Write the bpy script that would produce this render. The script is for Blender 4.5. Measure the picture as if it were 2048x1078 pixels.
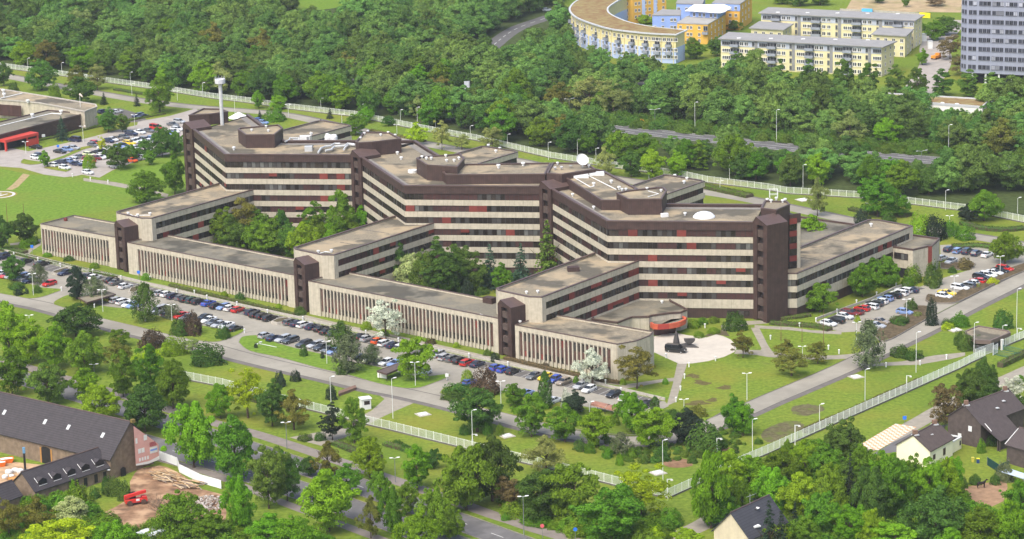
import bpy, math, random
import numpy as np
from mathutils import Vector, Matrix

for _o in list(bpy.data.objects):
    bpy.data.objects.remove(_o)
SC = bpy.context.scene
COL = SC.collection

# ------------------------------------------------------------------ camera
CAM_H, F_PX, PITCH, ROLL = 200.0, 5473.92, 0.246942, -0.0257014
_fw = Vector((0, math.cos(PITCH), -math.sin(PITCH)))
_up0 = Vector((0, math.sin(PITCH), math.cos(PITCH)))
_rt0 = Vector((1, 0, 0))
RT = _rt0 * math.cos(ROLL) + _up0 * math.sin(ROLL)
UP = -_rt0 * math.sin(ROLL) + _up0 * math.cos(ROLL)
FW = _fw
cam_data = bpy.data.cameras.new('camera')
cam = bpy.data.objects.new('camera', cam_data)
COL.objects.link(cam)
cam_data.sensor_fit = 'HORIZONTAL'
cam_data.sensor_width = 36.0
cam_data.lens = 36.0 * F_PX / 2048.0
cam_data.clip_start = 1.0
cam_data.clip_end = 6000.0
_m = Matrix((RT, UP, -FW)).transposed().to_4x4()
_m.translation = Vector((0, 0, CAM_H))
cam.matrix_world = _m
SC.camera = cam

# ------------------------------------------------------------------ sky, sun, exposure (bright overcast noon)
SUN_EL, SUN_AZ = math.radians(56), math.radians(215)     # azimuth clockwise from +Y
world = bpy.data.worlds.new('World')
SC.world = world
world.use_nodes = True
_nt = world.node_tree
_nt.nodes.clear()
_sky = _nt.nodes.new('ShaderNodeTexSky')
_sky.sky_type = 'NISHITA'
_sky.sun_disc = False
_sky.sun_elevation = SUN_EL
_sky.sun_rotation = SUN_AZ
_sky.air_density = 1.0
_sky.dust_density = 4.0
_sky.ozone_density = 1.0
_bg = _nt.nodes.new('ShaderNodeBackground')
_bg.inputs['Strength'].default_value = 0.135
_wo = _nt.nodes.new('ShaderNodeOutputWorld')
_nt.links.new(_sky.outputs[0], _bg.inputs[0])
_nt.links.new(_bg.outputs[0], _wo.inputs[0])
sun_data = bpy.data.lights.new('sun', 'SUN')
sun_data.energy = 1.45
sun_data.angle = math.radians(50)
sun_data.color = (1.0, 0.98, 0.90)
sun = bpy.data.objects.new('sun', sun_data)
COL.objects.link(sun)
_sd = Vector((math.sin(SUN_AZ) * math.cos(SUN_EL), math.cos(SUN_AZ) * math.cos(SUN_EL), math.sin(SUN_EL)))
sun.rotation_euler = (-_sd).to_track_quat('-Z', 'Y').to_euler()
sun.location = (0, 0, 400)
SC.view_settings.view_transform = 'Standard'
SC.view_settings.look = 'None'
SC.view_settings.gamma = 1.0
SC.view_settings.use_curve_mapping = False
SC.view_settings.exposure = 1.2
SC.cycles.max_bounces = 6
SC.cycles.diffuse_bounces = 3
SC.cycles.glossy_bounces = 2
SC.cycles.transmission_bounces = 4
SC.cycles.transparent_max_bounces = 8
SC.cycles.volume_bounces = 0
SC.cycles.caustics_reflective = False
SC.cycles.caustics_refractive = False


# ------------------------------------------------------------------ survey helpers
def G(x, y, z=0.0):
    """surveyed photo point -> metres on the horizontal plane z"""
    d = FW + RT * ((x - 1024) / F_PX) - UP * ((y - 539) / F_PX)
    t = (z - CAM_H) / d.z
    p = d * t
    return Vector((p.x, p.y, z))


def PX(p):
    q = Vector(p) - Vector((0, 0, CAM_H))
    w = q.dot(FW)
    return (1024 + F_PX * q.dot(RT) / w, 539 - F_PX * q.dot(UP) / w)


def ZAT(g, y):
    lo, hi = -2.0, 90.0
    for _ in range(40):
        m = (lo + hi) / 2
        if PX((g[0], g[1], m))[1] < y:
            hi = m
        else:
            lo = m
    return lo


def MPP(p):
    """metres per photo pixel (sideways) at a point"""
    return (Vector(p) - Vector((0, 0, CAM_H))).dot(FW) / F_PX


TILES = {'A1': (0, 0), 'A2': (512, 0), 'A3': (1024, 0), 'A4': (1536, 0),
         'B1': (0, 360), 'B2': (512, 360), 'B3': (1024, 360), 'B4': (1536, 360),
         'C1': (0, 718), 'C2': (512, 718), 'C3': (1024, 718), 'C4': (1536, 718)}


def T(tile, *pts):
    ox, oy = TILES[tile]
    return [(ox + x / 2.994, oy + y / 2.994) for x, y in pts]


def ZM(ox, oy, s, *pts):
    return [(ox + x / s, oy + y / s) for x, y in pts]


# ------------------------------------------------------------------ mesh helpers
ORG = {}


class MB:
    def __init__(self):
        self.v, self.f, self.m = [], [], []

    def add(self, verts, faces, mi=0):
        n = len(self.v)
        self.v += [tuple(p) for p in verts]
        for f in faces:
            self.f.append(tuple(n + i for i in f))
            self.m.append(mi)
        return self

    def quad(self, a, b, c, d, mi=0):
        return self.add([a, b, c, d], [(0, 1, 2, 3)], mi)

    def poly(self, pts, z, mi=0):
        return self.add([(p[0], p[1], z) for p in pts], [tuple(range(len(pts)))], mi)

    def prism(self, poly, z0, z1, mi=0, top=True, bottom=False, mt=None):
        """counter-clockwise polygon"""
        n = len(poly)
        zz1 = z1 if hasattr(z1, '__len__') else [z1] * n
        vs = [(p[0], p[1], z0) for p in poly] + [(p[0], p[1], zz1[i]) for i, p in enumerate(poly)]
        self.add(vs, [(i, (i + 1) % n, n + (i + 1) % n, n + i) for i in range(n)], mi)
        if top:
            self.add(vs[n:], [tuple(range(n))], mi if mt is None else mt)
        if bottom:
            self.add(vs[:n], [tuple(range(n - 1, -1, -1))], mi)
        return self

    def box(self, c, s, rz=0.0, mi=0, bottom=True):
        hx, hy, hz = s[0] / 2, s[1] / 2, s[2] / 2
        ca, sa = math.cos(rz), math.sin(rz)
        vs = []
        for z in (-hz, hz):
            for x, y in ((-hx, -hy), (hx, -hy), (hx, hy), (-hx, hy)):
                vs.append((c[0] + x * ca - y * sa, c[1] + x * sa + y * ca, c[2] + z))
        fs = [(0, 1, 5, 4), (1, 2, 6, 5), (2, 3, 7, 6), (3, 0, 4, 7), (4, 5, 6, 7)]
        if bottom:
            fs.append((3, 2, 1, 0))
        return self.add(vs, fs, mi)

    def tube(self, pts, radii, n=6, mi=0, cap=True):
        pts = [Vector(p) for p in pts]
        rings = []
        for i, p in enumerate(pts):
            d = (pts[min(i + 1, len(pts) - 1)] - pts[max(i - 1, 0)]).normalized()
            a = d.cross(Vector((0, 0, 1)))
            if a.length < 1e-3:
                a = Vector((1, 0, 0))
            a.normalize()
            b = d.cross(a).normalized()
            r = radii[i] if hasattr(radii, '__len__') else radii
            rings.append([p + (a * math.cos(t) + b * math.sin(t)) * r for t in [2 * math.pi * k / n for k in range(n)]])
        vs = [q for r in rings for q in r]
        fs = []
        for i in range(len(pts) - 1):
            for k in range(n):
                k2 = (k + 1) % n
                fs.append((i * n + k, i * n + k2, (i + 1) * n + k2, (i + 1) * n + k))
        if cap:
            fs.append(tuple(range((len(pts) - 1) * n, len(pts) * n)))
            fs.append(tuple(range(n - 1, -1, -1)))
        return self.add(vs, fs, mi)

    def lathe(self, c, prof, n=12, mi=0):
        vs = []
        for r, z in prof:
            for k in range(n):
                t = 2 * math.pi * k / n
                vs.append((c[0] + r * math.cos(t), c[1] + r * math.sin(t), c[2] + z))
        fs = []
        for i in range(len(prof) - 1):
            for k in range(n):
                k2 = (k + 1) % n
                fs.append((i * n + k, i * n + k2, (i + 1) * n + k2, (i + 1) * n + k))
        fs.append(tuple(range((len(prof) - 1) * n, len(prof) * n)))
        return self.add(vs, fs, mi)

    def wall(self, line, t_in, t_out, z0, z1, mi=0, closed=False, top_mi=None):
        """mitred band along a 2-D polyline; t_out to the right of the travel direction, t_in to the left"""
        o = offset_line(line, -t_out, closed)
        i_ = offset_line(line, t_in, closed)
        n = len(line)
        segs = n if closed else n - 1
        for k in range(segs):
            a, b = k, (k + 1) % n
            self.quad((*o[a], z0), (*o[b], z0), (*o[b], z1), (*o[a], z1), mi)
            self.quad((*i_[b], z0), (*i_[a], z0), (*i_[a], z1), (*i_[b], z1), mi)
            self.quad((*o[a], z1), (*o[b], z1), (*i_[b], z1), (*i_[a], z1), mi if top_mi is None else top_mi)
            self.quad((*i_[a], z0), (*i_[b], z0), (*o[b], z0), (*o[a], z0), mi)
        if not closed:
            self.quad((*i_[0], z0), (*o[0], z0), (*o[0], z1), (*i_[0], z1), mi)
            self.quad((*o[-1], z0), (*i_[-1], z0), (*i_[-1], z1), (*o[-1], z1), mi)
        return self

    def mesh(self, name, mats, org=(0, 0, 0), uv=True, smooth=False):
        me = bpy.data.meshes.new(name)
        me.from_pydata([(p[0] - org[0], p[1] - org[1], p[2] - org[2]) for p in self.v], [], self.f)
        for m in (mats if isinstance(mats, (list, tuple)) else [mats]):
            me.materials.append(m)
        if any(self.m):
            me.polygons.foreach_set('material_index', self.m)
        if uv and len(self.f):
            lay = me.uv_layers.new(name='UVMap')
            uvs = np.zeros((len(me.loops), 2), np.float32)
            for p in me.polygons:
                nr = p.normal
                if abs(nr.z) < 0.75:
                    h = math.hypot(nr.x, nr.y) or 1.0
                    tx, ty = -nr.y / h, nr.x / h
                    for li in p.loop_indices:
                        co = self.v[me.loops[li].vertex_index]
                        uvs[li] = (co[0] * tx + co[1] * ty, co[2])
                else:
                    for li in p.loop_indices:
                        co = self.v[me.loops[li].vertex_index]
                        uvs[li] = (co[0], co[1])
            lay.data.foreach_set('uv', uvs.ravel())
        if smooth:
            me.polygons.foreach_set('use_smooth', [True] * len(me.polygons))
        me.update()
        return me


def V2(p):
    return Vector((p[0], p[1]))


def offset_line(line, d, closed=False):
    """offset to the left by d"""
    P = [V2(p) for p in line]
    n = len(P)
    out = []
    for i in range(n):
        prev = P[i - 1] if (i > 0 or closed) else None
        nxt = P[(i + 1) % n] if (i < n - 1 or closed) else None
        ns = []
        if prev is not None:
            e = (P[i] - prev).normalized()
            ns.append(Vector((-e.y, e.x)))
        if nxt is not None:
            e = (nxt - P[i]).normalized()
            ns.append(Vector((-e.y, e.x)))
        if len(ns) == 1:
            q = P[i] + ns[0] * d
        else:
            m = ns[0] + ns[1]
            k = max(0.3, 1 + ns[0].dot(ns[1]))
            q = P[i] + m * (d / k)
        out.append((q.x, q.y))
    return out


def ccw(poly):
    a = sum(poly[i][0] * poly[(i + 1) % len(poly)][1] - poly[(i + 1) % len(poly)][0] * poly[i][1] for i in range(len(poly)))
    return list(poly) if a > 0 else list(reversed(poly))


def inside(pt, poly):
    x, y = pt[0], pt[1]
    r = False
    n = len(poly)
    j = n - 1
    for i in range(n):
        xi, yi = poly[i][0], poly[i][1]
        xj, yj = poly[j][0], poly[j][1]
        if (yi > y) != (yj > y) and x < (xj - xi) * (y - yi) / (yj - yi) + xi:
            r = not r
        j = i
    return r


def seg_dist(p, a, b):
    p, a, b = V2(p), V2(a), V2(b)
    d = b - a
    t = max(0, min(1, (p - a).dot(d) / max(1e-9, d.length_squared)))
    return (p - a - d * t).length


def line_dist(p, line):
    return min(seg_dist(p, line[i], line[i + 1]) for i in range(len(line) - 1))


def tag(o, label=None, cat=None, group=None, kind=None):
    if label:
        o['label'] = label
    if cat:
        o['category'] = cat
    if group:
        o['group'] = group
    if kind:
        o['kind'] = kind
    return o


def empty(name, loc, rz=0.0):
    o = bpy.data.objects.new(name, None)
    COL.objects.link(o)
    o.location = loc
    o.rotation_euler = (0, 0, rz)
    o.empty_display_size = 0.5
    ORG[o.name] = Vector(loc)
    return o


def thing(name, loc, label, cat, group=None, rz=0.0):
    return tag(empty(name, loc, rz), label, cat, group)


def put(name, mb, mats, parent=None, smooth=False, uv=True):
    """mesh built in world metres -> object (origin = the thing's base)"""
    org = ORG[parent.name] if parent is not None else Vector((0, 0, 0))
    me = mb.mesh(name, mats, org, uv, smooth)
    o = bpy.data.objects.new(name, me)
    COL.objects.link(o)
    if parent is not None:
        o.parent = parent
    ORG[o.name] = org
    return o


def place(name, me, parent, loc, rz=0.0, scale=(1, 1, 1)):
    """shared mesh at a world location under a parent that is not rotated"""
    o = bpy.data.objects.new(name, me)
    COL.objects.link(o)
    if parent is not None:
        o.parent = parent
        loc = Vector(loc) - ORG[parent.name]
    o.location = loc
    o.rotation_euler = (0, 0, rz)
    o.scale = scale
    return o


def child(name, me, parent, loc=(0, 0, 0), rz=0.0, scale=(1, 1, 1), mat=None):
    """shared mesh in the parent's own frame"""
    o = bpy.data.objects.new(name, me)
    COL.objects.link(o)
    o.parent = parent
    o.location = loc
    o.rotation_euler = (0, 0, rz)
    o.scale = scale
    if mat is not None:
        o.material_slots[0].link = 'OBJECT'
        o.material_slots[0].material = mat
    return o


# ------------------------------------------------------------------ materials
MATS = {}


def srgb(r, g, b):
    return tuple(((c / 255) / 12.92 if c / 255 <= 0.04045 else (((c / 255) + 0.055) / 1.055) ** 2.4) for c in (r, g, b))


def mat(name, col, rough=0.85, var=0.18, scale=0.6, spec=0.25, col2=None, streak=0.0, metal=0.0, coords='pos',
        objvar=0.0, stripes=None, bump=0.0, detail=4.0, patch=None, tiles=None, coat=0.0):
    if name in MATS:
        return MATS[name]
    m = bpy.data.materials.new(name)
    m.use_nodes = True
    nt = m.node_tree
    nd, lk = nt.nodes, nt.links
    b = nd['Principled BSDF']
    b.inputs['Roughness'].default_value = rough
    b.inputs['Specular IOR Level'].default_value = spec
    b.inputs['Metallic'].default_value = metal
    if coat:
        b.inputs['Coat Weight'].default_value = coat
        b.inputs['Coat Roughness'].default_value = 0.08
    if coords == 'uv':
        src = nd.new('ShaderNodeTexCoord').outputs['UV']
    elif coords == 'obj':
        src = nd.new('ShaderNodeTexCoord').outputs['Object']
    else:
        src = nd.new('ShaderNodeNewGeometry').outputs['Position']

    def mixc(a, bb, fac):
        x = nd.new('ShaderNodeMix')
        x.data_type = 'RGBA'
        for i, s in ((6, a), (7, bb)):
            if hasattr(s, 'is_output'):
                lk.new(s, x.inputs[i])
            else:
                x.inputs[i].default_value = (*s[:3], 1)
        if hasattr(fac, 'is_output'):
            lk.new(fac, x.inputs[0])
        else:
            x.inputs[0].default_value = fac
        return x.outputs[2]

    def noise(sc, det=detail, vec=None, rough_=0.6):
        n = nd.new('ShaderNodeTexNoise')
        n.inputs['Scale'].default_value = sc
        n.inputs['Detail'].default_value = det
        n.inputs['Roughness'].default_value = rough_
        lk.new(vec if vec is not None else src, n.inputs['Vector'])
        return n.outputs['Fac']

    def ramp(f, lo, hi):
        r = nd.new('ShaderNodeMapRange')
        r.inputs['From Min'].default_value = lo
        r.inputs['From Max'].default_value = hi
        r.clamp = True
        lk.new(f, r.inputs['Value'])
        return r.outputs['Result']

    c1 = tuple(c * (1 - var) for c in col)
    c2 = tuple(c * (1 + var) for c in (col2 or col))
    n0 = noise(scale)
    out = mixc(c1, c2, ramp(n0, 0.32, 0.68))
    if patch:
        for pc, psc, lo, hi, amt in patch:
            f = ramp(noise(psc, 3.0), lo, hi)
            mm = nd.new('ShaderNodeMath')
            mm.operation = 'MULTIPLY'
            lk.new(f, mm.inputs[0])
            mm.inputs[1].default_value = amt
            out = mixc(out, pc, mm.outputs[0])
    if streak:
        mp = nd.new('ShaderNodeMapping')
        mp.inputs['Scale'].default_value = (1.1, 0.10, 1.0)
        lk.new(src, mp.inputs['Vector'])
        f = ramp(noise(1.0, 5.0, mp.outputs[0], 0.7), 0.45, 0.75)
        mm = nd.new('ShaderNodeMath')
        mm.operation = 'MULTIPLY'
        lk.new(f, mm.inputs[0])
        mm.inputs[1].default_value = streak
        out = mixc(out, tuple(c * 0.42 for c in col), mm.outputs[0])
    if stripes:
        per, wid, sc_col, amt, axis = stripes
        sx = nd.new('ShaderNodeSeparateXYZ')
        lk.new(src, sx.inputs[0])
        dv = nd.new('ShaderNodeMath')
        dv.operation = 'DIVIDE'
        lk.new(sx.outputs[axis], dv.inputs[0])
        dv.inputs[1].default_value = per
        fr = nd.new('ShaderNodeMath')
        fr.operation = 'FRACT'
        lk.new(dv.outputs[0], fr.inputs[0])
        lt = nd.new('ShaderNodeMath')
        lt.operation = 'LESS_THAN'
        lk.new(fr.outputs[0], lt.inputs[0])
        lt.inputs[1].default_value = wid
        mm = nd.new('ShaderNodeMath')
        mm.operation = 'MULTIPLY'
        lk.new(lt.outputs[0], mm.inputs[0])
        mm.inputs[1].default_value = amt
        out = mixc(out, sc_col, mm.outputs[0])
    if objvar:
        oi = nd.new('ShaderNodeObjectInfo')
        hs = nd.new('ShaderNodeHueSaturation')
        mr = nd.new('ShaderNodeMapRange')
        mr.inputs['To Min'].default_value = 1 - objvar
        mr.inputs['To Max'].default_value = 1 + objvar
        lk.new(oi.outputs['Random'], mr.inputs['Value'])
        lk.new(mr.outputs[0], hs.inputs['Value'])
        lk.new(out, hs.inputs['Color'])
        out = hs.outputs[0]
    lk.new(out, b.inputs['Base Color'])
    if bump:
        bp = nd.new('ShaderNodeBump')
        bp.inputs['Strength'].default_value = bump
        bp.inputs['Distance'].default_value = 0.05
        lk.new(noise(scale * 6), bp.inputs['Height'])
        lk.new(bp.outputs[0], b.inputs['Normal'])
    MATS[name] = m
    return m


def leafmat(name, c1, c2, trans=0.16, ov=0.2):
    if name in MATS:
        return MATS[name]
    m = bpy.data.materials.new(name)
    m.use_nodes = True
    nt = m.node_tree
    nd, lk = nt.nodes, nt.links
    nd.clear()
    out = nd.new('ShaderNodeOutputMaterial')
    geo = nd.new('ShaderNodeNewGeometry')
    oi = nd.new('ShaderNodeObjectInfo')
    ns = nd.new('ShaderNodeTexNoise')
    ns.inputs['Scale'].default_value = 0.45
    ns.inputs['Detail'].default_value = 2.0
    lk.new(geo.outputs['Position'], ns.inputs['Vector'])
    ad = nd.new('ShaderNodeMath')
    ad.operation = 'MULTIPLY_ADD'
    lk.new(geo.outputs['Random Per Island'], ad.inputs[0])
    ad.inputs[1].default_value = 0.5
    sub = nd.new('ShaderNodeMath')
    sub.operation = 'SUBTRACT'
    lk.new(ns.outputs['Fac'], sub.inputs[0])
    sub.inputs[1].default_value = 0.25
    lk.new(sub.outputs[0], ad.inputs[2])
    mx = nd.new('ShaderNodeMix')
    mx.data_type = 'RGBA'
    mx.inputs[6].default_value = (*c1, 1)
    mx.inputs[7].default_value = (*c2, 1)
    lk.new(ad.outputs[0], mx.inputs[0])
    hs = nd.new('ShaderNodeHueSaturation')
    mr = nd.new('ShaderNodeMapRange')
    mr.inputs['To Min'].default_value = 1 - ov
    mr.inputs['To Max'].default_value = 1 + ov
    lk.new(oi.outputs['Random'], mr.inputs['Value'])
    lk.new(mr.outputs[0], hs.inputs['Value'])
    mh = nd.new('ShaderNodeMath')
    mh.operation = 'MULTIPLY'
    lk.new(oi.outputs['Random'], mh.inputs[0])
    mh.inputs[1].default_value = 7.31
    fr = nd.new('ShaderNodeMath')
    fr.operation = 'FRACT'
    lk.new(mh.outputs[0], fr.inputs[0])
    mr2 = nd.new('ShaderNodeMapRange')
    mr2.inputs['To Min'].default_value = 0.475
    mr2.inputs['To Max'].default_value = 0.52
    lk.new(fr.outputs[0], mr2.inputs['Value'])
    lk.new(mr2.outputs[0], hs.inputs['Hue'])
    lk.new(mx.outputs[2], hs.inputs['Color'])
    df = nd.new('ShaderNodeBsdfDiffuse')
    tr = nd.new('ShaderNodeBsdfTranslucent')
    lk.new(hs.outputs[0], df.inputs['Color'])
    lk.new(hs.outputs[0], tr.inputs['Color'])
    ms = nd.new('ShaderNodeMixShader')
    ms.inputs[0].default_value = trans
    lk.new(df.outputs[0], ms.inputs[1])
    lk.new(tr.outputs[0], ms.inputs[2])
    lk.new(ms.outputs[0], out.inputs['Surface'])
    MATS[name] = m
    return m


GRASS = mat('grass', (0.104, 0.160, 0.020), 0.95, 0.22, 0.9, 0.05, col2=(0.136, 0.184, 0.024), detail=6,
            patch=[((0.205, 0.180, 0.032), 0.035, 0.47, 0.70, 0.6), ((0.070, 0.125, 0.015), 0.022, 0.5, 0.72, 0.6),
                   ((0.12, 0.10, 0.04), 0.12, 0.62, 0.78, 0.35)])
LAWN = mat('lawn_bright', (0.098, 0.176, 0.020), 0.95, 0.2, 0.8, 0.05, col2=(0.122, 0.19, 0.024), detail=6,
           patch=[((0.15, 0.17, 0.03), 0.05, 0.5, 0.75, 0.6)])
ROAD_BEIGE = mat('beige_paving', (0.265, 0.245, 0.200), 0.9, 0.10, 0.35, 0.2, patch=[((0.195, 0.178, 0.145), 0.06, 0.45, 0.62, 0.7), ((0.13, 0.118, 0.10), 0.35, 0.58, 0.72, 0.45)], detail=6)
ROAD_DARK = mat('grey_paver', (0.125, 0.112, 0.10), 0.9, 0.15, 0.5, 0.2, detail=6)
ASPHALT = mat('asphalt', (0.125, 0.12, 0.118), 0.9, 0.14, 0.25, 0.25, patch=[((0.085, 0.082, 0.08), 0.1, 0.48, 0.6, 0.7), ((0.17, 0.165, 0.16), 0.3, 0.58, 0.7, 0.4)], detail=6)
BAY = mat('bay_asphalt', (0.105, 0.098, 0.090), 0.92, 0.16, 0.5, 0.2, detail=6)
PATHM = mat('path_paving', (0.25, 0.225, 0.18), 0.92, 0.14, 0.6, 0.15, detail=6)
PLAZA = mat('pale_plaza_paving', (0.43, 0.39, 0.33), 0.9, 0.08, 0.5, 0.2, detail=5, patch=[((0.33, 0.30, 0.26), 0.12, 0.5, 0.75, 0.4)])
WHITE_LINE = mat('white_paint_line', (0.46, 0.455, 0.44), 0.8, 0.1, 2.0, 0.2)
SOIL = mat('brown_soil', (0.18, 0.105, 0.062), 0.95, 0.3, 0.8, 0.05, detail=7, patch=[((0.28, 0.19, 0.12), 0.25, 0.5, 0.7, 0.6)])
SAND = mat('sandy_dirt', (0.40, 0.27, 0.16), 0.95, 0.22, 0.5, 0.05, detail=7, patch=[((0.22, 0.14, 0.085), 0.2, 0.5, 0.7, 0.7)])
MULCH = mat('dark_mulch', (0.085, 0.072, 0.042), 0.95, 0.3, 1.4, 0.05, detail=6)
CONC = mat('weathered_concrete', (0.445, 0.398, 0.308), 0.88, 0.12, 0.9, 0.2, streak=0.5, coords='uv', detail=5,
           stripes=(2.65, 0.022, (0.15, 0.13, 0.105), 0.6, 0))
CONC_P = mat('pale_concrete', (0.46, 0.415, 0.325), 0.88, 0.12, 0.8, 0.2, streak=0.45, coords='uv', detail=5)
BRONZE = mat('brown_metal_cladding', (0.058, 0.033, 0.027), 0.6, 0.28, 0.5, 0.35, coords='uv', detail=6, streak=0.5,
             stripes=(0.62, 0.10, (0.020, 0.012, 0.011), 0.75, 0))
BRONZE_TOP = mat('brown_metal_coping', (0.080, 0.050, 0.042), 0.5, 0.14, 0.7, 0.4)
BRONZE_DK = mat('dark_bronze', (0.024, 0.018, 0.016), 0.5, 0.15, 0.7, 0.4)
REDBROWN = mat('red_brown_panel', (0.056, 0.025, 0.022), 0.6, 0.15, 0.6, 0.3, objvar=0.2)
GRAVEL = mat('roof_gravel', (0.205, 0.175, 0.125), 0.95, 0.25, 1.8, 0.1, detail=7,
             patch=[((0.32, 0.255, 0.165), 0.09, 0.48, 0.58, 0.85), ((0.080, 0.073, 0.058), 0.07, 0.52, 0.59, 0.85), ((0.09, 0.085, 0.06), 0.16, 0.60, 0.72, 0.6), ((0.17, 0.15, 0.13), 0.5, 0.6, 0.75, 0.4)])
GRAVEL_D = mat('roof_gravel_dark', (0.155, 0.142, 0.110), 0.95, 0.16, 1.5, 0.1, detail=7,
               patch=[((0.215, 0.185, 0.13), 0.1, 0.48, 0.58, 0.85), ((0.062, 0.058, 0.047), 0.07, 0.51, 0.59, 0.85)])
GLASS = mat('window_glass', (0.030, 0.024, 0.020), 0.15, 0.4, 0.4, 0.45, objvar=0.5)
CURTAIN = mat('pale_curtain', (0.105, 0.105, 0.095), 0.5, 0.15, 1.0, 0.4, objvar=0.3)
REDBLIND = mat('red_blind', (0.160, 0.036, 0.028), 0.7, 0.12, 0.6, 0.2, objvar=0.25)
WHITE = mat('white_metal', (0.66, 0.66, 0.64), 0.5, 0.05, 0.8, 0.4)
WHITE_R = mat('white_render', (0.74, 0.72, 0.66), 0.85, 0.08, 0.5, 0.2)
LIGHT_GREY = mat('light_grey_metal', (0.45, 0.46, 0.46), 0.45, 0.08, 0.8, 0.4)
GREY = mat('mid_grey', (0.22, 0.22, 0.22), 0.7, 0.12, 0.8, 0.3)
BLACK = mat('near_black', (0.015, 0.015, 0.016), 0.6, 0.2, 1.0, 0.3)
BARK = mat('bark', (0.085, 0.062, 0.045), 0.95, 0.25, 2.0, 0.05)
BARK_B = mat('pale_birch_bark', (0.45, 0.42, 0.38), 0.9, 0.3, 3.0, 0.1)
# ================================================================== ground, roads, paths
def struct(name, mb, mats, label=None):
    o = put(name, mb, mats)
    o['kind'] = 'structure'
    if label:
        o['label'] = label
    return o


def smooth(px, n=6):
    """Catmull-Rom through surveyed points"""
    P = [px[0]] + list(px) + [px[-1]]
    out = []
    for i in range(1, len(P) - 2):
        for k in range(n):
            t = k / n
            r = []
            for c in (0, 1):
                a, b, cc, d = P[i - 1][c], P[i][c], P[i + 1][c], P[i + 2][c]
                r.append(0.5 * ((2 * b) + (-a + cc) * t + (2 * a - 5 * b + 4 * cc - d) * t * t + (-a + 3 * b - 3 * cc + d) * t ** 3))
            out.append(tuple(r))
    out.append(tuple(P[-2]))
    return out


def gl(px, z=0.0):
    return [tuple(G(x, y, z)[:2]) for x, y in px]


def ribbon(mb, line, left, right, z, mi=0):
    """strip between offsets (left positive) along a world polyline"""
    a = offset_line(line, right)
    b = offset_line(line, left)
    for i in range(len(line) - 1):
        mb.quad((*a[i], z), (*a[i + 1], z), (*b[i + 1], z), (*b[i], z), mi)
    return mb


_ZN = [0]


def sheet(name, px, z, m, label=None, sm=0):
    _ZN[0] += 1
    z = z + _ZN[0] * 0.0001
    px = smooth(list(px) + [px[0]], sm)[:-1] if sm else px
    if name == 'soil_patch':
        jr = random.Random(len(px))
        px = [(x + jr.uniform(-2.2, 2.2), y + jr.uniform(-1.0, 1.0)) for x, y in px]
    pts = ccw(gl(px))
    mb = MB().poly(pts, z)
    return struct(name, mb, m, label)


g = MB()
X0, X1, Y0, Y1 = -1700, 1700, 250, 4200
nx, ny = 24, 24
for i in range(nx):
    for j in range(ny):
        xa, xb = X0 + (X1 - X0) * i / nx, X0 + (X1 - X0) * (i + 1) / nx
        ya, yb = Y0 + (Y1 - Y0) * j / ny, Y0 + (Y1 - Y0) * (j + 1) / ny
        g.quad((xa, ya, 0), (xb, ya, 0), (xb, yb, 0), (xa, yb, 0))
struct('ground', g, GRASS, 'mown grass covering the whole site')

# ring road inside the fence, with its darker paved edge strip
RING = smooth([(-70, 570), (0, 592), (40, 603), (80, 611), (130, 624), (197, 643), (267, 662), (334, 677), (404, 692), (470, 710),
               (539, 727), (600, 741), (650, 752), (740, 773), (800, 785), (850, 796), (900, 808), (950, 821), (1000, 834),
               (1050, 848), (1100, 860), (1150, 871), (1210, 879), (1260, 882), (1314, 879), (1358, 869), (1400, 857), (1448, 840),
               (1490, 822), (1536, 801), (1600, 774), (1684, 738), (1768, 697), (1860, 652), (1930, 615), (2048, 556), (2120, 518)])
ring_w = gl(RING)
struct('ring_road', ribbon(MB(), ring_w, 3.4, -3.2, 0.03), ROAD_BEIGE, 'beige paved ring road inside the white fence')
struct('road_edge', ribbon(MB(), ring_w, -3.2, -5.0, 0.026), ROAD_DARK, 'dark paved strip along the outer edge of the ring road')
ed = ribbon(MB(), ring_w, 3.75, 3.4, 0.05)
ribbon(ed, ring_w, -3.0, -3.3, 0.034)
struct('road_kerb', ed, mat('kerb_dark', (0.10, 0.09, 0.08), 0.9, 0.15, 1.0, 0.1))
REAR = smooth([(-80, 136), (0, 150), (60, 162), (130, 175), (200, 188), (290, 203), (354, 211), (420, 217), (512, 224), (580, 232), (655, 248),
               (720, 262), (800, 279), (870, 292), (940, 305), (1030, 322), (1120, 340), (1250, 361), (1350, 377), (1462, 393),
               (1560, 412), (1640, 429), (1710, 443), (1800, 455), (1900, 467), (1980, 479), (2048, 492), (2120, 506)])
rear_w = gl(REAR)
struct('rear_road', ribbon(MB(), rear_w, 3.2, -3.2, 0.03), ROAD_BEIGE, 'beige paved road behind the office building')
struct('rear_road_edge', ribbon(MB(), rear_w, 4.6, 3.2, 0.026), ROAD_DARK, 'dark strip along the far edge of the rear road')

# front car park (aisle + dark bays) and its junctions with the ring road
LOT = [(-60, 488), (13, 506), (149, 540), (256, 561), (352, 586), (420, 600), (500, 618), (593, 638), (665, 655), (760, 677), (891, 704),
       (992, 727), (1056, 741), (1143, 759), (1242, 782), (1330, 803), (1338, 812), (1290, 835), (1200, 818), (1130, 806), (1060, 792), (985, 778),
       (926, 800), (900, 806), (850, 794), (806, 781), (740, 770), (650, 748), (545, 726), (500, 716), (470, 706), (404, 690), (334, 676), (267, 660),
       (197, 640), (130, 620), (80, 606), (0, 588), (-60, 570)]
sheet('parking_lot', LOT, 0.012, ROAD_BEIGE, 'front car park paved in beige stone')
bay_up = gl([(-60, 490), (13, 507), (149, 541), (256, 562), (352, 587), (420, 601), (500, 619), (593, 639), (665, 656), (760, 678), (891, 705), (992, 728), (1056, 742), (1143, 760), (1242, 783), (1325, 802)])
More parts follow.
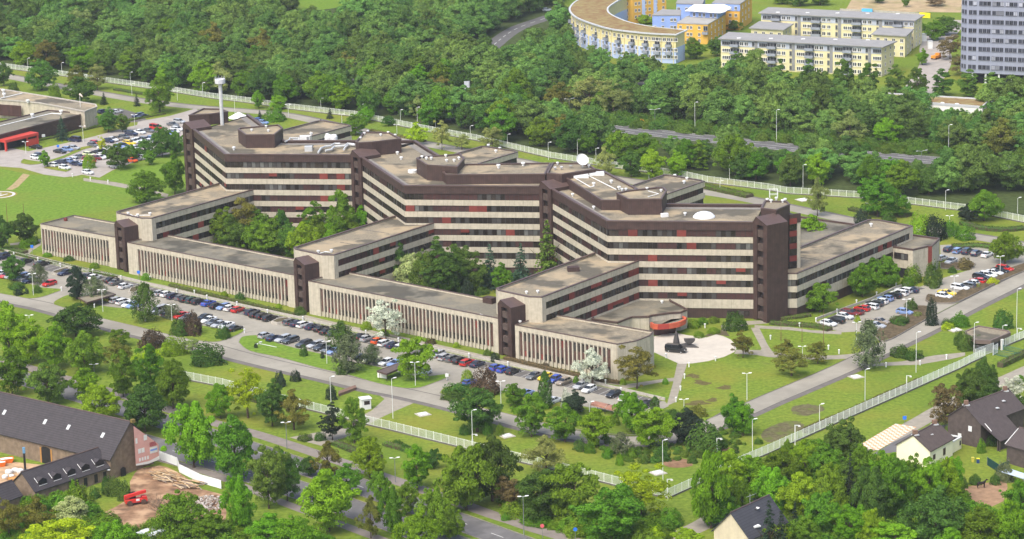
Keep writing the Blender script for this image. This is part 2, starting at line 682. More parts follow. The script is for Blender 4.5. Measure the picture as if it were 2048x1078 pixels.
struct('parking_bays', ribbon(MB(), bay_up, 0.0, -5.4, 0.020), BAY, 'dark parking bays along the low concrete wall')
FIN_DIR = (G(1242, 783) - G(149, 541)).to_2d().normalized()
C_DIR = Vector((math.cos(math.radians(53.2)), math.sin(math.radians(53.2))))
lines = MB()


def bay_lines(a_px, b_px, step, depth, d2):
    A, B = G(*a_px).to_2d(), G(*b_px).to_2d()
    L = (B - A).length
    u = (B - A) / L
    n = int(L / step)
    for i in range(n + 1):
        p = A + u * (i * step)
        q = p + d2 * depth
        s = u * 0.07
        lines.quad((*(p - s), 0.034), (*(q - s), 0.034), (*(q + s), 0.034), (*(p + s), 0.034))


bay_lines((13, 507), (640, 650), 2.62, 5.2, -C_DIR)
bay_lines((665, 656), (1320, 801), 2.62, 5.2, -C_DIR)

# grass islands with kerbs between the car park and the ring road
KERB = mat('kerb_stone', (0.20, 0.18, 0.155), 0.9, 0.12, 1.0, 0.2)


def island(name, px, m=GRASS, sm=4, label=None, h=0.10):
    pts = ccw(gl(smooth(list(px) + [px[0]], sm)[:-1] if sm else px))
    o = struct(name, MB().prism(pts, 0.0, h + 0.02), m, label)
    inner = offset_line(pts, 0.0, True)
    k = MB().wall(pts, 0.0, 0.16, 0.0, h, closed=True)
    kk = put('kerb', k, KERB, o)
    return o


island('grass_island', [(-20, 552), (20, 560), (65, 570), (86, 576), (122, 579), (105, 587), (83, 594), (62, 597), (39, 594), (-20, 580)],
       label='grass island at the left end of the car park')
island('grass_island', [(108, 609), (113, 601), (149, 589), (200, 611), (263, 619), (311, 631), (354, 641), (411, 653), (461, 662), (486, 658), (482, 666),
                        (450, 680), (428, 684), (404, 682), (367, 676), (277, 654), (197, 635), (120, 613)],
       label='long grass island with shrubs in front of the parked cars')
island('grass_island', [(478, 685), (486, 674), (520, 672), (552, 686), (596, 698), (644, 709), (690, 722), (750, 733), (834, 753), (893, 749), (894, 755),
                        (856, 770), (834, 776), (804, 776), (753, 766), (690, 748), (644, 738), (600, 726), (555, 714), (500, 702)], LAWN,
       label='bright grass island with a fallen lamp post')
island('grass_island', [(880, 786), (892, 775), (940, 768), (985, 780), (1060, 794), (1130, 808), (1200, 820), (1290, 838), (1340, 838), (1400, 826), (1445, 822), (1400, 846),
                        (1350, 862), (1310, 869), (1210, 867), (1090, 846), (1000, 824), (926, 808)],
       label='planted grass island at the right end of the car park')

# sidewalk along the finned wing, plaza, paths
struct('sidewalk', ribbon(MB(), gl([(50, 508), (138, 530), (216, 547), (300, 567), (420, 591), (520, 612), (600, 630), (700, 654), (800, 675), (900, 697),
                                    (1000, 720), (1100, 742), (1200, 763), (1262, 772)]), 0.9, -0.9, 0.02), PATHM, 'grey sidewalk along the finned wing')
lawn_strip = gl([(-60, 484), (13, 502), (149, 536), (256, 557), (352, 582), (500, 613), (593, 633), (760, 672), (891, 699), (992, 722), (1143, 754), (1242, 777), (1330, 798)])
struct('lawn_strip', ribbon(MB(), lawn_strip, 2.0, -0.2, 0.016), LAWN, 'bright lawn strip above the low wall')
sheet('plaza', ZM(1180, 570, 6.34, (800, 850), (830, 862), (1130, 1000), (1300, 995), (1500, 965), (1700, 912), (1830, 850), (1858, 800), (1840, 750), (1780, 690), (1690, 650), (1600, 628),
                  (1480, 665), (1250, 640), (1090, 608), (950, 622), (800, 655)), 0.024, PLAZA, 'round pale paved plaza before the entrance')
sheet('footpath', T('C3', (990, 22), (1050, 25), (1012, 140), (985, 255), (925, 282), (965, 140)), 0.02, PATHM)
sheet('footpath', T('C3', (640, 165), (700, 150), (900, 120), (985, 110), (980, 132), (900, 138), (720, 172), (650, 182)), 0.018, PATHM)
sheet('footpath', T('B3', (1430, 885), (1480, 885), (1533, 990), (1560, 1030), (1500, 1050), (1330, 1040), (1345, 1015), (1500, 1020)), 0.018, PATHM)
sheet('footpath', T('B4', (-40, 1010), (40, 1030), (240, 1050), (400, 1050), (520, 1040), (690, 985), (720, 1010), (600, 1065), (300, 1078), (0, 1060), (-60, 1050)), 0.018, PATHM)
sheet('footpath', T('B4', (-80, 868), (0, 875), (130, 880), (260, 900), (440, 905), (440, 925), (300, 918), (120, 898), (-80, 888)), 0.018, PATHM)
sheet('footpath', T('B3', (1250, 870), (1400, 845), (1533, 840), (1533, 858), (1400, 870), (1260, 905)), 0.018, PATHM)
sheet('footpath', T('C4', (590, 45), (720, 40), (900, 35), (1100, 0), (1180, -20), (1180, -40), (1000, -22), (800, 15), (600, 28)), 0.018, PATHM)
sheet('footpath', T('B1', (130, 440), (205, 395), (245, 370), (245, 390), (190, 425), (165, 455)), 0.018, PATHM)
sheet('footpath', T('B1', (60, 380), (140, 370), (245, 355), (245, 368), (150, 385), (60, 392)), 0.018, PATHM)
sheet('footpath', T('B1', (500, -12), (700, 15), (850, 45), (1010, 85), (1000, 105), (830, 65), (650, 30), (500, 5)), 0.018, PATHM)
sheet('gate_drive', T('C2', (990, 245), (860, 300), (740, 355), (640, 410), (560, 460), (390, 520), (200, 470), (420, 430), (560, 380), (690, 310), (770, 240), (700, 190), (760, 190)), 0.022, PATHM,
      'paved drive from the ring road through the gate')
sheet('soil_patch', T('C4', (60, 385), (130, 370), (190, 380), (215, 410), (160, 440), (60, 480), (0, 500), (-40, 440)), 0.01, mat('bare_bed', (0.105, 0.094, 0.048), 0.95, 0.35, 0.9, 0.05, detail=7, patch=[((0.10, 0.13, 0.025), 0.25, 0.5, 0.62, 0.7)]), sm=5)
sheet('soil_patch', T('C4', (140, 290), (220, 270), (330, 285), (320, 315), (230, 340), (150, 325)), 0.01, mat('bare_bed', (0.105, 0.094, 0.048), 0.95, 0.35, 0.9, 0.05, detail=7, patch=[((0.10, 0.13, 0.025), 0.25, 0.5, 0.62, 0.7)]), sm=5)
sheet('soil_patch', T('C3', (900, 620), (1010, 595), (1080, 615), (1060, 645), (940, 650)), 0.01, SOIL, sm=3)
sheet('soil_patch', T('C3', (1230, 545), (1320, 530), (1360, 550), (1290, 580), (1230, 575)), 0.01, SOIL, sm=3)
sheet('soil_patch', ZM(1180, 570, 6.34, (1450, 650), (1560, 590), (1700, 580), (1760, 640), (1690, 645), (1590, 625), (1490, 662)), 0.01, MULCH, sm=3)
for cx, cy, w, h in ((1387, 752, 18, 5), (1402, 765, 22, 6), (1450, 775, 18, 5), (1395, 806, 30, 6), (1425, 800, 14, 5)):
    pts = [(cx + w * math.cos(t) * (0.8 + 0.3 * math.sin(3 * t + cx)), cy + h * math.sin(t) * (0.8 + 0.3 * math.cos(2 * t + cy))) for t in [k * math.pi / 8 for k in range(16)]]
    sheet('soil_patch', pts, 0.008, mat('worn_grass', (0.10, 0.085, 0.032), 0.95, 0.3, 1.2, 0.05, detail=6))

# right car park
LOT2 = T('B4', (285, 850), (330, 880), (440, 912), (540, 908), (640, 935), (700, 972), (860, 890), (990, 810), (1130, 738), (1300, 660), (1540, 548), (1540, 440), (1440, 395), (1180, 382), (1030, 390),
         (1035, 470), (1150, 500), (1245, 510), (1200, 540), (1040, 590), (870, 655), (600, 745))
sheet('side_parking_lot', LOT2, 0.012, ROAD_BEIGE, 'car park beside the right wing')
struct('side_parking_bays', ribbon(MB(), gl(T('B4', (300, 848), (440, 790), (620, 725), (770, 655), (860, 630))), 0.0, -5.2, 0.020), BAY, 'dark bays of the side car park')
bay_lines(T('B4', (310, 845))[0], T('B4', (860, 632))[0], 2.6, 5.0, Vector((math.cos(math.radians(-40)), math.sin(math.radians(-40)))))
BED = mat('heather_bed', (0.072, 0.058, 0.034), 0.95, 0.35, 1.0, 0.05, col2=(0.10, 0.075, 0.045), detail=7, bump=0.6)
island('planting_bed', T('B4', (640, 935), (680, 880), (740, 835), (830, 800), (880, 762), (955, 762), (978, 790), (960, 825), (860, 888), (700, 970)), BED, 3, 'brown heather bed beside the side car park', 0.35)
island('planting_bed', T('B4', (945, 722), (960, 690), (1020, 700), (1105, 690), (1180, 655), (1290, 600), (1420, 545), (1533, 505), (1560, 500), (1560, 535), (1400, 605), (1200, 705), (1120, 738), (1030, 742), (970, 737)), BED, 3, 'long brown heather bed along the ring road', 0.4)
island('planting_bed', T('B4', (1035, 500), (1080, 495), (1240, 505), (1225, 530), (1140, 540), (1035, 530)), BED, 0, 'short planted bed by the corner pavilion', 0.3)

# upper left car park and yard
sheet('upper_parking_lot', ZM(30, 220, 5.689, (-200, 400), (-200, 640), (70, 660), (330, 735), (560, 765), (700, 750), (760, 735), (960, 770), (1100, 690), (1320, 605), (1600, 530), (1920, 470), (1920, 330), (1990, 180), (2060, 60), (2100, 20), (2060, -20),
                              (1930, 20), (1750, 70), (1400, 130), (1390, 170), (1150, 230), (900, 300), (700, 350), (330, 430), (150, 470)), 0.012, mat('upper_lot_paving', (0.30, 0.27, 0.24), 0.9, 0.12, 0.3, 0.15, detail=6), 'paved car park by the low building with the red canopy')
sheet('upper_parking_bays', ZM(30, 220, 5.689, (950, -10), (1000, 70), (1200, 140), (1380, 140), (1500, 110), (1400, 40), (1200, -20)), 0.016, BAY)
island('grass_island', ZM(30, 220, 5.689, (70, 605), (100, 560), (300, 590), (560, 520), (760, 425), (1010, 385), (1000, 400), (780, 450), (560, 545), (330, 605), (180, 625)), GRASS, 2, 'narrow grass island in the upper car park')
island('grass_island', ZM(30, 220, 5.689, (330, 660), (400, 625), (500, 640), (640, 680), (580, 705), (420, 680)), GRASS, 0, 'small grass island at the tip of the upper car park')
lawnH = sheet('helipad_lawn', [(-80, 340), (0, 337), (60, 349), (130, 355), (215, 364), (250, 370), (330, 392), (390, 410), (234, 420), (84, 440), (60, 470), (-80, 480)], 0.006, LAWN, 'bright mown lawn around the helipad')
sheet('lawn', ZM(30, 220, 5.689, (960, 790), (1100, 700), (1330, 610), (1600, 540), (1940, 480), (1960, 900), (1700, 1000), (1300, 850), (1100, 810)), 0.006, LAWN, 'bright lawn below the upper car park')
sheet('dirt_track', [(46, 347), (60, 350), (48, 362), (36, 374), (24, 380), (12, 379), (24, 370), (36, 358)], 0.010, mat('trodden_track', (0.30, 0.23, 0.12), 0.95, 0.25, 0.8, 0.05, detail=6), 'trodden sandy track across the helipad lawn')
# helipad ring and letter
hc_t, hc_b = G(12, 382.6), G(12, 396.0)
HR = (hc_t - hc_b).length / 2
HC = Vector((G(30.5, 389).x - HR, (hc_t.y + hc_b.y) / 2))
hp = MB()
N = 48
for k in range(N):
    t0, t1 = 2 * math.pi * k / N, 2 * math.pi * (k + 1) / N
    hp.quad((HC.x + HR * math.cos(t0), HC.y + HR * math.sin(t0), 0.03), (HC.x + HR * math.cos(t1), HC.y + HR * math.sin(t1), 0.03),
            (HC.x + (HR - 1.0) * math.cos(t1), HC.y + (HR - 1.0) * math.sin(t1), 0.03), (HC.x + (HR - 1.0) * math.cos(t0), HC.y + (HR - 1.0) * math.sin(t0), 0.03))
sheet_h = struct('helipad_turf', MB().poly([(HC.x + HR * 1.12 * math.cos(2 * math.pi * k / 32), HC.y + HR * 1.12 * math.sin(2 * math.pi * k / 32)) for k in range(32)], 0.014), mat('dry_turf', (0.20, 0.17, 0.035), 0.95, 0.25, 0.8, 0.05, detail=6))
struct('helipad_ring', hp, WHITE_LINE, 'white painted helipad ring on the lawn')
hl = MB()
hd = Vector((math.cos(math.radians(55)), math.sin(math.radians(55))))
hn = Vector((hd.y, -hd.x))
for s in (-1, 1):
    c = HC + hn * (s * HR * 0.26)
    a, b, w = c - hd * HR * 0.45, c + hd * HR * 0.45, hn * 0.45
    hl.quad((*(a - w), 0.031), (*(a + w), 0.031), (*(b + w), 0.031), (*(b - w), 0.031))
a, b, w = HC - hn * (HR * 0.26 - 0.45), HC + hn * (HR * 0.26 - 0.45), hd * 0.45
hl.quad((*(a - w), 0.031), (*(b - w), 0.031), (*(b + w), 0.031), (*(a + w), 0.031))
struct('helipad_letter', hl, WHITE_LINE, 'white letter H painted inside the helipad ring')

# front avenue: two carriageways, median, sidewalks
NORTH = gl(smooth([(-120, 708), (149, 788), (244, 817), (400, 866), (520, 905), (645, 947), (726, 975), (839, 1015), (929, 1047), (1006, 1075), (1120, 1116), (1240, 1160)]))
SOUTH = gl(smooth([(-80, 778), (80, 822), (200, 858), (329, 897), (383, 911), (449, 931), (600, 981), (776, 1042), (900, 1086), (1000, 1122)]))
WALKN = gl(smooth([(-100, 690), (100, 748), (260, 795), (400, 838), (512, 868), (629, 906), (746, 946), (863, 986), (980, 1028), (1024, 1042), (1067, 1057), (1124, 1074), (1200, 1100)]))
WALKS = gl(smooth([(320, 918), (390, 938), (450, 958), (562, 1004), (672, 1045), (746, 1073), (820, 1100)]))
struct('avenue_north_lane', ribbon(MB(), NORTH, 3.9, -3.9, 0.03), ASPHALT, 'asphalt carriageway of the avenue nearer the fence')
struct('avenue_south_lane', ribbon(MB(), SOUTH, 4.3, -4.3, 0.03), ASPHALT, 'asphalt carriageway of the avenue nearer the farm')
struct('avenue_sidewalk', ribbon(MB(), WALKN, 2.0, -2.0, 0.028), mat('avenue_walk', (0.19, 0.165, 0.145), 0.9, 0.14, 0.4, 0.15, detail=6), 'paved sidewalk and cycle path along the avenue')
struct('avenue_sidewalk', ribbon(MB(), WALKS, 1.4, -1.4, 0.028), mat('avenue_walk', (0.19, 0.165, 0.145)), 'sidewalk on the farm side of the avenue')
for ln, nm in ((NORTH, 4.0), (SOUTH, 4.4)):
    k = MB().wall(ln, -nm, nm + 0.18, 0, 0.12)
    k.wall(ln, nm + 0.18, -nm, 0, 0.12)
    struct('avenue_kerb', k, KERB)


def dashes(line, off, ln, gap, wid=0.09, z=0.045):
    P = [Vector(p) for p in offset_line(line, off)]
    acc, on = 0.0, True
    need = ln
    for i in range(len(P) - 1):
        a, b = P[i], P[i + 1]
        L = (b - a).length
        if L < 1e-6:
            continue
        u = (b - a) / L
        n = Vector((-u.y, u.x)) * wid
        s = 0.0
        while s < L:
            step = min(need, L - s)
            if on:
                p, q = a + u * s, a + u * (s + step)
                lines.quad((*(p - n), z), (*(q - n), z), (*(q + n), z), (*(p + n), z))
            s += step
            need -= step
            if need <= 1e-6:
                on = not on
                need = ln if on else gap


dashes(NORTH, 0, 4, 8, 0.10)
dashes(SOUTH, 0, 4, 8, 0.10)

# highway behind the rear fence and the far side roads
HWY = gl(smooth([(-80, 12), (0, 30), (100, 52), (230, 78), (350, 100), (470, 124), (660, 158), (800, 181), (960, 208), (1100, 234), (1240, 257), (1330, 268), (1430, 279), (1536, 290), (1610, 298), (1740, 310), (1870, 321), (1950, 326), (2048, 334), (2130, 342)]))
struct('highway', ribbon(MB(), HWY, 6.0, -6.0, 0.03), mat('pale_asphalt', (0.098, 0.095, 0.092), 0.9, 0.12, 0.3, 0.2, detail=5), 'four lane highway between the woods')
dashes(HWY, 0.0, 400, 1, 0.14)
dashes(HWY, 5.6, 400, 1, 0.12)
dashes(HWY, -5.6, 400, 1, 0.12)
dashes(HWY, 3.3, 6, 6, 0.14)
dashes(HWY, -3.3, 6, 6, 0.14)
SLIP = gl(smooth([(1560, 318), (1640, 326), (1730, 337), (1800, 346), (1900, 358)]))
struct('slip_road', ribbon(MB(), SLIP, 2.4, -2.4, 0.03), mat('pale_asphalt', (0.17, 0.16, 0.155)), 'slip road on the near side of the highway')
SIDE = gl(smooth([(960, 112), (985, 92), (1012, 70), (1040, 54), (1080, 40), (1110, 30), (1160, 12), (1210, -8)]))
struct('side_road', ribbon(MB(), SIDE, 4.2, -4.2, 0.03), mat('pale_asphalt', (0.17, 0.16, 0.155)), 'curving side road in the far wood')
dashes(SIDE, 0.0, 5, 5, 0.16)
EST = gl(smooth([(1815, 210), (1850, 168), (1868, 140), (1875, 118), (1872, 95), (1885, 70), (1910, 40)]))
struct('estate_street', ribbon(MB(), EST, 7.0, -6.0, 0.03), mat('pale_estate_paving', (0.30, 0.27, 0.24), 0.9, 0.12, 0.3, 0.2), 'estate street between the apartment blocks and the tower')
EST2 = gl([(1250, 165), (1480, 178), (1640, 190), (1850, 205), (2100, 218)])
struct('estate_road', ribbon(MB(), EST2, 4.0, -4.0, 0.028), mat('pale_asphalt', (0.17, 0.16, 0.155)), 'road in front of the apartment blocks')
EST3 = gl([(2010, 195), (2048, 232), (2100, 238), (2100, 228), (2048, 222), (2020, 190)])
struct('estate_yard', MB().poly(ccw(gl([(1955, 214), (2120, 226), (2120, 246), (1960, 236)])), 0.026), ASPHALT, 'tarmac yard by the low green roofed building')
sheet('far_meadow', [(585, 20), (600, -40), (705, -40), (700, 12), (640, 20)], 0.01, LAWN, 'pale green clearing in the far wood')
sheet('dry_meadow', [(1690, 22), (1720, -30), (1930, -30), (1922, 25), (1800, 24)], 0.01, mat('dry_field', (0.33, 0.25, 0.15), 0.95, 0.2, 0.2, 0.05, detail=6, patch=[((0.16, 0.17, 0.05), 0.06, 0.5, 0.7, 0.7)]), 'dry brown field beside the tower')

# lane by the houses on the right, farm yard
LANE = gl(smooth([(1300, 1100), (1340, 1080), (1400, 1052), (1440, 1030), (1560, 972), (1660, 925), (1740, 893), (1790, 870), (1840, 843), (1880, 820), (1940, 790), (2000, 765), (2060, 738), (2120, 712)]))
struct('lane', ribbon(MB(), LANE, 2.6, -2.6, 0.03), PATHM, 'narrow paved lane past the houses')
CHK = mat('orange_white_checker', (0.58, 0.53, 0.45), 0.85, 0.04, 1.0, 0.2)
CHK2 = mat('orange_checker_square', (0.52, 0.28, 0.14), 0.85, 0.06, 1.0, 0.2)
ck = MB()
ca, cb = G(1735, 897), G(1812, 851)
cu = (cb - ca).to_2d().normalized()
cn = Vector((-cu.y, cu.x))
CL, CW = (cb - ca).length, 5.6
nu, nv = 26, 6
for i in range(nu):
    for j in range(nv):
        p = ca.to_2d() + cu * (CL * i / nu) + cn * (CW * (j / nv - 0.5))
        a, b = cu * (CL / nu), cn * (CW / nv)
        ck.quad((*p, 0.036), (*(p + a), 0.036), (*(p + a + b), 0.036), (*(p + b), 0.036), (i + j) % 2)
struct('checker_paving', ck, [CHK, CHK2], 'orange and white checkered paving on the lane')
sheet('house_yard', ZM(1740, 800, 4.688, (0, 520), (180, 420), (330, 310), (560, 260), (720, 230), (930, 220), (940, 370), (780, 385), (560, 470), (300, 480)), 0.02, ASPHALT, 'tarmac yard between the two houses')
sheet('paddock', ZM(1740, 800, 4.688, (770, 900), (860, 830), (1050, 780), (1280, 760), (1290, 820), (1250, 950), (1100, 1020), (900, 1030), (800, 980)), 0.012, mat('paddock_soil', (0.26, 0.165, 0.10), 0.95, 0.22, 0.6, 0.05, detail=7), 'bare brown paddock')
sheet('paddock', ZM(1400, 960, 9.136, (1300, 420), (1450, 430), (1850, 700), (1830, 1050), (1500, 900)), 0.012, SOIL, 'patch of bare earth behind the gabled house')
sheet('farm_yard', ZM(0, 770, 4.49, (-80, 640), (120, 690), (500, 730), (420, 770), (180, 860), (60, 920), (-80, 900)), 0.012, SAND, 'sandy farm yard between the barn and the cottage')
sheet('building_site', ZM(200, 830, 4.346, (330, 470), (520, 440), (640, 480), (760, 550), (870, 640), (1060, 690), (1080, 760), (1090, 930), (880, 940), (700, 980), (420, 1000), (200, 990), (-20, 940), (-20, 880), (150, 790), (260, 700), (260, 580)), 0.012, mat('site_earth', (0.21, 0.125, 0.075), 0.95, 0.3, 0.5, 0.05, detail=7, patch=[((0.42, 0.28, 0.17), 0.14, 0.48, 0.62, 0.85), ((0.10, 0.065, 0.045), 0.3, 0.55, 0.7, 0.6)]), 'excavated sandy building site beside the barn', sm=2)
struct('road_markings', lines, WHITE_LINE, 'white painted lane and bay lines')
# ================================================================== the office complex
rng = random.Random(11)
STEP = Vector((57.9, -52.6))
O_ = [Vector((-31.1, 789.3)) + STEP * (k - 1) for k in range(-1, 4)]      # O_[k+1] = module k


def OK(k):
    return O_[k + 1]


def rel(k, *pts):
    o = OK(k)
    return [(o.x + p[0], o.y + p[1]) for p in pts]


TOPS = [5.4, 8.95, 12.5, 16.05, 19.6, 23.15]
BOTS = [2.86, 7.3, 10.85, 14.4, 17.95, 21.5]
ROWS = [(TOPS[i] + 0.0, (BOTS[i + 1] if i < 5 else 25.05)) for i in range(6)]
complex_ = thing('office_building', (0, 770, 0), 'sprawling concrete and brown metal office complex with stepped wings and finned front', 'office building')

# ---- window pieces (x along the wall, outside towards -y)
WW, WH = 2.65, 1.9


def window_mesh(name, pane_mats, blind=None):
    b = MB()
    fr = 0.09
    b.box((WW / 2, 0.0, fr / 2), (WW, 0.12, fr), mi=0)
    b.box((WW / 2, 0.0, WH - fr / 2), (WW, 0.12, fr), mi=0)
    for x in (fr / 2, WW / 2, WW - fr / 2):
        b.box((x, -0.004, WH / 2), (fr, 0.12, WH - 2 * fr), mi=0)
    for i in range(2):
        x0, x1 = fr + i * (WW / 2 - fr / 4), WW / 2 - fr / 2 + i * (WW / 2 - fr / 2)
        b.quad((x0, 0.02, fr), (x1, 0.02, fr), (x1, 0.02, WH - fr), (x0, 0.02, WH - fr), 1 + i)
    if blind:
        z0 = WH * (1 - blind)
        b.box((WW / 2, -0.14, (WH + z0) / 2), (WW - 0.1, 0.06, WH - z0), mi=3)
    return b.mesh(name, [BRONZE_DK, pane_mats[0], pane_mats[1], REDBLIND])


CURT2 = mat('grey_curtain', (0.05, 0.046, 0.042), 0.5, 0.2, 1.0, 0.4, objvar=0.3)
WIN = {'dark': window_mesh('window', [GLASS, GLASS]), 'half': window_mesh('window', [GLASS, CURT2]), 'curt': window_mesh('window', [CURTAIN, CURT2]),
       'curt2': window_mesh('window', [CURT2, GLASS]), 'red': window_mesh('window', [GLASS, GLASS], 0.98), 'redhalf': window_mesh('window', [GLASS, GLASS], 0.55),
       'brown': window_mesh('window', [REDBROWN, REDBROWN])}


def window_row(part, A, B, z0, z1, module=WW, out=0.03, red=0.09, brown=0.20, pale=0.18, ends=0.15):
    A, B = V2(A), V2(B)
    L = (B - A).length
    u = (B - A) / L
    nrm = Vector((u.y, -u.x))
    n = max(1, int(round((L - 2 * ends) / module)))
    w = (L - 2 * ends) / n
    th = math.atan2(u.y, u.x)
    st = 'dark'
    for i in range(n):
        if rng.random() < 0.62 or st in ('red', 'redhalf'):
            r = rng.random()
            st = 'red' if r < red * 0.6 else 'redhalf' if r < red else 'brown' if r < red + brown else 'curt' if r < red + brown + pale * 0.5 else 'curt2' if r < red + brown + pale else 'half' if r < red + brown + pale + 0.25 else 'dark'
        p = A + u * (ends + w * i) + nrm * out
        place('window', WIN[st], part, (p.x, p.y, z0), th, (w / WW, 1, (z1 - z0) / WH))


def gap_roof(part, poly, z, m=GRAVEL, edge=None):
    put('roof', MB().poly(poly, z), m, part)


# ---- three stepped main blocks
for k in range(3):
    A, O, B = rel(k, (-14.3, 42.1), (0, 0), (40.4, -6.0))
    Q = rel(k, (17.0, 19.4))[0]
    Rr = rel(k, (1.1, 66.7))[0]
    Rn = rel(k + 1, (1.1, 66.7))[0] if k < 2 else rel(k, (44.5, 15.4))[0]
    poly = ccw([A, O, B, Rn, Q, Rr])
    body = put('main_block', MB().prism(offset_line(poly, 0.25, True), 0.0, 26.9, top=False), BRONZE_DK, complex_)
    body['label'] = ['left', 'middle', 'right'][k] + ' stepped main block with pale concrete bands'
    front = [A, O, B]
    back = [Rn, Q, Rr]
    for i in range(6):
        b = MB().wall(front, 0.2, 0.22, BOTS[i], TOPS[i])
        put('concrete_band', b, CONC, body)
        put('concrete_band', MB().wall(back, 0.2, 0.22, BOTS[i], TOPS[i]), CONC, body)
    put('ground_panel', MB().wall(front, 0.22, 0.06, 0.0, 2.86), BRONZE, body)
    par = MB().wall(front, 0.4, 0.26, 25.05, 27.2)
    par.wall(front, 0.55, 0.38, 27.2, 27.55, 1)
    par.wall(back, 0.4, 0.26, 25.05, 27.2)
    par.wall(back, 0.55, 0.38, 27.2, 27.55, 1)
    put('parapet', par, [BRONZE, BRONZE_TOP], body)
    gap_roof(body, offset_line(poly, 0.3, True), 26.6)
    edge = MB()
    ribbon(edge, offset_line(front, 0.6), 2.0, 0.0, 26.66)
    ribbon(edge, offset_line(back, 0.6), 2.4, 0.0, 26.66)
    put('roof_walkway', edge, mat('roof_slabs', (0.20, 0.185, 0.165), 0.9, 0.15, 0.8, 0.15, detail=5), body)
    for i, (z0, z1) in enumerate(ROWS):
        window_row(body, A, O, z0, z1, red=0.09, brown=0.2, pale=0.12)
        window_row(body, O, B, z0, z1, red=0.10, brown=0.28, pale=0.16 if i < 5 else 0.42)
    if k == 2:
        window_row(body, tuple(V2(O).lerp(V2(B), 0.80)), tuple(V2(O).lerp(V2(B), 0.96)), 0.75, 2.3, red=0.0, out=0.12)

# ---- rooftop brown plant rooms
def plant_room(poly_px, z0, z1, name='plant_room', roofm=GRAVEL, drop=0.45):
    poly = ccw(gl(poly_px, z1))
    b = put(name, MB().prism(poly, z0, z1 - 0.001, top=False), BRONZE, complex_)
    c = MB().wall(poly, 0.45, 0.10, z1 - 0.35, z1 + 0.02, 0, True)
    put('coping', c, BRONZE_TOP, b)
    put('roof', MB().poly(offset_line(poly, 0.1, True), z1 - drop), roofm, b)
    return b


PH = 30.4
plant_room(ZM(360, 210, 5.675, (100, 112), (330, 100), (545, 72), (470, 40), (260, 35)), 26.6, PH)
plant_room(ZM(440, 220, 6.827, (245, 258), (348, 335), (742, 332), (858, 242), (800, 195), (270, 240)), 26.6, PH + 0.6)
plant_room(ZM(700, 250, 5.689, (62, 185), (100, 200), (250, 190), (582, 152), (450, 82), (160, 74)), 26.6, PH + 0.8)
plant_room(ZM(700, 250, 5.689, (755, 375), (872, 450), (1220, 472), (1302, 378), (1255, 325), (800, 357)), 26.6, PH + 1.0)
plant_room([(878, 337), (892.5, 349), (1090, 347.5), (1102, 325), (932, 327.5)], 26.6, 29.6)
plant_room(ZM(1040, 290, 5.12, (272, 285), (430, 297), (775, 242), (720, 207), (600, 180), (332, 177)), 26.6, PH + 0.6)
plant_room(ZM(1040, 290, 5.12, (437, 312), (835, 562), (1090, 562), (1190, 440), (845, 258), (785, 243)), 26.6, 29.6)
plant_room(ZM(1040, 290, 5.12, (988, 487), (1108, 552), (1450, 550), (1503, 462), (1470, 430), (1400, 430), (1100, 462)), 26.6, PH + 0.8)
_p4 = ZM(1480, 380, 3.99, (166, 142), (290, 157), (398, 112), (376, 86), (196, 82))
plant_room(_p4, 0.0, 30.4, 'plant_tower')


# ---- brown stair towers with landings
def stair_tower(PL, PR, depth, z_side, z_ridge, storeys, z0=0.0):
    PL, PR = V2(PL), V2(PR)
    u = (PR - PL).normalized()
    W = (PR - PL).length
    n = Vector((u.y, -u.x))

    def P(s, d, z):
        q = PL + u * s - n * d
        return (q.x, q.y, z)
    r = 0.22 * W
    tower = MB()
    prof = [(0, z_side), (r, z_ridge), (W, z_side)]
    # back, sides and roof
    tower.quad(P(W, 0, z0), P(W, depth, z0), P(W, depth, z_side), P(W, 0, z_side))
    tower.quad(P(0, depth, z0), P(0, 0, z0), P(0, 0, z_side), P(0, depth, z_side))
    tower.add([P(W, depth, z0), P(0, depth, z0), P(0, depth, z_side), P(r, depth, z_ridge), P(W, depth, z_side)], [(0, 1, 2, 3, 4)])
    a, b = 0.27 * W, 0.72 * W
    zr = z_side - 0.5
    tower.quad(P(0, 0, z0), P(a, 0, z0), P(a, 0, zr), P(0, 0, zr))
    tower.quad(P(b, 0, z0), P(W, 0, z0), P(W, 0, zr), P(b, 0, zr))
    tower.add([P(0, 0, zr), P(W, 0, zr), P(W, 0, z_side), P(r, 0, z_ridge), P(0, 0, z_side)], [(0, 1, 2, 3, 4)])
    tower.quad(P(a, 0, z0), P(a, 1.1, z0), P(a, 1.1, zr), P(a, 0, zr))
    tower.quad(P(b, 1.1, z0), P(b, 0, z0), P(b, 0, zr), P(b, 1.1, zr))
    tower.quad(P(a, 1.1, z0), P(b, 1.1, z0), P(b, 1.1, zr), P(a, 1.1, zr), 2)
    tower.quad(P(0, -0.1, z_side), P(r, -0.1, z_ridge), P(r, depth, z_ridge), P(0, depth, z_side), 1)
    tower.quad(P(r, -0.1, z_ridge), P(W, -0.1, z_side), P(W, depth, z_side), P(r, depth, z_ridge), 1)
    t = put('stair_tower', tower, [BRONZE, BRONZE_TOP, BRONZE_DK], complex_)
    for i in range(storeys):
        z = z0 + (zr - z0) * (i + 0.05) / storeys + 0.3
        h = (zr - z0) / storeys * 0.52
        m = MB()
        q0, q1 = P(a + 0.04, 0.25, z), P(b - 0.04, 0.25, z)
        m.quad(q0, q1, P(b - 0.04, 0.25, z + h), P(a + 0.04, 0.25, z + h))
        m.quad(P(a + 0.04, 0.25, z + h), P(b - 0.04, 0.25, z + h), P(b - 0.04, 1.05, z + h), P(a + 0.04, 1.05, z + h))
        put('stair_landing', m, mat('brown_concrete', (0.085, 0.062, 0.052), 0.9, 0.2, 1.0, 0.1, coords='uv', streak=0.4), t)
    return t


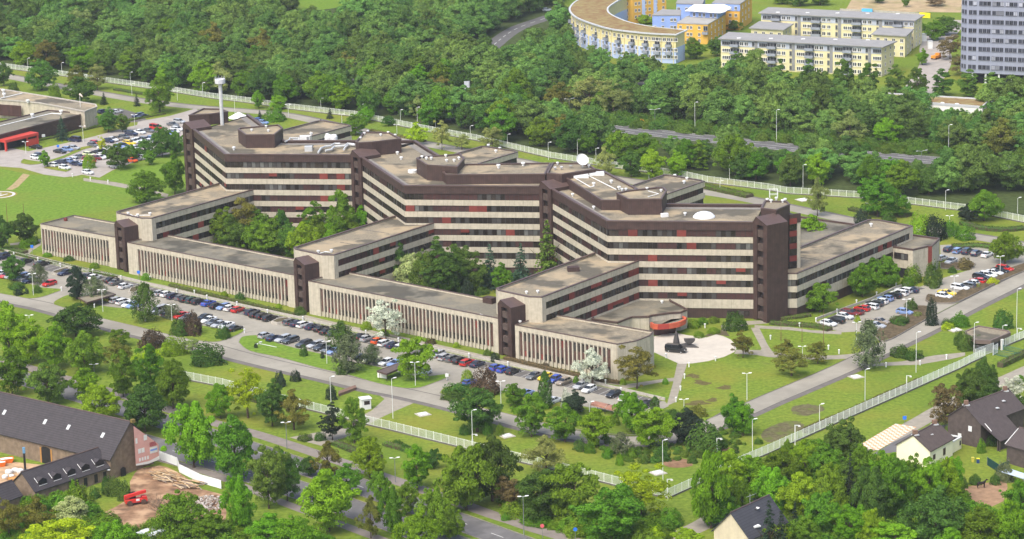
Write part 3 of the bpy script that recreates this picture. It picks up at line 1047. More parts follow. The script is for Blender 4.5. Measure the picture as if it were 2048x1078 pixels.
for k in range(-1, 3):
    PLt, PRt = rel(k, (40.4, -6.0), (43.6, -10.5))
    if k == -1:
        PLt, PRt = rel(0, (-17.7, 46.7), (-14.3, 42.1))
    u = (V2(PRt) - V2(PLt)).normalized()
    n = Vector((u.y, -u.x)) * 0.9
    stair_tower(V2(PLt) + n - u * 0.15, V2(PRt) + n + u * 0.15, 7.5, 27.6, 29.3, 7)

# ---- wings
def wing(pts, top, k_tops, rows, label, right=None, left=True, roofm=GRAVEL):
    """pts: outline starting with the long right-hand facade (from the slab outwards or any order), counter-clockwise"""
    poly = ccw(pts)
    w = put('wing', MB().prism(offset_line(poly, 0.22, True), 0.0, top - 0.6, top=False), BRONZE_DK, complex_)
    w['label'] = label
    put('roof', MB().poly(offset_line(poly, 0.2, True), top - 0.5), roofm, w)
    cop = MB().wall(poly, 0.45, 0.26, top - 0.02, top + 0.2, 0, True)
    put('coping', cop, BRONZE_TOP, w)
    a0, b0 = V2(poly[0]), V2(poly[len(poly) // 2])
    for f in (0.3, 0.62):
        c0 = a0.lerp(b0, f)
        d0 = Vector((C_DIR.y, -C_DIR.x)) * 5.2
        put('roof_seam', MB().wall([tuple(c0 - d0), tuple(c0 + d0)], 0.12, 0.12, top - 0.5, top - 0.44), mat('seam_grey', (0.12, 0.11, 0.095), 0.9, 0.2, 1.0, 0.1), w)
    for i in k_tops:
        put('concrete_band', MB().wall(poly, 0.2, 0.20, BOTS[i], TOPS[i], 0, True), CONC, w)
    return w, poly


for k in range(3):
    P1, P2, P3, P4 = (-19.2, -38.0), (-22.5, -37.3), (-30.4, -29.8), (-31.0, -27.5)
    pts = rel(k, P1, (9.4, 0.2), (4.0, 6.0), (-2.4, 10.8), P4, P3, P2)
    w, poly = wing(pts, 16.05, [0, 1, 2, 3], None, ['left', 'middle', 'right'][k] + ' front wing with a flat gravel roof')
    # solid concrete head of the wing
    a = Vector((C_DIR.x, C_DIR.y))
    A0 = V2(rel(k, P1)[0])
    B0 = V2(rel(k, P4)[0])
    head = [tuple(A0 + a * 1.6), tuple(A0), rel(k, P2)[0], rel(k, P3)[0], tuple(B0), tuple(B0 + a * 3.0)]
    put('wing_head', MB().wall(list(reversed(head)), 0.15, 0.24, 0.0, 16.02), CONC, w)
    E = rel(k, (8.3, -1.3))[0]
    for (z0, z1) in ROWS[:3]:
        window_row(w, tuple(A0 + a * 1.7), E, z0, z1, red=0.24, brown=0.25, pale=0.08)
    put('ground_panel', MB().wall([tuple(A0 + a * 1.7), E], 0.2, 0.05, 0, 2.86), BRONZE, w)
    # rear wing seen over the roof
    rp = rel(k, (4.6, 60.0), (33.9, 99), (32.7, 101.3), (24, 109.3), (21.9, 110), (-9, 68.7), (0.6, 62.0))
    w2, poly2 = wing(rp, 16.05, [0, 1, 2, 3], None, ['left', 'middle', 'right'][k] + ' rear wing')
    for (z0, z1) in ROWS[:3]:
        window_row(w2, rp[0], tuple(V2(rp[0]).lerp(V2(rp[1]), 0.93)), z0, z1, red=0.05, brown=0.6)

# right wing and its corner pavilion
W4 = [(72.9, 731.3), (78.4, 730.7), (118.0, 783.4), (116.7, 785.0), (109.2, 792.7), (106.5, 793.0), (81.0, 759.0), (70.5, 745.0)]
w4, p4 = wing(W4, 12.5, [0, 1, 2], None, 'right hand wing with long window strips')
put('concrete_pier', MB().wall([tuple(V2(W4[2]) - C_DIR * 1.6), W4[2], W4[3], W4[4], W4[5]], 0.15, 0.24, 0.0, 12.48), CONC, w4)
for (z0, z1) in ROWS[:2]:
    window_row(w4, W4[0], W4[1], z0, z1, red=0.0, brown=0.3, pale=0.6)
    window_row(w4, W4[1], tuple(V2(W4[2]) - C_DIR * 1.7), z0, z1, red=0.14, brown=0.2, pale=0.2)
put('ground_panel', MB().wall([W4[0], W4[1], tuple(V2(W4[2]) - C_DIR * 1.7)], 0.2, 0.05, 0, 2.86), BRONZE, w4)
PV = [(111.1, 773.9), (116.3, 769.6), (121.3, 773.5), (122.4, 773.3), (126.1, 782.5), (118.7, 788.5)]
pv = put('pavilion', MB().prism(offset_line(ccw(PV), 0.2, True), 0, 8.4, top=False), CONC, complex_)
put('roof', MB().poly(ccw(PV), 8.45), GRAVEL_D, pv)
put('coping', MB().wall(ccw(PV), 0.4, 0.05, 8.5, 8.98, 0, True), BRONZE_TOP, pv)
put('concrete_wall', MB().wall(ccw(PV), 0.1, 0.0, 2.9, 8.5, 0, True), CONC, pv)
put('concrete_wall', MB().wall([PV[1], PV[2]], 0.1, 0.02, 0.0, 2.9), CONC, pv)
window_row(pv, tuple(V2(PV[0]).lerp(V2(PV[1]), 0.05)), tuple(V2(PV[0]).lerp(V2(PV[1]), 0.78)), 5.4, 7.3, out=0.06, red=0, brown=0)
put('dark_opening', MB().wall([tuple(V2(PV[0]).lerp(V2(PV[1]), 0.3)), tuple(V2(PV[0]).lerp(V2(PV[1]), 0.75))], 0.0, 0.12, 0.0, 2.85), BLACK, pv)
put('red_panel', MB().wall([PV[2], PV[3]], 0.05, 0.12, 2.4, 8.7), REDBLIND, pv)
# low annex behind the right wing
AN = ccw(gl([(1597, 432), (1712, 448), (1760, 462), (1640, 500), (1597, 495)], 6.0))
an = put('annex', MB().prism(AN, 0, 5.6, top=False), CONC, complex_)
put('roof', MB().poly(AN, 5.5), GRAVEL_D, an)
put('coping', MB().wall(AN, 0.4, 0.06, 5.6, 6.1, 0, True), BRONZE_TOP, an)
# end face of the slab beside the plant tower: stacked windows and pale pier
pe = G(1588, 533, 12.5)
ee = Vector((math.cos(math.radians(25)), math.sin(math.radians(25))))
e0, e1, e2 = pe.to_2d() - ee * 1.6, pe.to_2d() + ee * 0.9, pe.to_2d() + ee * 2.0
end = put('end_wall', MB().prism(ccw([tuple(e0), tuple(e2), tuple(e2 + Vector((-4, 9))), tuple(e0 + Vector((-6, 9)))]), 12.0, 26.6), BRONZE_DK, complex_)
put('concrete_pier', MB().wall([tuple(e1), tuple(e2)], 0.4, 0.15, 12.0, 25.0), CONC_P, end)
put('parapet', MB().wall([tuple(e0), tuple(e2)], 0.4, 0.3, 25.0, 27.5), BRONZE, end)
for i in range(4):
    m = WIN['red'] if i in (0, 1, 2, 3) else WIN['dark']
    place('window', WIN['dark'], end, (e0.x, e0.y - 0.15, TOPS[2] + 3.55 * i - 0.1), math.radians(25), ((e1 - e0).length / WW, 1, 0.85))
    place('red_blind', WIN['red'], end, (e0.x, e0.y - 0.15, TOPS[2] + 3.55 * i + 1.6), math.radians(25), ((e1 - e0).length / WW, 1, 0.85))

# ---- finned low front wing, four stretches
FIN_Z = 9.65
FH0, FH1 = 0.15, 8.25
fin_me = MB().box((0, 0, (FH0 + FH1) / 2), (0.38, 0.40, FH1 - FH0)).mesh('fin', CONC_P)


FINP = mat('fin_panel_brown', (0.095, 0.050, 0.040), 0.6, 0.15, 0.6, 0.3, objvar=0.25)


def fin_window(name, up, mid, low):
    b = MB()
    w = 1.0
    z = [1.5, 3.1, 5.7, 7.75]
    for i, mi in enumerate((low, mid, up)):
        b.quad((-w, 0, z[i] + 0.03), (w, 0, z[i] + 0.03), (w, 0, z[i + 1] - 0.03), (-w, 0, z[i + 1] - 0.03), mi)
    for zz in z:
        b.box((0, 0.02, zz), (2 * w, 0.10, 0.10), mi=0)
    return b.mesh(name, [BRONZE_DK, GLASS, FINP, REDBLIND, CURT2])


FW_ = [fin_window('window', 1, 2, 1), fin_window('window', 4, 2, 1), fin_window('window', 2, 2, 1), fin_window('window', 2, 2, 2), fin_window('window', 3, 2, 1), fin_window('window', 1, 2, 3)]
FIN_WEIGHTS = [0.33, 0.2, 0.2, 0.15, 0.06, 0.06]


def fin_wing(F0, F1, n_bays, pad0, pad1, label, rear=14.0, tail=None, redlow=None):
    F0, F1 = V2(F0), V2(F1)
    u = (F1 - F0).normalized()
    n = Vector((u.y, -u.x))
    th = math.atan2(u.y, u.x)
    L = (F1 - F0).length
    fp = [tuple(F0), tuple(F1)] + (tail or []) + [tuple(F1 - n * rear) if not tail else None, tuple(F0 - n * rear)]
    fp = [p for p in fp if p]
    poly = ccw(fp)
    core = offset_line(poly, 0.44, True)
    w = put('finned_wing', MB().prism(core, 0.0, FIN_Z - 0.5, top=False), CONC, complex_)
    w['label'] = label
    put('roof', MB().poly(offset_line(poly, 0.3, True), FIN_Z - 0.45), GRAVEL_D if rng.random() < 2 and not tail else GRAVEL, w)
    put('coping', MB().wall(poly, 0.35, 0.08, FIN_Z - 0.02, FIN_Z + 0.14, 0, True), BRONZE_TOP, w)
    put('concrete_band', MB().wall(poly, 0.30, 0.02, FH1, FIN_Z - 0.02, 0, True), CONC, w)
    if pad0 > 0.3:
        put('concrete_pier', MB().wall([tuple(F0), tuple(F0 + u * pad0)], 0.5, 0.0, 0.0, FH1), CONC, w)
    if pad1 > 0.3:
        put('concrete_pier', MB().wall([tuple(F1 - u * pad1), tuple(F1)], 0.5, 0.0, 0.0, FH1), CONC, w)
    if tail:
        put('concrete_wall', MB().wall([tuple(F1)] + tail, 0.4, 0.0, 0.0, FH1), CONC, w)
    s = (L - pad0 - pad1) / n_bays
    for i in range(n_bays):
        p = F0 + u * (pad0 + s * (i + 0.5)) - n * 0.38
        r = rng.random()
        acc = 0
        for j, q in enumerate(FIN_WEIGHTS):
            acc += q
            if r < acc:
                break
        if redlow and redlow[0] <= i < redlow[1]:
            j = 5
        place('window', FW_[j], w, (p.x, p.y, 0), th, ((s - 0.2) / 2.0, 1, 1))
        if i > 0:
            p = F0 + u * (pad0 + s * i) - n * 0.20
            place('fin', fin_me, w, (p.x, p.y, 0), th)
    return w


F0r, F1r = (-26.4, -41.5), (27.3, -87.3)
fin_wing((-146.0, 828.3), rel(-1, F1r)[0], 23, 0.4, 3.6, 'leftmost stretch of the finned front wing', redlow=(6, 14))
for k in (0, 1):
    A, B = rel(k, F0r, F1r)
    fin_wing(A, B, 46 + 2 * k, 4.4, 2.2 if k else 3.2, ['left middle', 'right middle'][k] + ' stretch of the finned front wing')
A = rel(2, F0r)[0]
fin_wing(A, (26.4, 673.8), 22, 1.2, 2.2, 'rightmost stretch of the finned front wing', tail=[(31.5, 676.6), (35.2, 681.2), (36.4, 685.0)])
for k in range(3):
    PLt, PRt = rel(k, (-30.4, -35.0), (-26.9, -39.4))
    u = (V2(PRt) - V2(PLt)).normalized()
    n = Vector((u.y, -u.x)) * 0.6
    stair_tower(V2(PLt) + n, V2(PRt) + n, 7.0, 13.9, 15.3, 4)

# ---- entrance hall with the round orange canopy
EN = [(21.2, 715.4), (28.1, 711.4), (32.2, 716.7), (36.9, 716.7), (37.6, 717.8), (42.4, 719.8), (45.7, 720.3), (47.8, 723.0), (46.3, 727.0), (43.9, 732.7), (43.5, 736.0), (30.0, 737.5), (24, 731)]
EN = ccw(EN)
en = put('entrance_hall', MB().prism(offset_line(EN, 0.12, True), 0, 4.8, top=False), CONC, complex_)
put('roof', MB().poly(EN, 4.85), GRAVEL_D, en)
put('coping', MB().wall(EN, 0.4, 0.05, 4.9, 5.35, 0, True), BRONZE_TOP, en)
cpx = ZM(1180, 570, 6.34, (770, 480), (800, 500), (860, 508), (1000, 500), (1130, 475), (1205, 440), (1215, 415), (1170, 395), (1080, 388))
cz = 3.7
can_front = gl(cpx, cz)
can_front = list(can_front)
canopy = MB()
inner = [(36.3, 718.2), (46.0, 721.5)]
poly = ccw(can_front + [inner[1], inner[0]])
canopy.prism(offset_line(poly, 0.6, True), 2.75, 3.4, mt=1)
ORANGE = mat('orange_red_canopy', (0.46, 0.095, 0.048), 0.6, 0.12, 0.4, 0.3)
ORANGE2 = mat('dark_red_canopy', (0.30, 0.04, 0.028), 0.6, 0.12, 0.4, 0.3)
cn_o = put('canopy', canopy, [ORANGE, GRAVEL_D], en)
lineF = can_front if (V2(can_front[1]) - V2(can_front[0])).x > 0 else list(reversed(can_front))
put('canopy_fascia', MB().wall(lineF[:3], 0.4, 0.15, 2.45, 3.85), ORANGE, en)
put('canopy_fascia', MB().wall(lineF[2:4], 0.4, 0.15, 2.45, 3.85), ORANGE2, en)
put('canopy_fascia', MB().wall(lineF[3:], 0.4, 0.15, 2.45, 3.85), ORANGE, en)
dl = gl(ZM(1180, 570, 6.34, (815, 640), (960, 625), (1090, 600)))
put('entrance_doors', MB().wall(dl, 0.5, 0.0, 0.0, 2.5), mat('dark_red_glass', (0.06, 0.018, 0.018), 0.25, 0.3, 0.8, 0.5), en)
wl = gl(ZM(1180, 570, 6.34, (525, 545), (660, 548)), 1.6)
put('dark_opening', MB().wall(wl, 0.3, 0.05, 0.9, 2.0), BLACK, en)
# ================================================================== trees and shrubs
def leaf_quads(C, Nn, size, rs, flat=0.5):
    n = len(C)
    jit = rs.normal(0, flat, (n, 3))
    N_ = Nn + jit
    N_ /= np.linalg.norm(N_, axis=1, keepdims=True) + 1e-9
    t = rs.normal(0, 1, (n, 3))
    t -= (t * N_).sum(1, keepdims=True) * N_
    t /= np.linalg.norm(t, axis=1, keepdims=True) + 1e-9
    b = np.cross(N_, t)
    s = (size * rs.uniform(0.65, 1.35, n))[:, None]
    return np.stack([C - t * s * 0.5, C - b * s * 0.36, C + t * s * 0.5, C + b * s * 0.36], 1).reshape(-1, 3)


def fit(V, H, W, z0=None):
    V = V.copy()
    r = np.percentile(np.hypot(V[:, 0], V[:, 1]), 94)
    V[:, :2] *= (W / 2) / r
    zt = np.percentile(V[:, 2], 99.6)
    zb = np.percentile(V[:, 2], 0.5)
    if z0 is None:
        z0 = zb
    V[:, 2] = z0 + (V[:, 2] - zb) * (H - z0) / (zt - zb)
    return V


def quads_mesh(name, V, mats):
    n = len(V) // 4
    me = bpy.data.meshes.new(name)
    me.vertices.add(len(V))
    me.vertices.foreach_set('co', V.astype(np.float32).ravel())
    me.loops.add(4 * n)
    me.loops.foreach_set('vertex_index', np.arange(4 * n, dtype=np.int32))
    me.polygons.add(n)
    me.polygons.foreach_set('loop_start', np.arange(0, 4 * n, 4, dtype=np.int32))
    for m in (mats if isinstance(mats, (list, tuple)) else [mats]):
        me.materials.append(m)
    me.update(calc_edges=True)
    return me


def clump_leaves(cc, cr, per, size, rs, squash=0.8):
    allC, allN = [], []
    for c, r in zip(cc, cr):
        d = rs.normal(0, 1, (per, 3))
        d[:, 2] = np.abs(d[:, 2]) * 0.9 - 0.35 * rs.random(per)
        d /= np.linalg.norm(d, axis=1, keepdims=True)
        rad = r * rs.uniform(0.72, 1.08, per)[:, None]
        p = c + d * rad * np.array([1, 1, squash])
        allC.append(p)
        allN.append(d)
    return leaf_quads(np.concatenate(allC), np.concatenate(allN), size, rs)


def crown_round(seed, H=12.0, W=9.0, z0=2.6, nc=64, per=78, leaf=0.50, top=1.0, lob=0.30):
    rs = np.random.RandomState(seed)
    cz, rz, rx = (z0 + H) / 2, (H - z0) / 2, W / 2
    ph = rs.uniform(0, 6.28, 6)
    cc, cr = [], []
    while len(cc) < nc:
        d = rs.normal(0, 1, 3)
        d /= np.linalg.norm(d)
        az = math.atan2(d[1], d[0])
        k = 1 + lob * 0.5 * (math.sin(2 * az + ph[0]) * 0.5 + math.sin(3 * az + ph[1]) * 0.5 + math.sin(4 * d[2] + ph[2]) * 0.6)
        f = rs.uniform(0.45, 0.90) ** 0.7
        taper = 1.0 - 0.42 * max(0, d[2]) * top
        r = rs.uniform(0.10, 0.30) * rx
        if rs.random() < 0.12:
            f *= 1.22
            r *= 0.7
        p = np.array([d[0] * rx * taper, d[1] * rx * taper, d[2] * rz]) * f * k * 0.93
        cc.append(p + [0, 0, cz])
        cr.append(r * (1.1 - 0.2 * max(0, d[2])))
    return clump_leaves(np.array(cc), cr, per, leaf, rs)


def crown_spruce(seed, H=13.0, W=6.5, z0=0.6, leaf=0.42):
    rs = np.random.RandomState(seed)
    C, Nn = [], []
    for t in range(15):
        h = t / 15
        z = z0 + h * (H - z0)
        R_ = W / 2 * (1 - h) ** 0.9
        nb = max(5, int(11 * (1 - h)) + 4)
        for b in range(nb):
            a = rs.uniform(0, 6.28)
            L = R_ * rs.uniform(0.75, 1.1)
            n = max(6, int(26 * (1 - h) + 6))
            s = rs.random(n) ** 0.7
            p = np.stack([L * s * math.cos(a), L * s * math.sin(a), z + 0.5 - 0.28 * L * s], 1) + rs.normal(0, 0.16, (n, 3))
            C.append(p)
            Nn.append(np.tile([0.4 * math.cos(a), 0.4 * math.sin(a), 0.9], (n, 1)))
    return leaf_quads(np.concatenate(C), np.concatenate(Nn), leaf, rs)


def crown_birch(seed, H=12.0, W=7.0, z0=2.0, leaf=0.34):
    rs = np.random.RandomState(seed)
    C, Nn = [], []
    for i in range(170):
        a, h = rs.uniform(0, 6.28), rs.random() ** 0.8
        R_ = W / 2 * math.sqrt(max(0.04, 1 - (2 * h - 0.75) ** 2 * 0.75)) * rs.uniform(0.25, 1.0)
        z = z0 + 1.0 + h * (H - z0 - 1.0)
        n = 34
        s = rs.random(n)
        p = np.stack([R_ * math.cos(a) + 0 * s, R_ * math.sin(a) + 0 * s, z - s * rs.uniform(0.9, 2.4)], 1) + rs.normal(0, 0.22, (n, 3))
        p[:, 2] = np.maximum(p[:, 2], 1.0)
        C.append(p)
        Nn.append(np.tile([math.cos(a), math.sin(a), 0.5], (n, 1)))
    return leaf_quads(np.concatenate(C), np.concatenate(Nn), leaf, rs)


def crown_column(seed, H=8.0, W=2.6, leaf=0.26):
    rs = np.random.RandomState(seed)
    n = 3600
    h = rs.random(n)
    prof = np.minimum(1, (1 - h) * 2.6) ** 0.6 * np.minimum(1, 0.6 + h * 3)
    a = rs.uniform(0, 6.28, n)
    bump = 1 + 0.10 * np.sin(3 * a + 9 * h) + 0.08 * np.sin(5 * a - 14 * h)
    r = W / 2 * prof * bump * rs.uniform(0.86, 1.05, n)
    C = np.stack([r * np.cos(a), r * np.sin(a), 0.05 + h * (H - 0.1)], 1)
    Nn = np.stack([np.cos(a), np.sin(a), 0.5 + 0 * a], 1)
    return leaf_quads(C, Nn, leaf, rs)


def crown_bush(seed, H=3.0, W=4.2, leaf=0.26, n=2600, rough=0.16):
    rs = np.random.RandomState(seed)
    d = rs.normal(0, 1, (n, 3))
    d[:, 2] = np.abs(d[:, 2])
    d /= np.linalg.norm(d, axis=1, keepdims=True)
    az = np.arctan2(d[:, 1], d[:, 0])
    k = 1 + rough * (np.sin(3 * az + seed) + np.sin(5 * az + 7 * d[:, 2]) * 0.7 + np.sin(9 * d[:, 2] + 2 * az) * 0.6)
    f = rs.uniform(0.82, 1.02, n) * k
    C = d * f[:, None] * np.array([W / 2, W / 2, H])
    C[:, 2] = np.maximum(C[:, 2], 0.05)
    return leaf_quads(C, d, leaf, rs)


def trunk_mesh(seed, H=12.0, r=0.24, m=BARK, limbs=6, top=0.72):
    rs = random.Random(seed)
    b = MB()
    pts = [(0, 0, -0.1), (rs.uniform(-.1, .1), rs.uniform(-.1, .1), H * 0.25), (rs.uniform(-.25, .25), rs.uniform(-.25, .25), H * 0.5), (rs.uniform(-.3, .3), rs.uniform(-.3, .3), H * top)]
    b.tube(pts, [r * 1.25, r, r * 0.7, r * 0.2], 7)
    for i in range(limbs):
        a = rs.uniform(0, 6.28)
        z = H * rs.uniform(0.24, 0.5)
        L = H * rs.uniform(0.2, 0.32)
        p0 = Vector((0, 0, z))
        p1 = p0 + Vector((math.cos(a) * L * 0.5, math.sin(a) * L * 0.5, L * 0.45))
        p2 = p0 + Vector((math.cos(a) * L * 0.95, math.sin(a) * L * 0.95, L * 1.05))
        b.tube([p0, p1, p2], [r * 0.5, r * 0.32, r * 0.08], 5)
    return b.mesh('trunk', m, uv=False)


LEAF = {
    'green': leafmat('leaf_green', (0.050, 0.114, 0.010), (0.150, 0.280, 0.023)),
    'mid': leafmat('leaf_mid', (0.044, 0.096, 0.014), (0.130, 0.232, 0.034)),
    'bright': leafmat('leaf_bright', (0.082, 0.177, 0.009), (0.207, 0.376, 0.021)),
    'yellow': leafmat('leaf_yellow', (0.177, 0.253, 0.009), (0.400, 0.507, 0.019)),
    'dark': leafmat('leaf_dark', (0.032, 0.072, 0.013), (0.092, 0.172, 0.030)),
    'olive': leafmat('leaf_olive', (0.087, 0.096, 0.017), (0.217, 0.217, 0.041)),
    'grey': leafmat('leaf_grey', (0.065, 0.093, 0.041), (0.152, 0.189, 0.087)),
    'pine': leafmat('leaf_pine', (0.014, 0.029, 0.017), (0.049, 0.072, 0.041), 0.15),
    'blue': leafmat('leaf_bluegreen', (0.026, 0.061, 0.035), (0.080, 0.142, 0.080), 0.15),
    'white': leafmat('leaf_blossom', (0.300, 0.330, 0.220), (0.660, 0.680, 0.560)),
    'cream': leafmat('leaf_cream', (0.072, 0.145, 0.022), (0.580, 0.667, 0.290)),
    'purple': leafmat('leaf_purple', (0.046, 0.038, 0.022), (0.140, 0.100, 0.060)),
    'light': leafmat('leaf_light', (0.145, 0.196, 0.043), (0.290, 0.334, 0.102)),
    'brown': leafmat('leaf_brown', (0.087, 0.070, 0.026), (0.203, 0.152, 0.065)),
    'wood': leafmat('leaf_wood', (0.056, 0.122, 0.026), (0.172, 0.295, 0.060), 0.18, 0.38),
}
CROWN = {
    'round': [quads_mesh('crown', fit(crown_round(s, nc=95, lob=0.55, per=210, leaf=0.31), 12, 9, 1.5), LEAF['green']) for s in range(1, 6)],
    'tall': [quads_mesh('crown', fit(crown_round(s, 14.0, 8.0, 2.0, 95, 200, 0.30, 0.85, 0.6), 14, 8, 1.3), LEAF['green']) for s in range(11, 14)],
    'loose': [quads_mesh('crown', fit(crown_round(s, 12.0, 8.5, 2.2, 70, 150, 0.29, 1.2, 0.7), 12, 8.5, 1.6), LEAF['green']) for s in range(21, 24)],
    'spruce': [quads_mesh('crown', crown_spruce(s), LEAF['blue']) for s in range(41, 43)],
    'birch': [quads_mesh('crown', fit(crown_birch(s), 12, 7, 0.9), LEAF['grey']) for s in range(51, 54)],
    'column': [quads_mesh('crown', crown_column(61), LEAF['dark'])],
    'bush': [quads_mesh('foliage', crown_bush(s), LEAF['green']) for s in range(71, 75)],
    'ball': [quads_mesh('foliage', crown_bush(s, leaf=0.2, n=3000, rough=0.04), LEAF['green']) for s in range(81, 83)],
}
CREF = {'round': (12, 9), 'tall': (14, 8), 'loose': (12, 8.5), 'cone': (13, 7.5), 'spruce': (13, 6.5), 'birch': (12, 7), 'column': (8, 2.6), 'bush': (3, 4.2), 'ball': (3, 4.2)}
TRUNK = [trunk_mesh(s) for s in range(4)]
TRUNK_B = [trunk_mesh(s + 9, r=0.16, m=BARK_B, limbs=4) for s in range(2)]
KIND = {  # kind: (crown shape, leaf material, trunk, words)
    'g': ('round', 'green', 0, 'green broadleaf tree'), 'm': ('round', 'mid', 0, 'mid green broadleaf tree'), 'b': ('round', 'bright', 0, 'bright green broadleaf tree'),
    'y': ('loose', 'yellow', 0, 'yellow green tree in fresh leaf'), 'd': ('round', 'dark', 0, 'dark green broadleaf tree'), 'o': ('loose', 'olive', 0, 'olive tinted tree in young leaf'),
    't': ('tall', 'green', 0, 'tall green tree'), 'td': ('tall', 'dark', 0, 'tall dark green tree'), 'tb': ('tall', 'bright', 0, 'tall bright green tree'), 'tm': ('tall', 'mid', 0, 'tall mid green tree'),
    'r': ('birch', 'grey', 1, 'grey green drooping birch'), 'rd': ('birch', 'dark', 1, 'dark drooping birch'), 'p': ('tall', 'pine', 0, 'dark pine'),
    's': ('spruce', 'blue', 0, 'blue green spruce'), 'sd': ('spruce', 'pine', 0, 'dark spruce'), 'sg': ('spruce', 'mid', 0, 'soft green larch'),
    'w': ('loose', 'white', 0, 'white blossoming tree'), 'cr': ('round', 'cream', 0, 'tree with creamy flower candles'), 'l': ('loose', 'light', 0, 'pale green tree in thin leaf'),
    'br': ('loose', 'brown', 0, 'brownish tree in young leaf'), 'pu': ('round', 'pine', 0, 'blackish leafed tree'), 'c': ('column', 'dark', 0, 'narrow dark columnar thuja'), 'k': ('tall', 'mid', 0, 'cone shaped green street tree'),
    'B': ('bush', 'green', None, 'green shrub'), 'Bd': ('bush', 'dark', None, 'dark green shrub'), 'Bp': ('bush', 'purple', None, 'purple brown shrub'), 'Bo': ('bush', 'olive', None, 'olive shrub'),
    'Bb': ('bush', 'bright', None, 'bright green shrub'), 'By': ('bush', 'yellow', None, 'yellow green low shrub'), 'Bk': ('bush', 'pine', None, 'blackish evergreen shrub'), 'Br': ('bush', 'brown', None, 'brown twiggy shrub'), 'Bw': ('bush', 'white', None, 'white flowering shrub'), 'Bg': ('bush', 'grey', None, 'grey green shrub'),
    'o1': ('ball', 'green', None, 'clipped round green shrub'), 'o2': ('ball', 'bright', None, 'clipped bright round shrub'), 'Bl': ('bush', 'light', None, 'pale yellow green shrub'),
}
trng = random.Random(5)
LABELLED = []     # (object, words, pixel) -> labels are completed at the end
FOOT = []


def tree_at(pos, height, width, kind, rz=None, group=None, words=True):
    shape, leaf, tk, wd = KIND[kind]
    hr, wr = CREF[shape]
    me = trng.choice(CROWN[shape])
    sx, sz = width / wr, height / hr
    rz = trng.uniform(0, 6.28) if rz is None else rz
    if tk is None:
        o = bpy.data.objects.new('shrub', me)
        COL.objects.link(o)
        o.location, o.rotation_euler, o.scale = pos, (0, 0, rz), (sx, sx * trng.uniform(0.85, 1.15), sz)
        o.material_slots[0].link = 'OBJECT'
        o.material_slots[0].material = LEAF[leaf]
        tag(o, None, 'shrub', group)
    else:
        o = empty('tree', pos, rz)
        o.scale = (sx, sx, sz)
        child('crown', me, o, mat=LEAF[leaf])
        child('trunk', trng.choice(TRUNK_B if tk == 1 else TRUNK), o)
        tag(o, None, 'tree', group)
    return o


def tree_px(x, y, top, w, kind):
    p = G(x, y)
    h = ZAT(p, top)
    width = w * MPP(p)
    o = tree_at(p, h, width, kind)
    o.name = 'tree' if KIND[kind][2] is not None else 'shrub'
    LABELLED.append((o, KIND[kind][3], (x, (y + top) / 2)))
    FOOT.append((x, y, p))
    return o


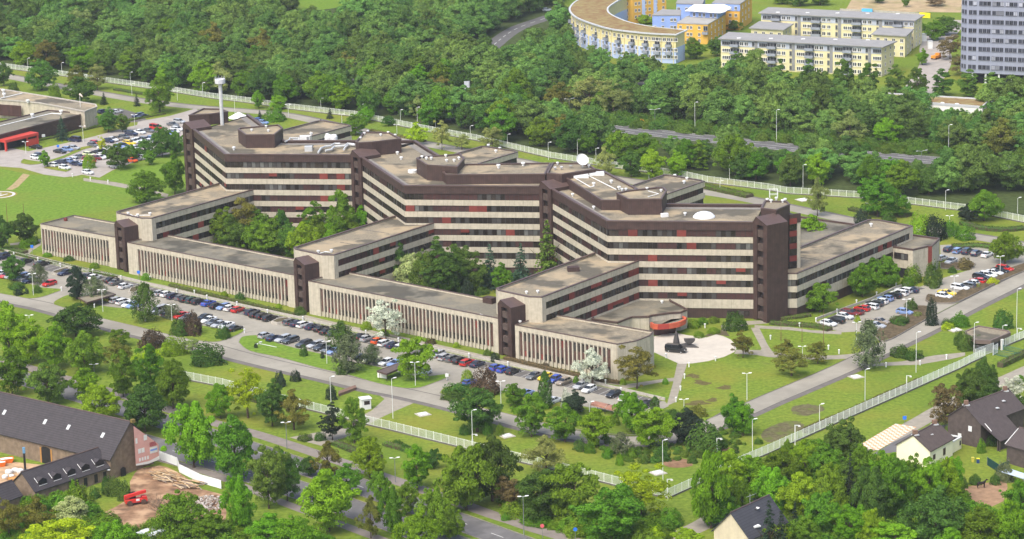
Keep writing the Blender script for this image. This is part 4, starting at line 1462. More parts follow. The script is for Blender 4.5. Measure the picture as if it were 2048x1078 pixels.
TREES = """
5 500 432 50 d;49 487 427 56 d;292 404 341 62 g;350 388 305 52 g;27 562 512 44 m;78 567 527 36 r;154 599 534 48 p;190 603 553 48 r;291 643 566 56 rd;343 634 610 40 Bg;
385 668 627 46 Bp;360 670 640 38 Bd;447 676 653 29 Bd;153 674 608 90 d;240 692 659 42 g;305 692 662 58 Bp;347 708 676 48 Bb;385 707 674 36 l;415 727 690 62 Bd;
20 722 605 62 b;62 727 640 64 b;110 737 648 66 b;170 747 664 76 g;240 747 676 58 o;300 748 690 58 y;25 792 698 72 g;97 810 726 80 m;172 792 735 58 b;200 840 770 80 b;
247 794 703 56 t;299 787 692 60 t;347 817 720 74 g;291 864 770 94 d;388 935 806 100 b;472 958 830 86 g;441 837 768 56 b;496 836 736 72 y;545 852 762 64 d;588 860 780 66 o;
665 880 806 50 p;709 886 797 52 t;740 955 872 62 b;835 980 893 62 b;868 937 898 33 d;933 1020 892 108 g;985 1002 873 104 d;1015 1017 953 52 br;657 954 883 60 o;617 952 913 34 d;
538 1017 893 72 m;575 1002 903 58 m;658 1062 937 114 b;695 992 928 62 g;760 1007 943 46 g;742 1077 992 52 o;784 1076 972 50 g;814 1029 966 46 g;870 1077 976 68 g;900 1082 1010 52 g;835 1112 1028 92 b;
20 1085 998 62 o;75 1065 993 72 o;157 1014 970 40 B;120 1105 1038 130 y;145 1047 993 74 cr;228 1105 1043 80 b;365 1085 983 92 g;478 1062 953 64 b;420 1090 1025 72 g;540 1105 1028 92 b;590 1115 1033 82 b;
1063 874 788 62 g;1030 814 766 46 g;972 787 740 56 Bp;955 864 777 102 d;935 768 739 27 o2;1091 817 741 27 c;1150 828 783 50 pu;1134 820 784 26 Bw;1130 884 808 72 g;1191 890 818 70 b;1262 864 785 64 b;
1310 823 792 18 c;1306 895 818 78 b;1243 907 865 46 r;1374 888 818 62 pu;1412 900 850 76 Bd;1468 867 791 54 g;1486 872 803 46 b;1092 947 873 84 l;1085 1042 943 96 d;1150 1047 928 96 g;1222 1087 976 120 g;
1283 1042 933 100 y;1312 1088 1056 42 By;1375 1095 1058 64 b;1340 1052 1020 52 B;1030 1022 956 58 br;1422 1057 903 74 b;1455 1012 903 72 b;1500 1002 910 84 b;1440 1052 983 72 g;
1274 777 692 76 o;1185 770 698 68 w;772 680 603 66 w;683 702 643 56 rd;697 744 670 64 r;744 730 688 38 r;832 760 676 70 b;
447 502 415 76 g;490 492 394 76 o;516 494 416 58 g;537 514 450 70 g;552 496 434 52 g;566 494 421 40 d;608 520 446 72 b;627 496 404 54 t;682 496 384 68 t;726 488 412 52 b;662 502 446 62 b;640 502 430 56 g;466 506 428 60 m;520 510 442 60 g;580 516 450 50 m;700 496 424 46 g;
801 576 486 44 d;829 584 506 66 cr;877 590 476 78 td;916 580 490 62 d;981 576 488 54 s;936 596 560 27 Bk;1003 586 526 40 g;1043 574 486 54 s;1096 572 441 76 sg;950 584 518 46 d;900 590 500 60 d;850 592 500 50 m;
1622 492 430 58 b;1640 624 566 62 g;1725 594 528 64 g;1745 572 516 54 g;1775 574 513 48 g;1826 565 533 38 B;1865 569 528 36 Bd;1815 572 553 28 o1;1737 737 641 64 r;
1572 720 678 50 o;1583 752 701 66 o;1635 727 684 42 o;1486 715 665 46 o;1755 434 348 74 g;1795 434 386 46 g;1968 442 381 68 g;1940 442 408 48 pu;1635 432 356 44 l;2010 527 465 66 g;
1838 478 432 44 Bb;1868 478 434 50 Bk;1724 449 420 31 Bk;1777 446 426 28 Bd;1305 359 300 50 b;1355 354 302 44 b;1262 354 302 50 m;1210 352 293 42 l;1900 470 444 40 B;1930 478 452 40 B;
517 217 181 28 b;557 219 190 34 b;550 242 216 42 B;732 245 215 34 b;712 270 228 46 g;777 252 231 24 d;834 289 245 46 y;884 300 241 36 l;985 299 254 48 l;924 299 268 32 l;642 258 238 19 sd;660 237 216 17 sd;520 238 220 15 sd;
84 180 119 54 m;8 172 124 36 d;27 182 165 19 Bd;153 182 132 42 o;195 180 128 40 l;163 207 153 62 m;320 226 155 60 g;274 212 188 17 sd;208 209 185 19 sd;217 264 216 42 m;125 280 233 36 s;237 337 286 56 d;290 315 278 30 m;325 314 252 48 m;352 312 263 36 m;205 307 273 18 y;90 335 301 22 b;
245 264 228 30 m;110 198 168 24 B;178 336 310 24 Bb;262 320 290 34 m;300 330 300 26 g
"""
for ent in TREES.replace('\n', '').split(';'):
    if not ent.strip():
        continue
    a = ent.split()
    tree_px(float(a[0]), float(a[1]), float(a[2]), float(a[3]), a[4])

SHRUBS = """
1470 658 628 46 Bd;1398 674 663 25 o1;1427 665 655 28 o1;1388 655 640 26 B;1405 648 636 22 B;1428 645 634 20 B;95 513 505 22 o2;138 521 512 21 Bd;189 536 525 21 o1;292 560 546 20 o2;1331 768 756 13 o2;
449 594 582 15 o2;480 598 586 22 Bd;558 617 607 13 o2;600 629 614 24 Bd;733 659 642 24 o2;768 672 662 22 B;862 687 677 22 Bp;913 695 684 16 o2;975 710 699 20 Bd;990 722 706 22 Bk;1152 765 752 14 o2;1246 769 756 16 o2;1090 735 726 16 Bp;
690 745 722 40 Bd;608 712 692 16 Bd;645 717 704 8 Bk;512 696 686 8 Bk;1868 576 560 20 Bd;1905 545 534 18 Bd;1930 537 516 32 Br;1863 650 600 24 Bk;1895 658 646 26 By;1985 567 556 24 By;1955 575 567 16 Bl;1715 645 632 14 By;1800 648 633 42 Bd;1835 633 624 18 Bl;1823 620 600 24 Bd;
34 578 565 36 Bd;38 590 578 20 Bk;54 588 577 9 Bk;75 586 570 18 Bd;50 494 480 26 Bb;66 488 472 24 B;545 693 670 1 B;560 772 745 24 Bk;592 762 742 22 Bk;663 798 772 26 Bk;705 780 775 1 B;915 788 768 54 Bd;905 798 782 40 Bd;
1240 930 910 16 Bb;1215 915 898 22 B;1265 915 898 20 B;1290 925 905 26 Bd;1325 920 895 30 Bd;1180 905 886 24 B;1385 925 912 20 Bd;1400 915 900 16 Bd;1470 905 890 16 Bd;1160 900 880 30 Bd;
1395 830 812 44 Bo;1345 836 820 36 Bd;1370 830 815 20 B;1280 850 825 24 Bd;1230 850 828 20 B;1000 870 850 18 B;975 868 845 24 B;930 868 850 24 Bd;
850 925 910 18 Bd;810 900 888 20 Bd;795 888 880 18 Bd;640 880 865 22 Bd;610 880 868 30 Bd;
1930 700 668 34 Bd;1955 694 672 26 Bd;1918 690 664 22 Bd;1920 652 628 34 B;2005 656 622 36 Bd;1895 652 638 24 Bd;1800 712 692 40 Bd;1825 716 700 40 Bd;
230 990 958 34 Bd;250 1000 965 30 Bd;215 985 955 28 Bd;190 995 975 22 Bd;145 985 960 16 Bb;
1945 880 848 26 B;1962 905 880 20 B;1980 890 870 30 Bd;2010 960 925 34 Bg;2040 1020 960 40 g;1900 870 850 18 B;1925 975 955 22 Bd;1950 968 950 24 Bd;1990 968 950 24 Bd
"""
for ent in SHRUBS.replace('\n', '').split(';'):
    a = ent.split()
    if len(a) < 5 or float(a[3]) < 2:
        continue
    tree_px(float(a[0]), float(a[1]), float(a[2]), float(a[3]), a[4])

# bottom-right grove and the lane side
GROVE = """
1560 985 900 70 g;1610 965 880 64 b;1650 975 885 70 g;1690 945 835 76 d;1720 960 890 60 g;1545 1030 935 76 b;1600 1045 945 84 b;1660 1050 925 70 g;1700 1045 905 40 sd;1742 1060 935 76 d;1790 1042 917 80 g;1768 1012 903 60 b;
1858 1020 916 66 b;1890 1008 914 56 b;1906 1000 914 40 b;1824 1004 908 52 g;1640 1075 985 80 g;1700 1095 1010 70 b;1740 1100 1020 60 b;1590 1085 1005 36 sd;1870 1090 982 130 d;1960 1095 1015 90 g;2020 1095 1000 70 b;2040 1050 960 60 g;
1538 1128 1000 62 sd;1562 1132 1022 54 sd;1790 1110 1048 90 b;1900 1118 1055 60 b;1690 1020 930 66 m;1575 925 880 30 g;1890 860 768 66 br;1940 815 738 66 d;1965 800 718 60 d;1985 835 760 60 d;2025 808 752 50 w;2040 770 750 20 g;2035 850 790 40 d;
1610 1105 1030 60 g;1560 1110 1050 50 b;1480 1040 960 50 g;1500 1060 990 1 g
"""
for ent in GROVE.replace('\n', '').split(';'):
    a = ent.split()
    if len(a) < 5 or float(a[3]) < 2:
        continue
    tree_px(float(a[0]), float(a[1]), float(a[2]), float(a[3]), a[4])

# row of cone-shaped street trees in front of the apartment blocks
for x, y, top, w in ((1560, 188, 118, 44), (1618, 190, 118, 44), (1685, 186, 120, 46), (1738, 190, 126, 44), (1790, 190, 130, 42), (1834, 192, 136, 42), (1886, 192, 138, 44), (1935, 194, 140, 44), (1985, 200, 146, 44), (2030, 214, 155, 42)):
    tree_px(x, y, top, w, 'k')
for x, y, top, w, kd in ((1500, 150, 108, 34, 'g'), (1478, 165, 104, 46, 'm'), (1392, 118, 84, 40, 'g'), (1435, 112, 72, 40, 'm'), (1252, 40, 16, 30, 'm'), (1290, 48, 30, 34, 'b'), (1845, 130, 98, 26, 'b'), (1900, 118, 70, 56, 'br'), (1870, 80, 40, 40, 'g'),
                         (1890, 70, 32, 50, 'm'), (1840, 60, 45, 30, 'g'), (1600, 12, -22, 46, 'm'), (1565, 8, -14, 40, 'g'), (1640, 10, -20, 44, 'g'), (1430, 30, 8, 22, 'm'), (1812, 14, -10, 16, 'g'), (1870, 12, -14, 40, 'br'), (1755, 6, -20, 30, 'd'), (1470, 60, 40, 30, 'm'), (1385, 100, 75, 30, 'm'), (1925, 150, 110, 44, 'br')):
    tree_px(x, y, top, w, kd)

# ---------------------------------------------------------------- the woods behind the rear fence and along the highway
REAR_FENCE_PX = [(-80, 124), (0, 136), (134, 154), (214, 166), (294, 177), (347, 185), (427, 198), (501, 207), (579, 219), (709, 234), (806, 254), (866, 266), (953, 282), (1024, 299), (1101, 317), (1211, 334),
                 (1290, 345), (1364, 355), (1415, 366), (1536, 381), (1573, 388), (1723, 397), (1803, 407), (1930, 423), (2003, 437), (2048, 446), (2130, 462)]
RF = gl(REAR_FENCE_PX)
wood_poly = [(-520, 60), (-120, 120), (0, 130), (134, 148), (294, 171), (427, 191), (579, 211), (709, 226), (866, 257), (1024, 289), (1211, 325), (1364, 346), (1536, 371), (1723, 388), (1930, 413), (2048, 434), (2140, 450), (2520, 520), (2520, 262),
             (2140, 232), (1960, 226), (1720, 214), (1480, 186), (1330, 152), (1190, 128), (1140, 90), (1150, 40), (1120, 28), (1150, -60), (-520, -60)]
clear_polys = [[(575, 24), (590, -60), (712, -60), (706, 14)], [(1715, 178), (1985, 192), (1975, 226), (1960, 232), (1715, 222)]]
wood_pts = []
wr = random.Random(99)
yy = 880.0
while yy < 1560:
    sp = 9.6 if yy < 1150 else 11.0
    xx = -460.0
    while xx < 460:
        p = Vector((xx + wr.uniform(-3.6, 3.6), yy + wr.uniform(-3.6, 3.6), 0))
        xx += sp
        q = PX(p)
        if q[0] < -500 or q[0] > 2500 or not inside(q, wood_poly) or any(inside(q, c) for c in clear_polys):
            continue
        if line_dist(p, HWY) < (9.5 if q[0] < 1150 else 14.0) or line_dist(p, SIDE) < 9.0 or line_dist(p, RF) < 6.0:
            continue
        if q[0] > 1680 and line_dist(p, SLIP) < 5:
            continue
        wood_pts.append(p)
    yy += sp
near = []
for p in wood_pts:
    q = PX(p)
    dh = min(line_dist(p, RF), line_dist(p, HWY) * 1.0)
    near.append((dh + wr.uniform(0, 3) + max(0, (p.y - 1000)) * 0.02 + (500 if q[0] < -10 or q[0] > 2060 else 0), p))
near.sort(key=lambda t: t[0])
WOOD_N = 90
wk = ['g', 'g', 'b', 'm', 'd', 'g', 'b', 'l', 'o', 't', 'g', 'm']


def wood_h(p, h):
    q = PX(p)
    x = q[0]
    if 1120 < x < 1500 and q[1] < 200:
        h = min(h, wr.uniform(7, 9.5))
    hp = min(HWY_PX, key=lambda t: abs(t[0] - x))
    if q[1] > hp[1] and any(a < x < b for a, b in ((1215, 1450), (1490, 1625), (1725, 1890))):
        h = min(h, (q[1] - hp[1] - 8) / 5.35)
    if 585 < x < 706 and q[1] < 90:
        h = min(h, (q[1] - 20) / 4.3)
    if 985 < x < 1040 and 80 < q[1] < 160:
        h = min(h, (q[1] - 90) / 4.6)
    if 1040 <= x < 1110 and 50 < q[1] < 120:
        h = min(h, (q[1] - 56) / 4.5)
    if 1850 < x < 1990 and 205 < q[1] < 300:
        h = min(h, (q[1] - 220) / 5.0)
    return h


HWY_PX = [PX((a[0], a[1], 0)) for a in HWY]
for i, (d, p) in enumerate(near[:WOOD_N]):
    h = wr.uniform(9.0, 14.5)
    kd = wr.choice(wk)
    q = PX(p)
    h = wood_h(p, h)
    if h < 3:
        continue
    o = tree_at(p, h, max(h, 6) * wr.uniform(0.78, 1.02) * (0.8 if kd[0] == 't' else 1), kd, group='trees of the wood behind the rear fence')
    LABELLED.append((o, KIND[kd][3] + ' in rear wood', (q[0], q[1] - 25)))
rest = [p for d, p in near[WOOD_N:]]


def scatter_instances(name, pts, scales, protos, m, label, zscale=None):
    """one countless mass: points with instanced crowns"""
    me = bpy.data.meshes.new(name)
    me.from_pydata([tuple(p) for p in pts], [], [])
    at = me.attributes.new('sc', 'FLOAT_VECTOR', 'POINT')
    at.data.foreach_set('vector', np.array(scales, np.float32).ravel())
    at = me.attributes.new('rz', 'FLOAT_VECTOR', 'POINT')
    at.data.foreach_set('vector', np.array([(0, 0, wr.uniform(0, 6.28)) for _ in pts], np.float32).ravel())
    o = bpy.data.objects.new(name, me)
    COL.objects.link(o)
    ng = bpy.data.node_groups.new(name, 'GeometryNodeTree')
    ng.interface.new_socket('Geometry', in_out='INPUT', socket_type='NodeSocketGeometry')
    ng.interface.new_socket('Geometry', in_out='OUTPUT', socket_type='NodeSocketGeometry')
    nd, lk = ng.nodes, ng.links
    gi, go = nd.new('NodeGroupInput'), nd.new('NodeGroupOutput')
    jn = nd.new('GeometryNodeJoinGeometry')
    for pr in protos:
        oi = nd.new('GeometryNodeObjectInfo')
        oi.inputs['Object'].default_value = pr
        oi.inputs['As Instance'].default_value = True
        oi.transform_space = 'ORIGINAL'
        sm = nd.new('GeometryNodeSetMaterial')
        sm.inputs['Material'].default_value = m
        g2 = nd.new('GeometryNodeGeometryToInstance')
        oi.inputs['As Instance'].default_value = False
        lk.new(oi.outputs['Geometry'], sm.inputs['Geometry'])
        lk.new(sm.outputs[0], g2.inputs[0])
        lk.new(g2.outputs[0], jn.inputs[0])
    ip = nd.new('GeometryNodeInstanceOnPoints')
    ip.inputs['Pick Instance'].default_value = True
    rv = nd.new('FunctionNodeRandomValue')
    rv.data_type = 'INT'
    rv.inputs[4].default_value = 0
    rv.inputs[5].default_value = len(protos) - 1
    lk.new(rv.outputs[2], ip.inputs['Instance Index'])
    for nm, sock in (('sc', 'Scale'), ('rz', 'Rotation')):
        na = nd.new('GeometryNodeInputNamedAttribute')
        na.data_type = 'FLOAT_VECTOR'
        na.inputs['Name'].default_value = nm
        lk.new(na.outputs[0], ip.inputs[sock])
    lk.new(gi.outputs[0], ip.inputs['Points'])
    lk.new(jn.outputs[0], ip.inputs['Instance'])
    lk.new(ip.outputs[0], go.inputs[0])
    md = o.modifiers.new('scatter', 'NODES')
    md.node_group = ng
    tag(o, label, None, None, 'stuff')
    return o


def crown_of(shape, i):
    me = CROWN[shape][i]
    for o in bpy.data.objects:
        if o.type == 'MESH' and o.data == me:
            return o


protos = [crown_of('round', 0), crown_of('round', 1), crown_of('round', 2), crown_of('round', 3), crown_of('round', 4), crown_of('tall', 1)]
scs = []
rest_ok = []
for p in rest:
    h = wood_h(p, wr.choice((8.5, 10, 11, 12, 13, 14, 16)) * wr.uniform(0.9, 1.1)) / 12.0
    if h * 12 < 3:
        continue
    w = max(h, 0.45) * wr.uniform(1.05, 1.5)
    rest_ok.append(p)
    scs.append((w, w, h))
scatter_instances('distant_wood', rest_ok, scs, protos, LEAF['wood'], 'mass of broadleaf trees in the deep wood beyond the highway')
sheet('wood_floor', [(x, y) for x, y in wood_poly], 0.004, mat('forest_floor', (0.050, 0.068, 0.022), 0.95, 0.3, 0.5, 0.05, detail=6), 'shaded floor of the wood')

# low undergrowth masses
def undergrowth(name, polys_px, n, hmin, hmax, m, label, wmul=1.0):
    pts, sc = [], []
    for px in polys_px:
        wp = gl(px)
        xs, ys = [p[0] for p in wp], [p[1] for p in wp]
        area = abs(sum(wp[i][0] * wp[(i + 1) % len(wp)][1] - wp[(i + 1) % len(wp)][0] * wp[i][1] for i in range(len(wp)))) / 2
        cnt = int(area * n)
        tries = 0
        got = 0
        while got < cnt and tries < cnt * 20:
            tries += 1
            p = (wr.uniform(min(xs), max(xs)), wr.uniform(min(ys), max(ys)))
            if inside(p, wp):
                got += 1
                pts.append((p[0], p[1], 0))
                h = wr.uniform(hmin, hmax)
                w = h * wr.uniform(0.8, 1.3) * wmul
                sc.append((w / 4.2 * 1.6, w / 4.2 * 1.6, h / 3.0))
    return scatter_instances(name, pts, sc, [bpy.data.objects[n_] for n_ in BUSH_P], m, label)


BUSH_P = [o.name for o in bpy.data.objects if o.type == 'MESH' and o.data in CROWN['bush']][:1]
for me in CROWN['bush'][1:]:
    for o in bpy.data.objects:
        if o.type == 'MESH' and o.data == me:
            BUSH_P.append(o.name)
            break
undergrowth('undergrowth', [[(1150, 242), (1350, 262), (1540, 282), (1740, 302), (1900, 313), (2100, 332), (2100, 318), (1900, 300), (1740, 288), (1540, 268), (1350, 248), (1150, 228)]], 0.10, 1.5, 3.6, LEAF['mid'], 'green undergrowth on the banks of the highway', 1.3)
undergrowth('undergrowth', [T('C3', (450, 560), (560, 470), (760, 540), (1000, 500), (1240, 540), (1200, 590), (1080, 600), (900, 620), (740, 650), (620, 600)),
                            T('C3', (1060, 430), (1240, 420), (1480, 480), (1490, 510), (1380, 530), (1240, 530))], 0.16, 0.5, 1.3, LEAF['mid'], 'low shrubs covering the corner of the site', 1.2)
undergrowth('undergrowth', [[(-20, 1060), (60, 1000), (140, 1000), (260, 1070), (330, 1050), (480, 1060), (620, 1078), (700, 1110), (-20, 1110)], [(1500, 960), (1620, 900), (1740, 905), (1760, 960), (1850, 960), (1920, 985), (1940, 1030), (2060, 1040), (2060, 1110), (1480, 1110), (1560, 1010)],
                            [(1020, 985), (1180, 1025), (1330, 1040), (1330, 1100), (1150, 1070), (1010, 1040)]], 0.16, 1.2, 3.0, LEAF['green'], 'tangled green undergrowth below the nearest trees', 1.3)
undergrowth('undergrowth', [[(430, 480), (470, 440), (560, 440), (700, 450), (760, 450), (640, 500), (560, 540)], [(790, 560), (830, 530), (960, 530), (1100, 520), (1130, 530), (990, 590), (920, 620)]], 0.10, 0.6, 1.8, LEAF['mid'], 'shrubs filling the courtyards between the wings', 1.2)


# clipped hedges
def hedge(px, width, h, leaf, label, smooth_n=0):
    ln = gl(smooth(px, smooth_n) if smooth_n else px)
    mid = ln[len(ln) // 2]
    o = thing('hedge', (mid[0], mid[1], 0), label, 'hedge')
    put('core', MB().wall(ln, width / 2 * 0.82, width / 2 * 0.82, 0, h * 0.86), MULCH, o)
    rs = np.random.RandomState(len(ln) * 13 + int(width * 10))
    C, Nn = [], []
    for i in range(len(ln) - 1):
        a, b = V2(ln[i]), V2(ln[i + 1])
        L = (b - a).length
        n = int(L * (width + 2 * h) * 16)
        u = (b - a) / max(L, 1e-6)
        nn = Vector((-u.y, u.x))
        s = rs.random(n) * L
        r = rs.random(n) * (width + 2 * h)
        off = np.where(r < h, -width / 2, np.where(r < h + width, r - h - width / 2, width / 2)) + rs.normal(0, 0.07, n)
        z = np.where(r < h, r, np.where(r < h + width, h, width + 2 * h - r)) + rs.normal(0, 0.08, n)
        P = np.stack([a.x + u.x * s + nn.x * off, a.y + u.y * s + nn.y * off, np.maximum(0.03, z)], 1)
        C.append(P)
        Nn.append(np.stack([nn.x * np.sign(off), nn.y * np.sign(off), 0.8 + 0 * s], 1))
    V = leaf_quads(np.concatenate(C), np.concatenate(Nn), 0.26, rs) - np.array([mid[0], mid[1], 0])
    f = bpy.data.objects.new('foliage', quads_mesh('foliage', V, LEAF[leaf]))
    COL.objects.link(f)
    f.parent = o
    return o


hedge([(340, 572), (420, 592), (500, 610), (590, 632)], 1.4, 0.8, 'mid', 'low hedge along the left middle finned wing')
hedge([(1010, 718), (1100, 740), (1200, 762), (1240, 768)], 1.4, 0.8, 'brown', 'low brownish hedge along the rightmost finned wing')
hedge([(20, 505), (100, 526), (200, 548), (236, 556)], 1.4, 0.7, 'mid', 'low hedge along the sidewalk at the left end')
hedge([(470, 783), (490, 796), (530, 808), (562, 805)], 1.6, 1.0, 'dark', 'dark clipped hedge left of the gate drive', 3)
hedge([(670, 888), (700, 900), (730, 912), (760, 918)], 2.6, 0.9, 'mid', 'wide clipped hedge right of the gate drive')
hedge([(770, 890), (800, 898), (830, 905)], 2.2, 0.9, 'mid', 'clipped hedge below the white fence')
hedge([(1608, 866), (1650, 848), (1700, 828), (1760, 800), (1840, 765)], 1.6, 1.2, 'brown', 'brown twiggy hedge between the white fence and the lane')
hedge([(2000, 735), (2048, 712), (2100, 690)], 2.0, 1.4, 'dark', 'dark hedge beside the gatehouse lane')
hedge([(1540, 648), (1600, 652), (1640, 656), (1660, 662)], 2.4, 0.9, 'dark', 'dark clipped hedge under the right block')
hedge([(1560, 640), (1595, 636), (1620, 632)], 2.0, 0.9, 'mid', 'green hedge at the foot of the right stair tower')
hedge([(70, 283), (110, 275), (190, 255), (330, 228)], 1.8, 0.7, 'green', 'clipped hedge along the low building by the upper car park')
hedge([(1700, 420), (1740, 428), (1800, 434), (1820, 430)], 2.5, 1.0, 'dark', 'dark hedge bed by the rear road', 3)
hedge([(1925, 448), (1960, 458), (2010, 462), (2050, 458)], 3.2, 1.0, 'dark', 'long dark planting bed by the rear fence', 3)
hedge([(1905, 494), (1960, 492), (2010, 500)], 4.0, 0.7, 'mid', 'broad low hedge behind the side car park')
hedge([(740, 262), (800, 274), (850, 284)], 2.0, 0.7, 'olive', 'low hedge strip along the rear road')
hedge([(230, 180), (290, 190), (330, 196)], 2.2, 0.8, 'dark', 'dark hedge strip in front of the rear fence')
hedge([(1400, 372), (1440, 382), (1500, 395)], 4.0, 1.2, 'green', 'thick hedge beside the right rear wing')
for pth in ('B1',):
    hedge(T('B1', (0, 420), (100, 428), (150, 440)), 3.0, 0.8, 'mid', 'low hedge at the left end of the finned wing')
# ================================================================== fences
FENCE_W = mat('fence_white', (0.70, 0.72, 0.66), 0.6, 0.06, 1.0, 0.3)
post_me = MB().box((0, 0, 1.25), (0.13, 0.13, 2.5)).mesh('post', FENCE_W)
_pn = MB()
PL_ = 2.5
_pn.box((PL_ / 2, 0, 0.42), (PL_, 0.05, 0.06))
_pn.box((PL_ / 2, 0, 2.36), (PL_, 0.05, 0.07))
for i in range(17):
    _pn.box((PL_ * (i + 0.5) / 17, 0, 1.39), (0.032, 0.03, 1.86), bottom=False)
panel_me = _pn.mesh('panel', FENCE_W)
plinth_me = MB().box((PL_ / 2, 0, 0.18), (PL_, 0.16, 0.36)).mesh('plinth', mat('dark_plinth', (0.13, 0.12, 0.105), 0.9, 0.15, 1.0, 0.1))


def fence(px, label, name='perimeter_fence', world_pts=None):
    ln = [V2(p) for p in (world_pts or gl(px))]
    t = thing(name, (ln[0].x, ln[0].y, 0), label, 'fence')
    put('plinth', MB().wall([tuple(p) for p in ln], 0.09, 0.09, 0, 0.36), mat('dark_plinth', (0.13, 0.12, 0.105)), t)
    for i in range(len(ln) - 1):
        a, b = ln[i], ln[i + 1]
        L = (b - a).length
        n = max(1, round(L / PL_))
        u = (b - a) / L
        th = math.atan2(u.y, u.x)
        for k in range(n):
            p = a + u * (L * k / n)
            place('post', post_me, t, (p.x, p.y, 0), th)
            place('panel', panel_me, t, (p.x, p.y, 0), th, (L / n / PL_, 1, 1))
    place('post', post_me, t, (ln[-1].x, ln[-1].y, 0))
    return t


fence([(340, 752), (374, 761), (446, 775), (475, 783), (614, 820), (700, 841)], 'white bar fence left of the gate kiosk')
fence([(732, 850), (779, 861), (913, 894), (1024, 922), (1127, 946), (1241, 975), (1290, 987), (1336, 998)], 'white bar fence along the avenue right of the gate kiosk')
fence([(1336, 998), (1391, 973), (1488, 929), (1536, 909), (1663, 852), (1813, 786), (1918, 739), (1948, 724), (1970, 714)], 'white bar fence running up to the gatehouse on the right')
fence([(2010, 694), (2048, 678), (2110, 650)], 'white bar fence beyond the gatehouse')
fence(None, 'long white bar fence behind the office building below the wood', world_pts=[p for p in RF])

wall_line = gl([(-60, 486), (13, 504), (104, 528), (149, 538.5), (256, 560), (352, 584.5), (420, 598.5), (500, 616.5), (593, 636.5), (665, 653), (760, 675.5), (891, 702.5), (992, 725.5), (1056, 739.5), (1143, 757.5), (1242, 780.5), (1330, 801)])
rw = thing('retaining_wall', (*wall_line[8], 0), 'long low pale concrete wall above the front parking bays', 'wall')
for i in range(len(wall_line) - 1):
    put('wall_segment', MB().wall([wall_line[i], wall_line[i + 1]], 0.12, 0.10, 0, 0.75), mat('pale_wall', (0.40, 0.37, 0.32), 0.9, 0.12, 0.8, 0.2, coords='uv', streak=0.5), rw)
w2l = gl(T('B4', (290, 838), (440, 782), (620, 717), (770, 647), (862, 622)))
rw2 = thing('retaining_wall', (*w2l[2], 0), 'low concrete wall behind the cars of the side car park', 'wall')
for i in range(len(w2l) - 1):
    put('wall_segment', MB().wall([w2l[i], w2l[i + 1]], 0.12, 0.10, 0, 0.7), mat('pale_wall', (0.40, 0.37, 0.32)), rw2)

# ================================================================== lamps
POLE_M = mat('lamp_pole_white', (0.62, 0.63, 0.60), 0.5, 0.06, 1.0, 0.4)
POLE_G = mat('lamp_pole_grey', (0.16, 0.17, 0.17), 0.5, 0.1, 1.0, 0.4)
pole_me = MB().tube([(0, 0, 0), (0, 0, 1)], [0.085, 0.06], 8).mesh('pole', POLE_M, uv=False)
pole_gme = MB().tube([(0, 0, 0), (0, 0, 1)], [0.10, 0.065], 8).mesh('pole', POLE_G, uv=False)


def head_mesh(side, L, m, w=0.42, tilt=0.12):
    b = MB()
    b.tube([(0, 0, -0.05), (side * L * 0.4, 0, 0.10), (side * L * 0.8, 0, 0.16)], 0.045, 6, 1)
    x0 = side * L * 0.65
    x1 = side * (L * 0.65 + 0.75)
    b.add([(x0, -w / 2, 0.12), (x1, -w / 2, 0.17), (x1, w / 2, 0.17), (x0, w / 2, 0.12), (x0, -w / 3, 0.26), (x1, -w / 3, 0.28), (x1, w / 3, 0.28), (x0, w / 3, 0.26)],
          [(0, 1, 2, 3), (0, 1, 5, 4), (1, 2, 6, 5), (2, 3, 7, 6), (3, 0, 4, 7), (4, 5, 6, 7)], 0)
    return b.mesh('lamp_head', [m, POLE_M], uv=False)


HEAD_L, HEAD_R = head_mesh(-1, 0.7, WHITE), head_mesh(1, 0.7, WHITE)
HEAD_LL, HEAD_RR = head_mesh(-1, 2.2, LIGHT_GREY), head_mesh(1, 2.2, LIGHT_GREY)


def lamp(x, y, top, kind):
    p = G(x, y)
    h = max(2.5, ZAT(p, top) - 0.2)
    o = thing('street_lamp', p, None, 'street lamp')
    pm = pole_gme if kind in ('S', 'H') else pole_me
    child('pole', pm, o, scale=(1, 1, h))
    rz = {'d': 0.1, 'f': 0.3, 's': -0.2, 'S': 0.2, 'H': 0.35}[kind]
    if kind == 'H':
        child('lamp_head', HEAD_LL, o, (0, 0, h), rz)
        child('lamp_head', HEAD_RR, o, (0, 0, h), rz)
    elif kind in ('d', 'S'):
        child('lamp_head', HEAD_L, o, (0, 0, h), rz)
        child('lamp_head', HEAD_R, o, (0, 0, h), rz)
    else:
        child('lamp_head', HEAD_R, o, (0, 0, h), rz)
    wd = {'d': 'white twin headed lamp post', 'f': 'tall white single headed lamp post', 's': 'slim white single headed lamp post', 'S': 'grey twin headed avenue lamp post', 'H': 'grey highway lamp post with two long arms'}[kind]
    LABELLED.append((o, wd, (x, (y + top) / 2)))


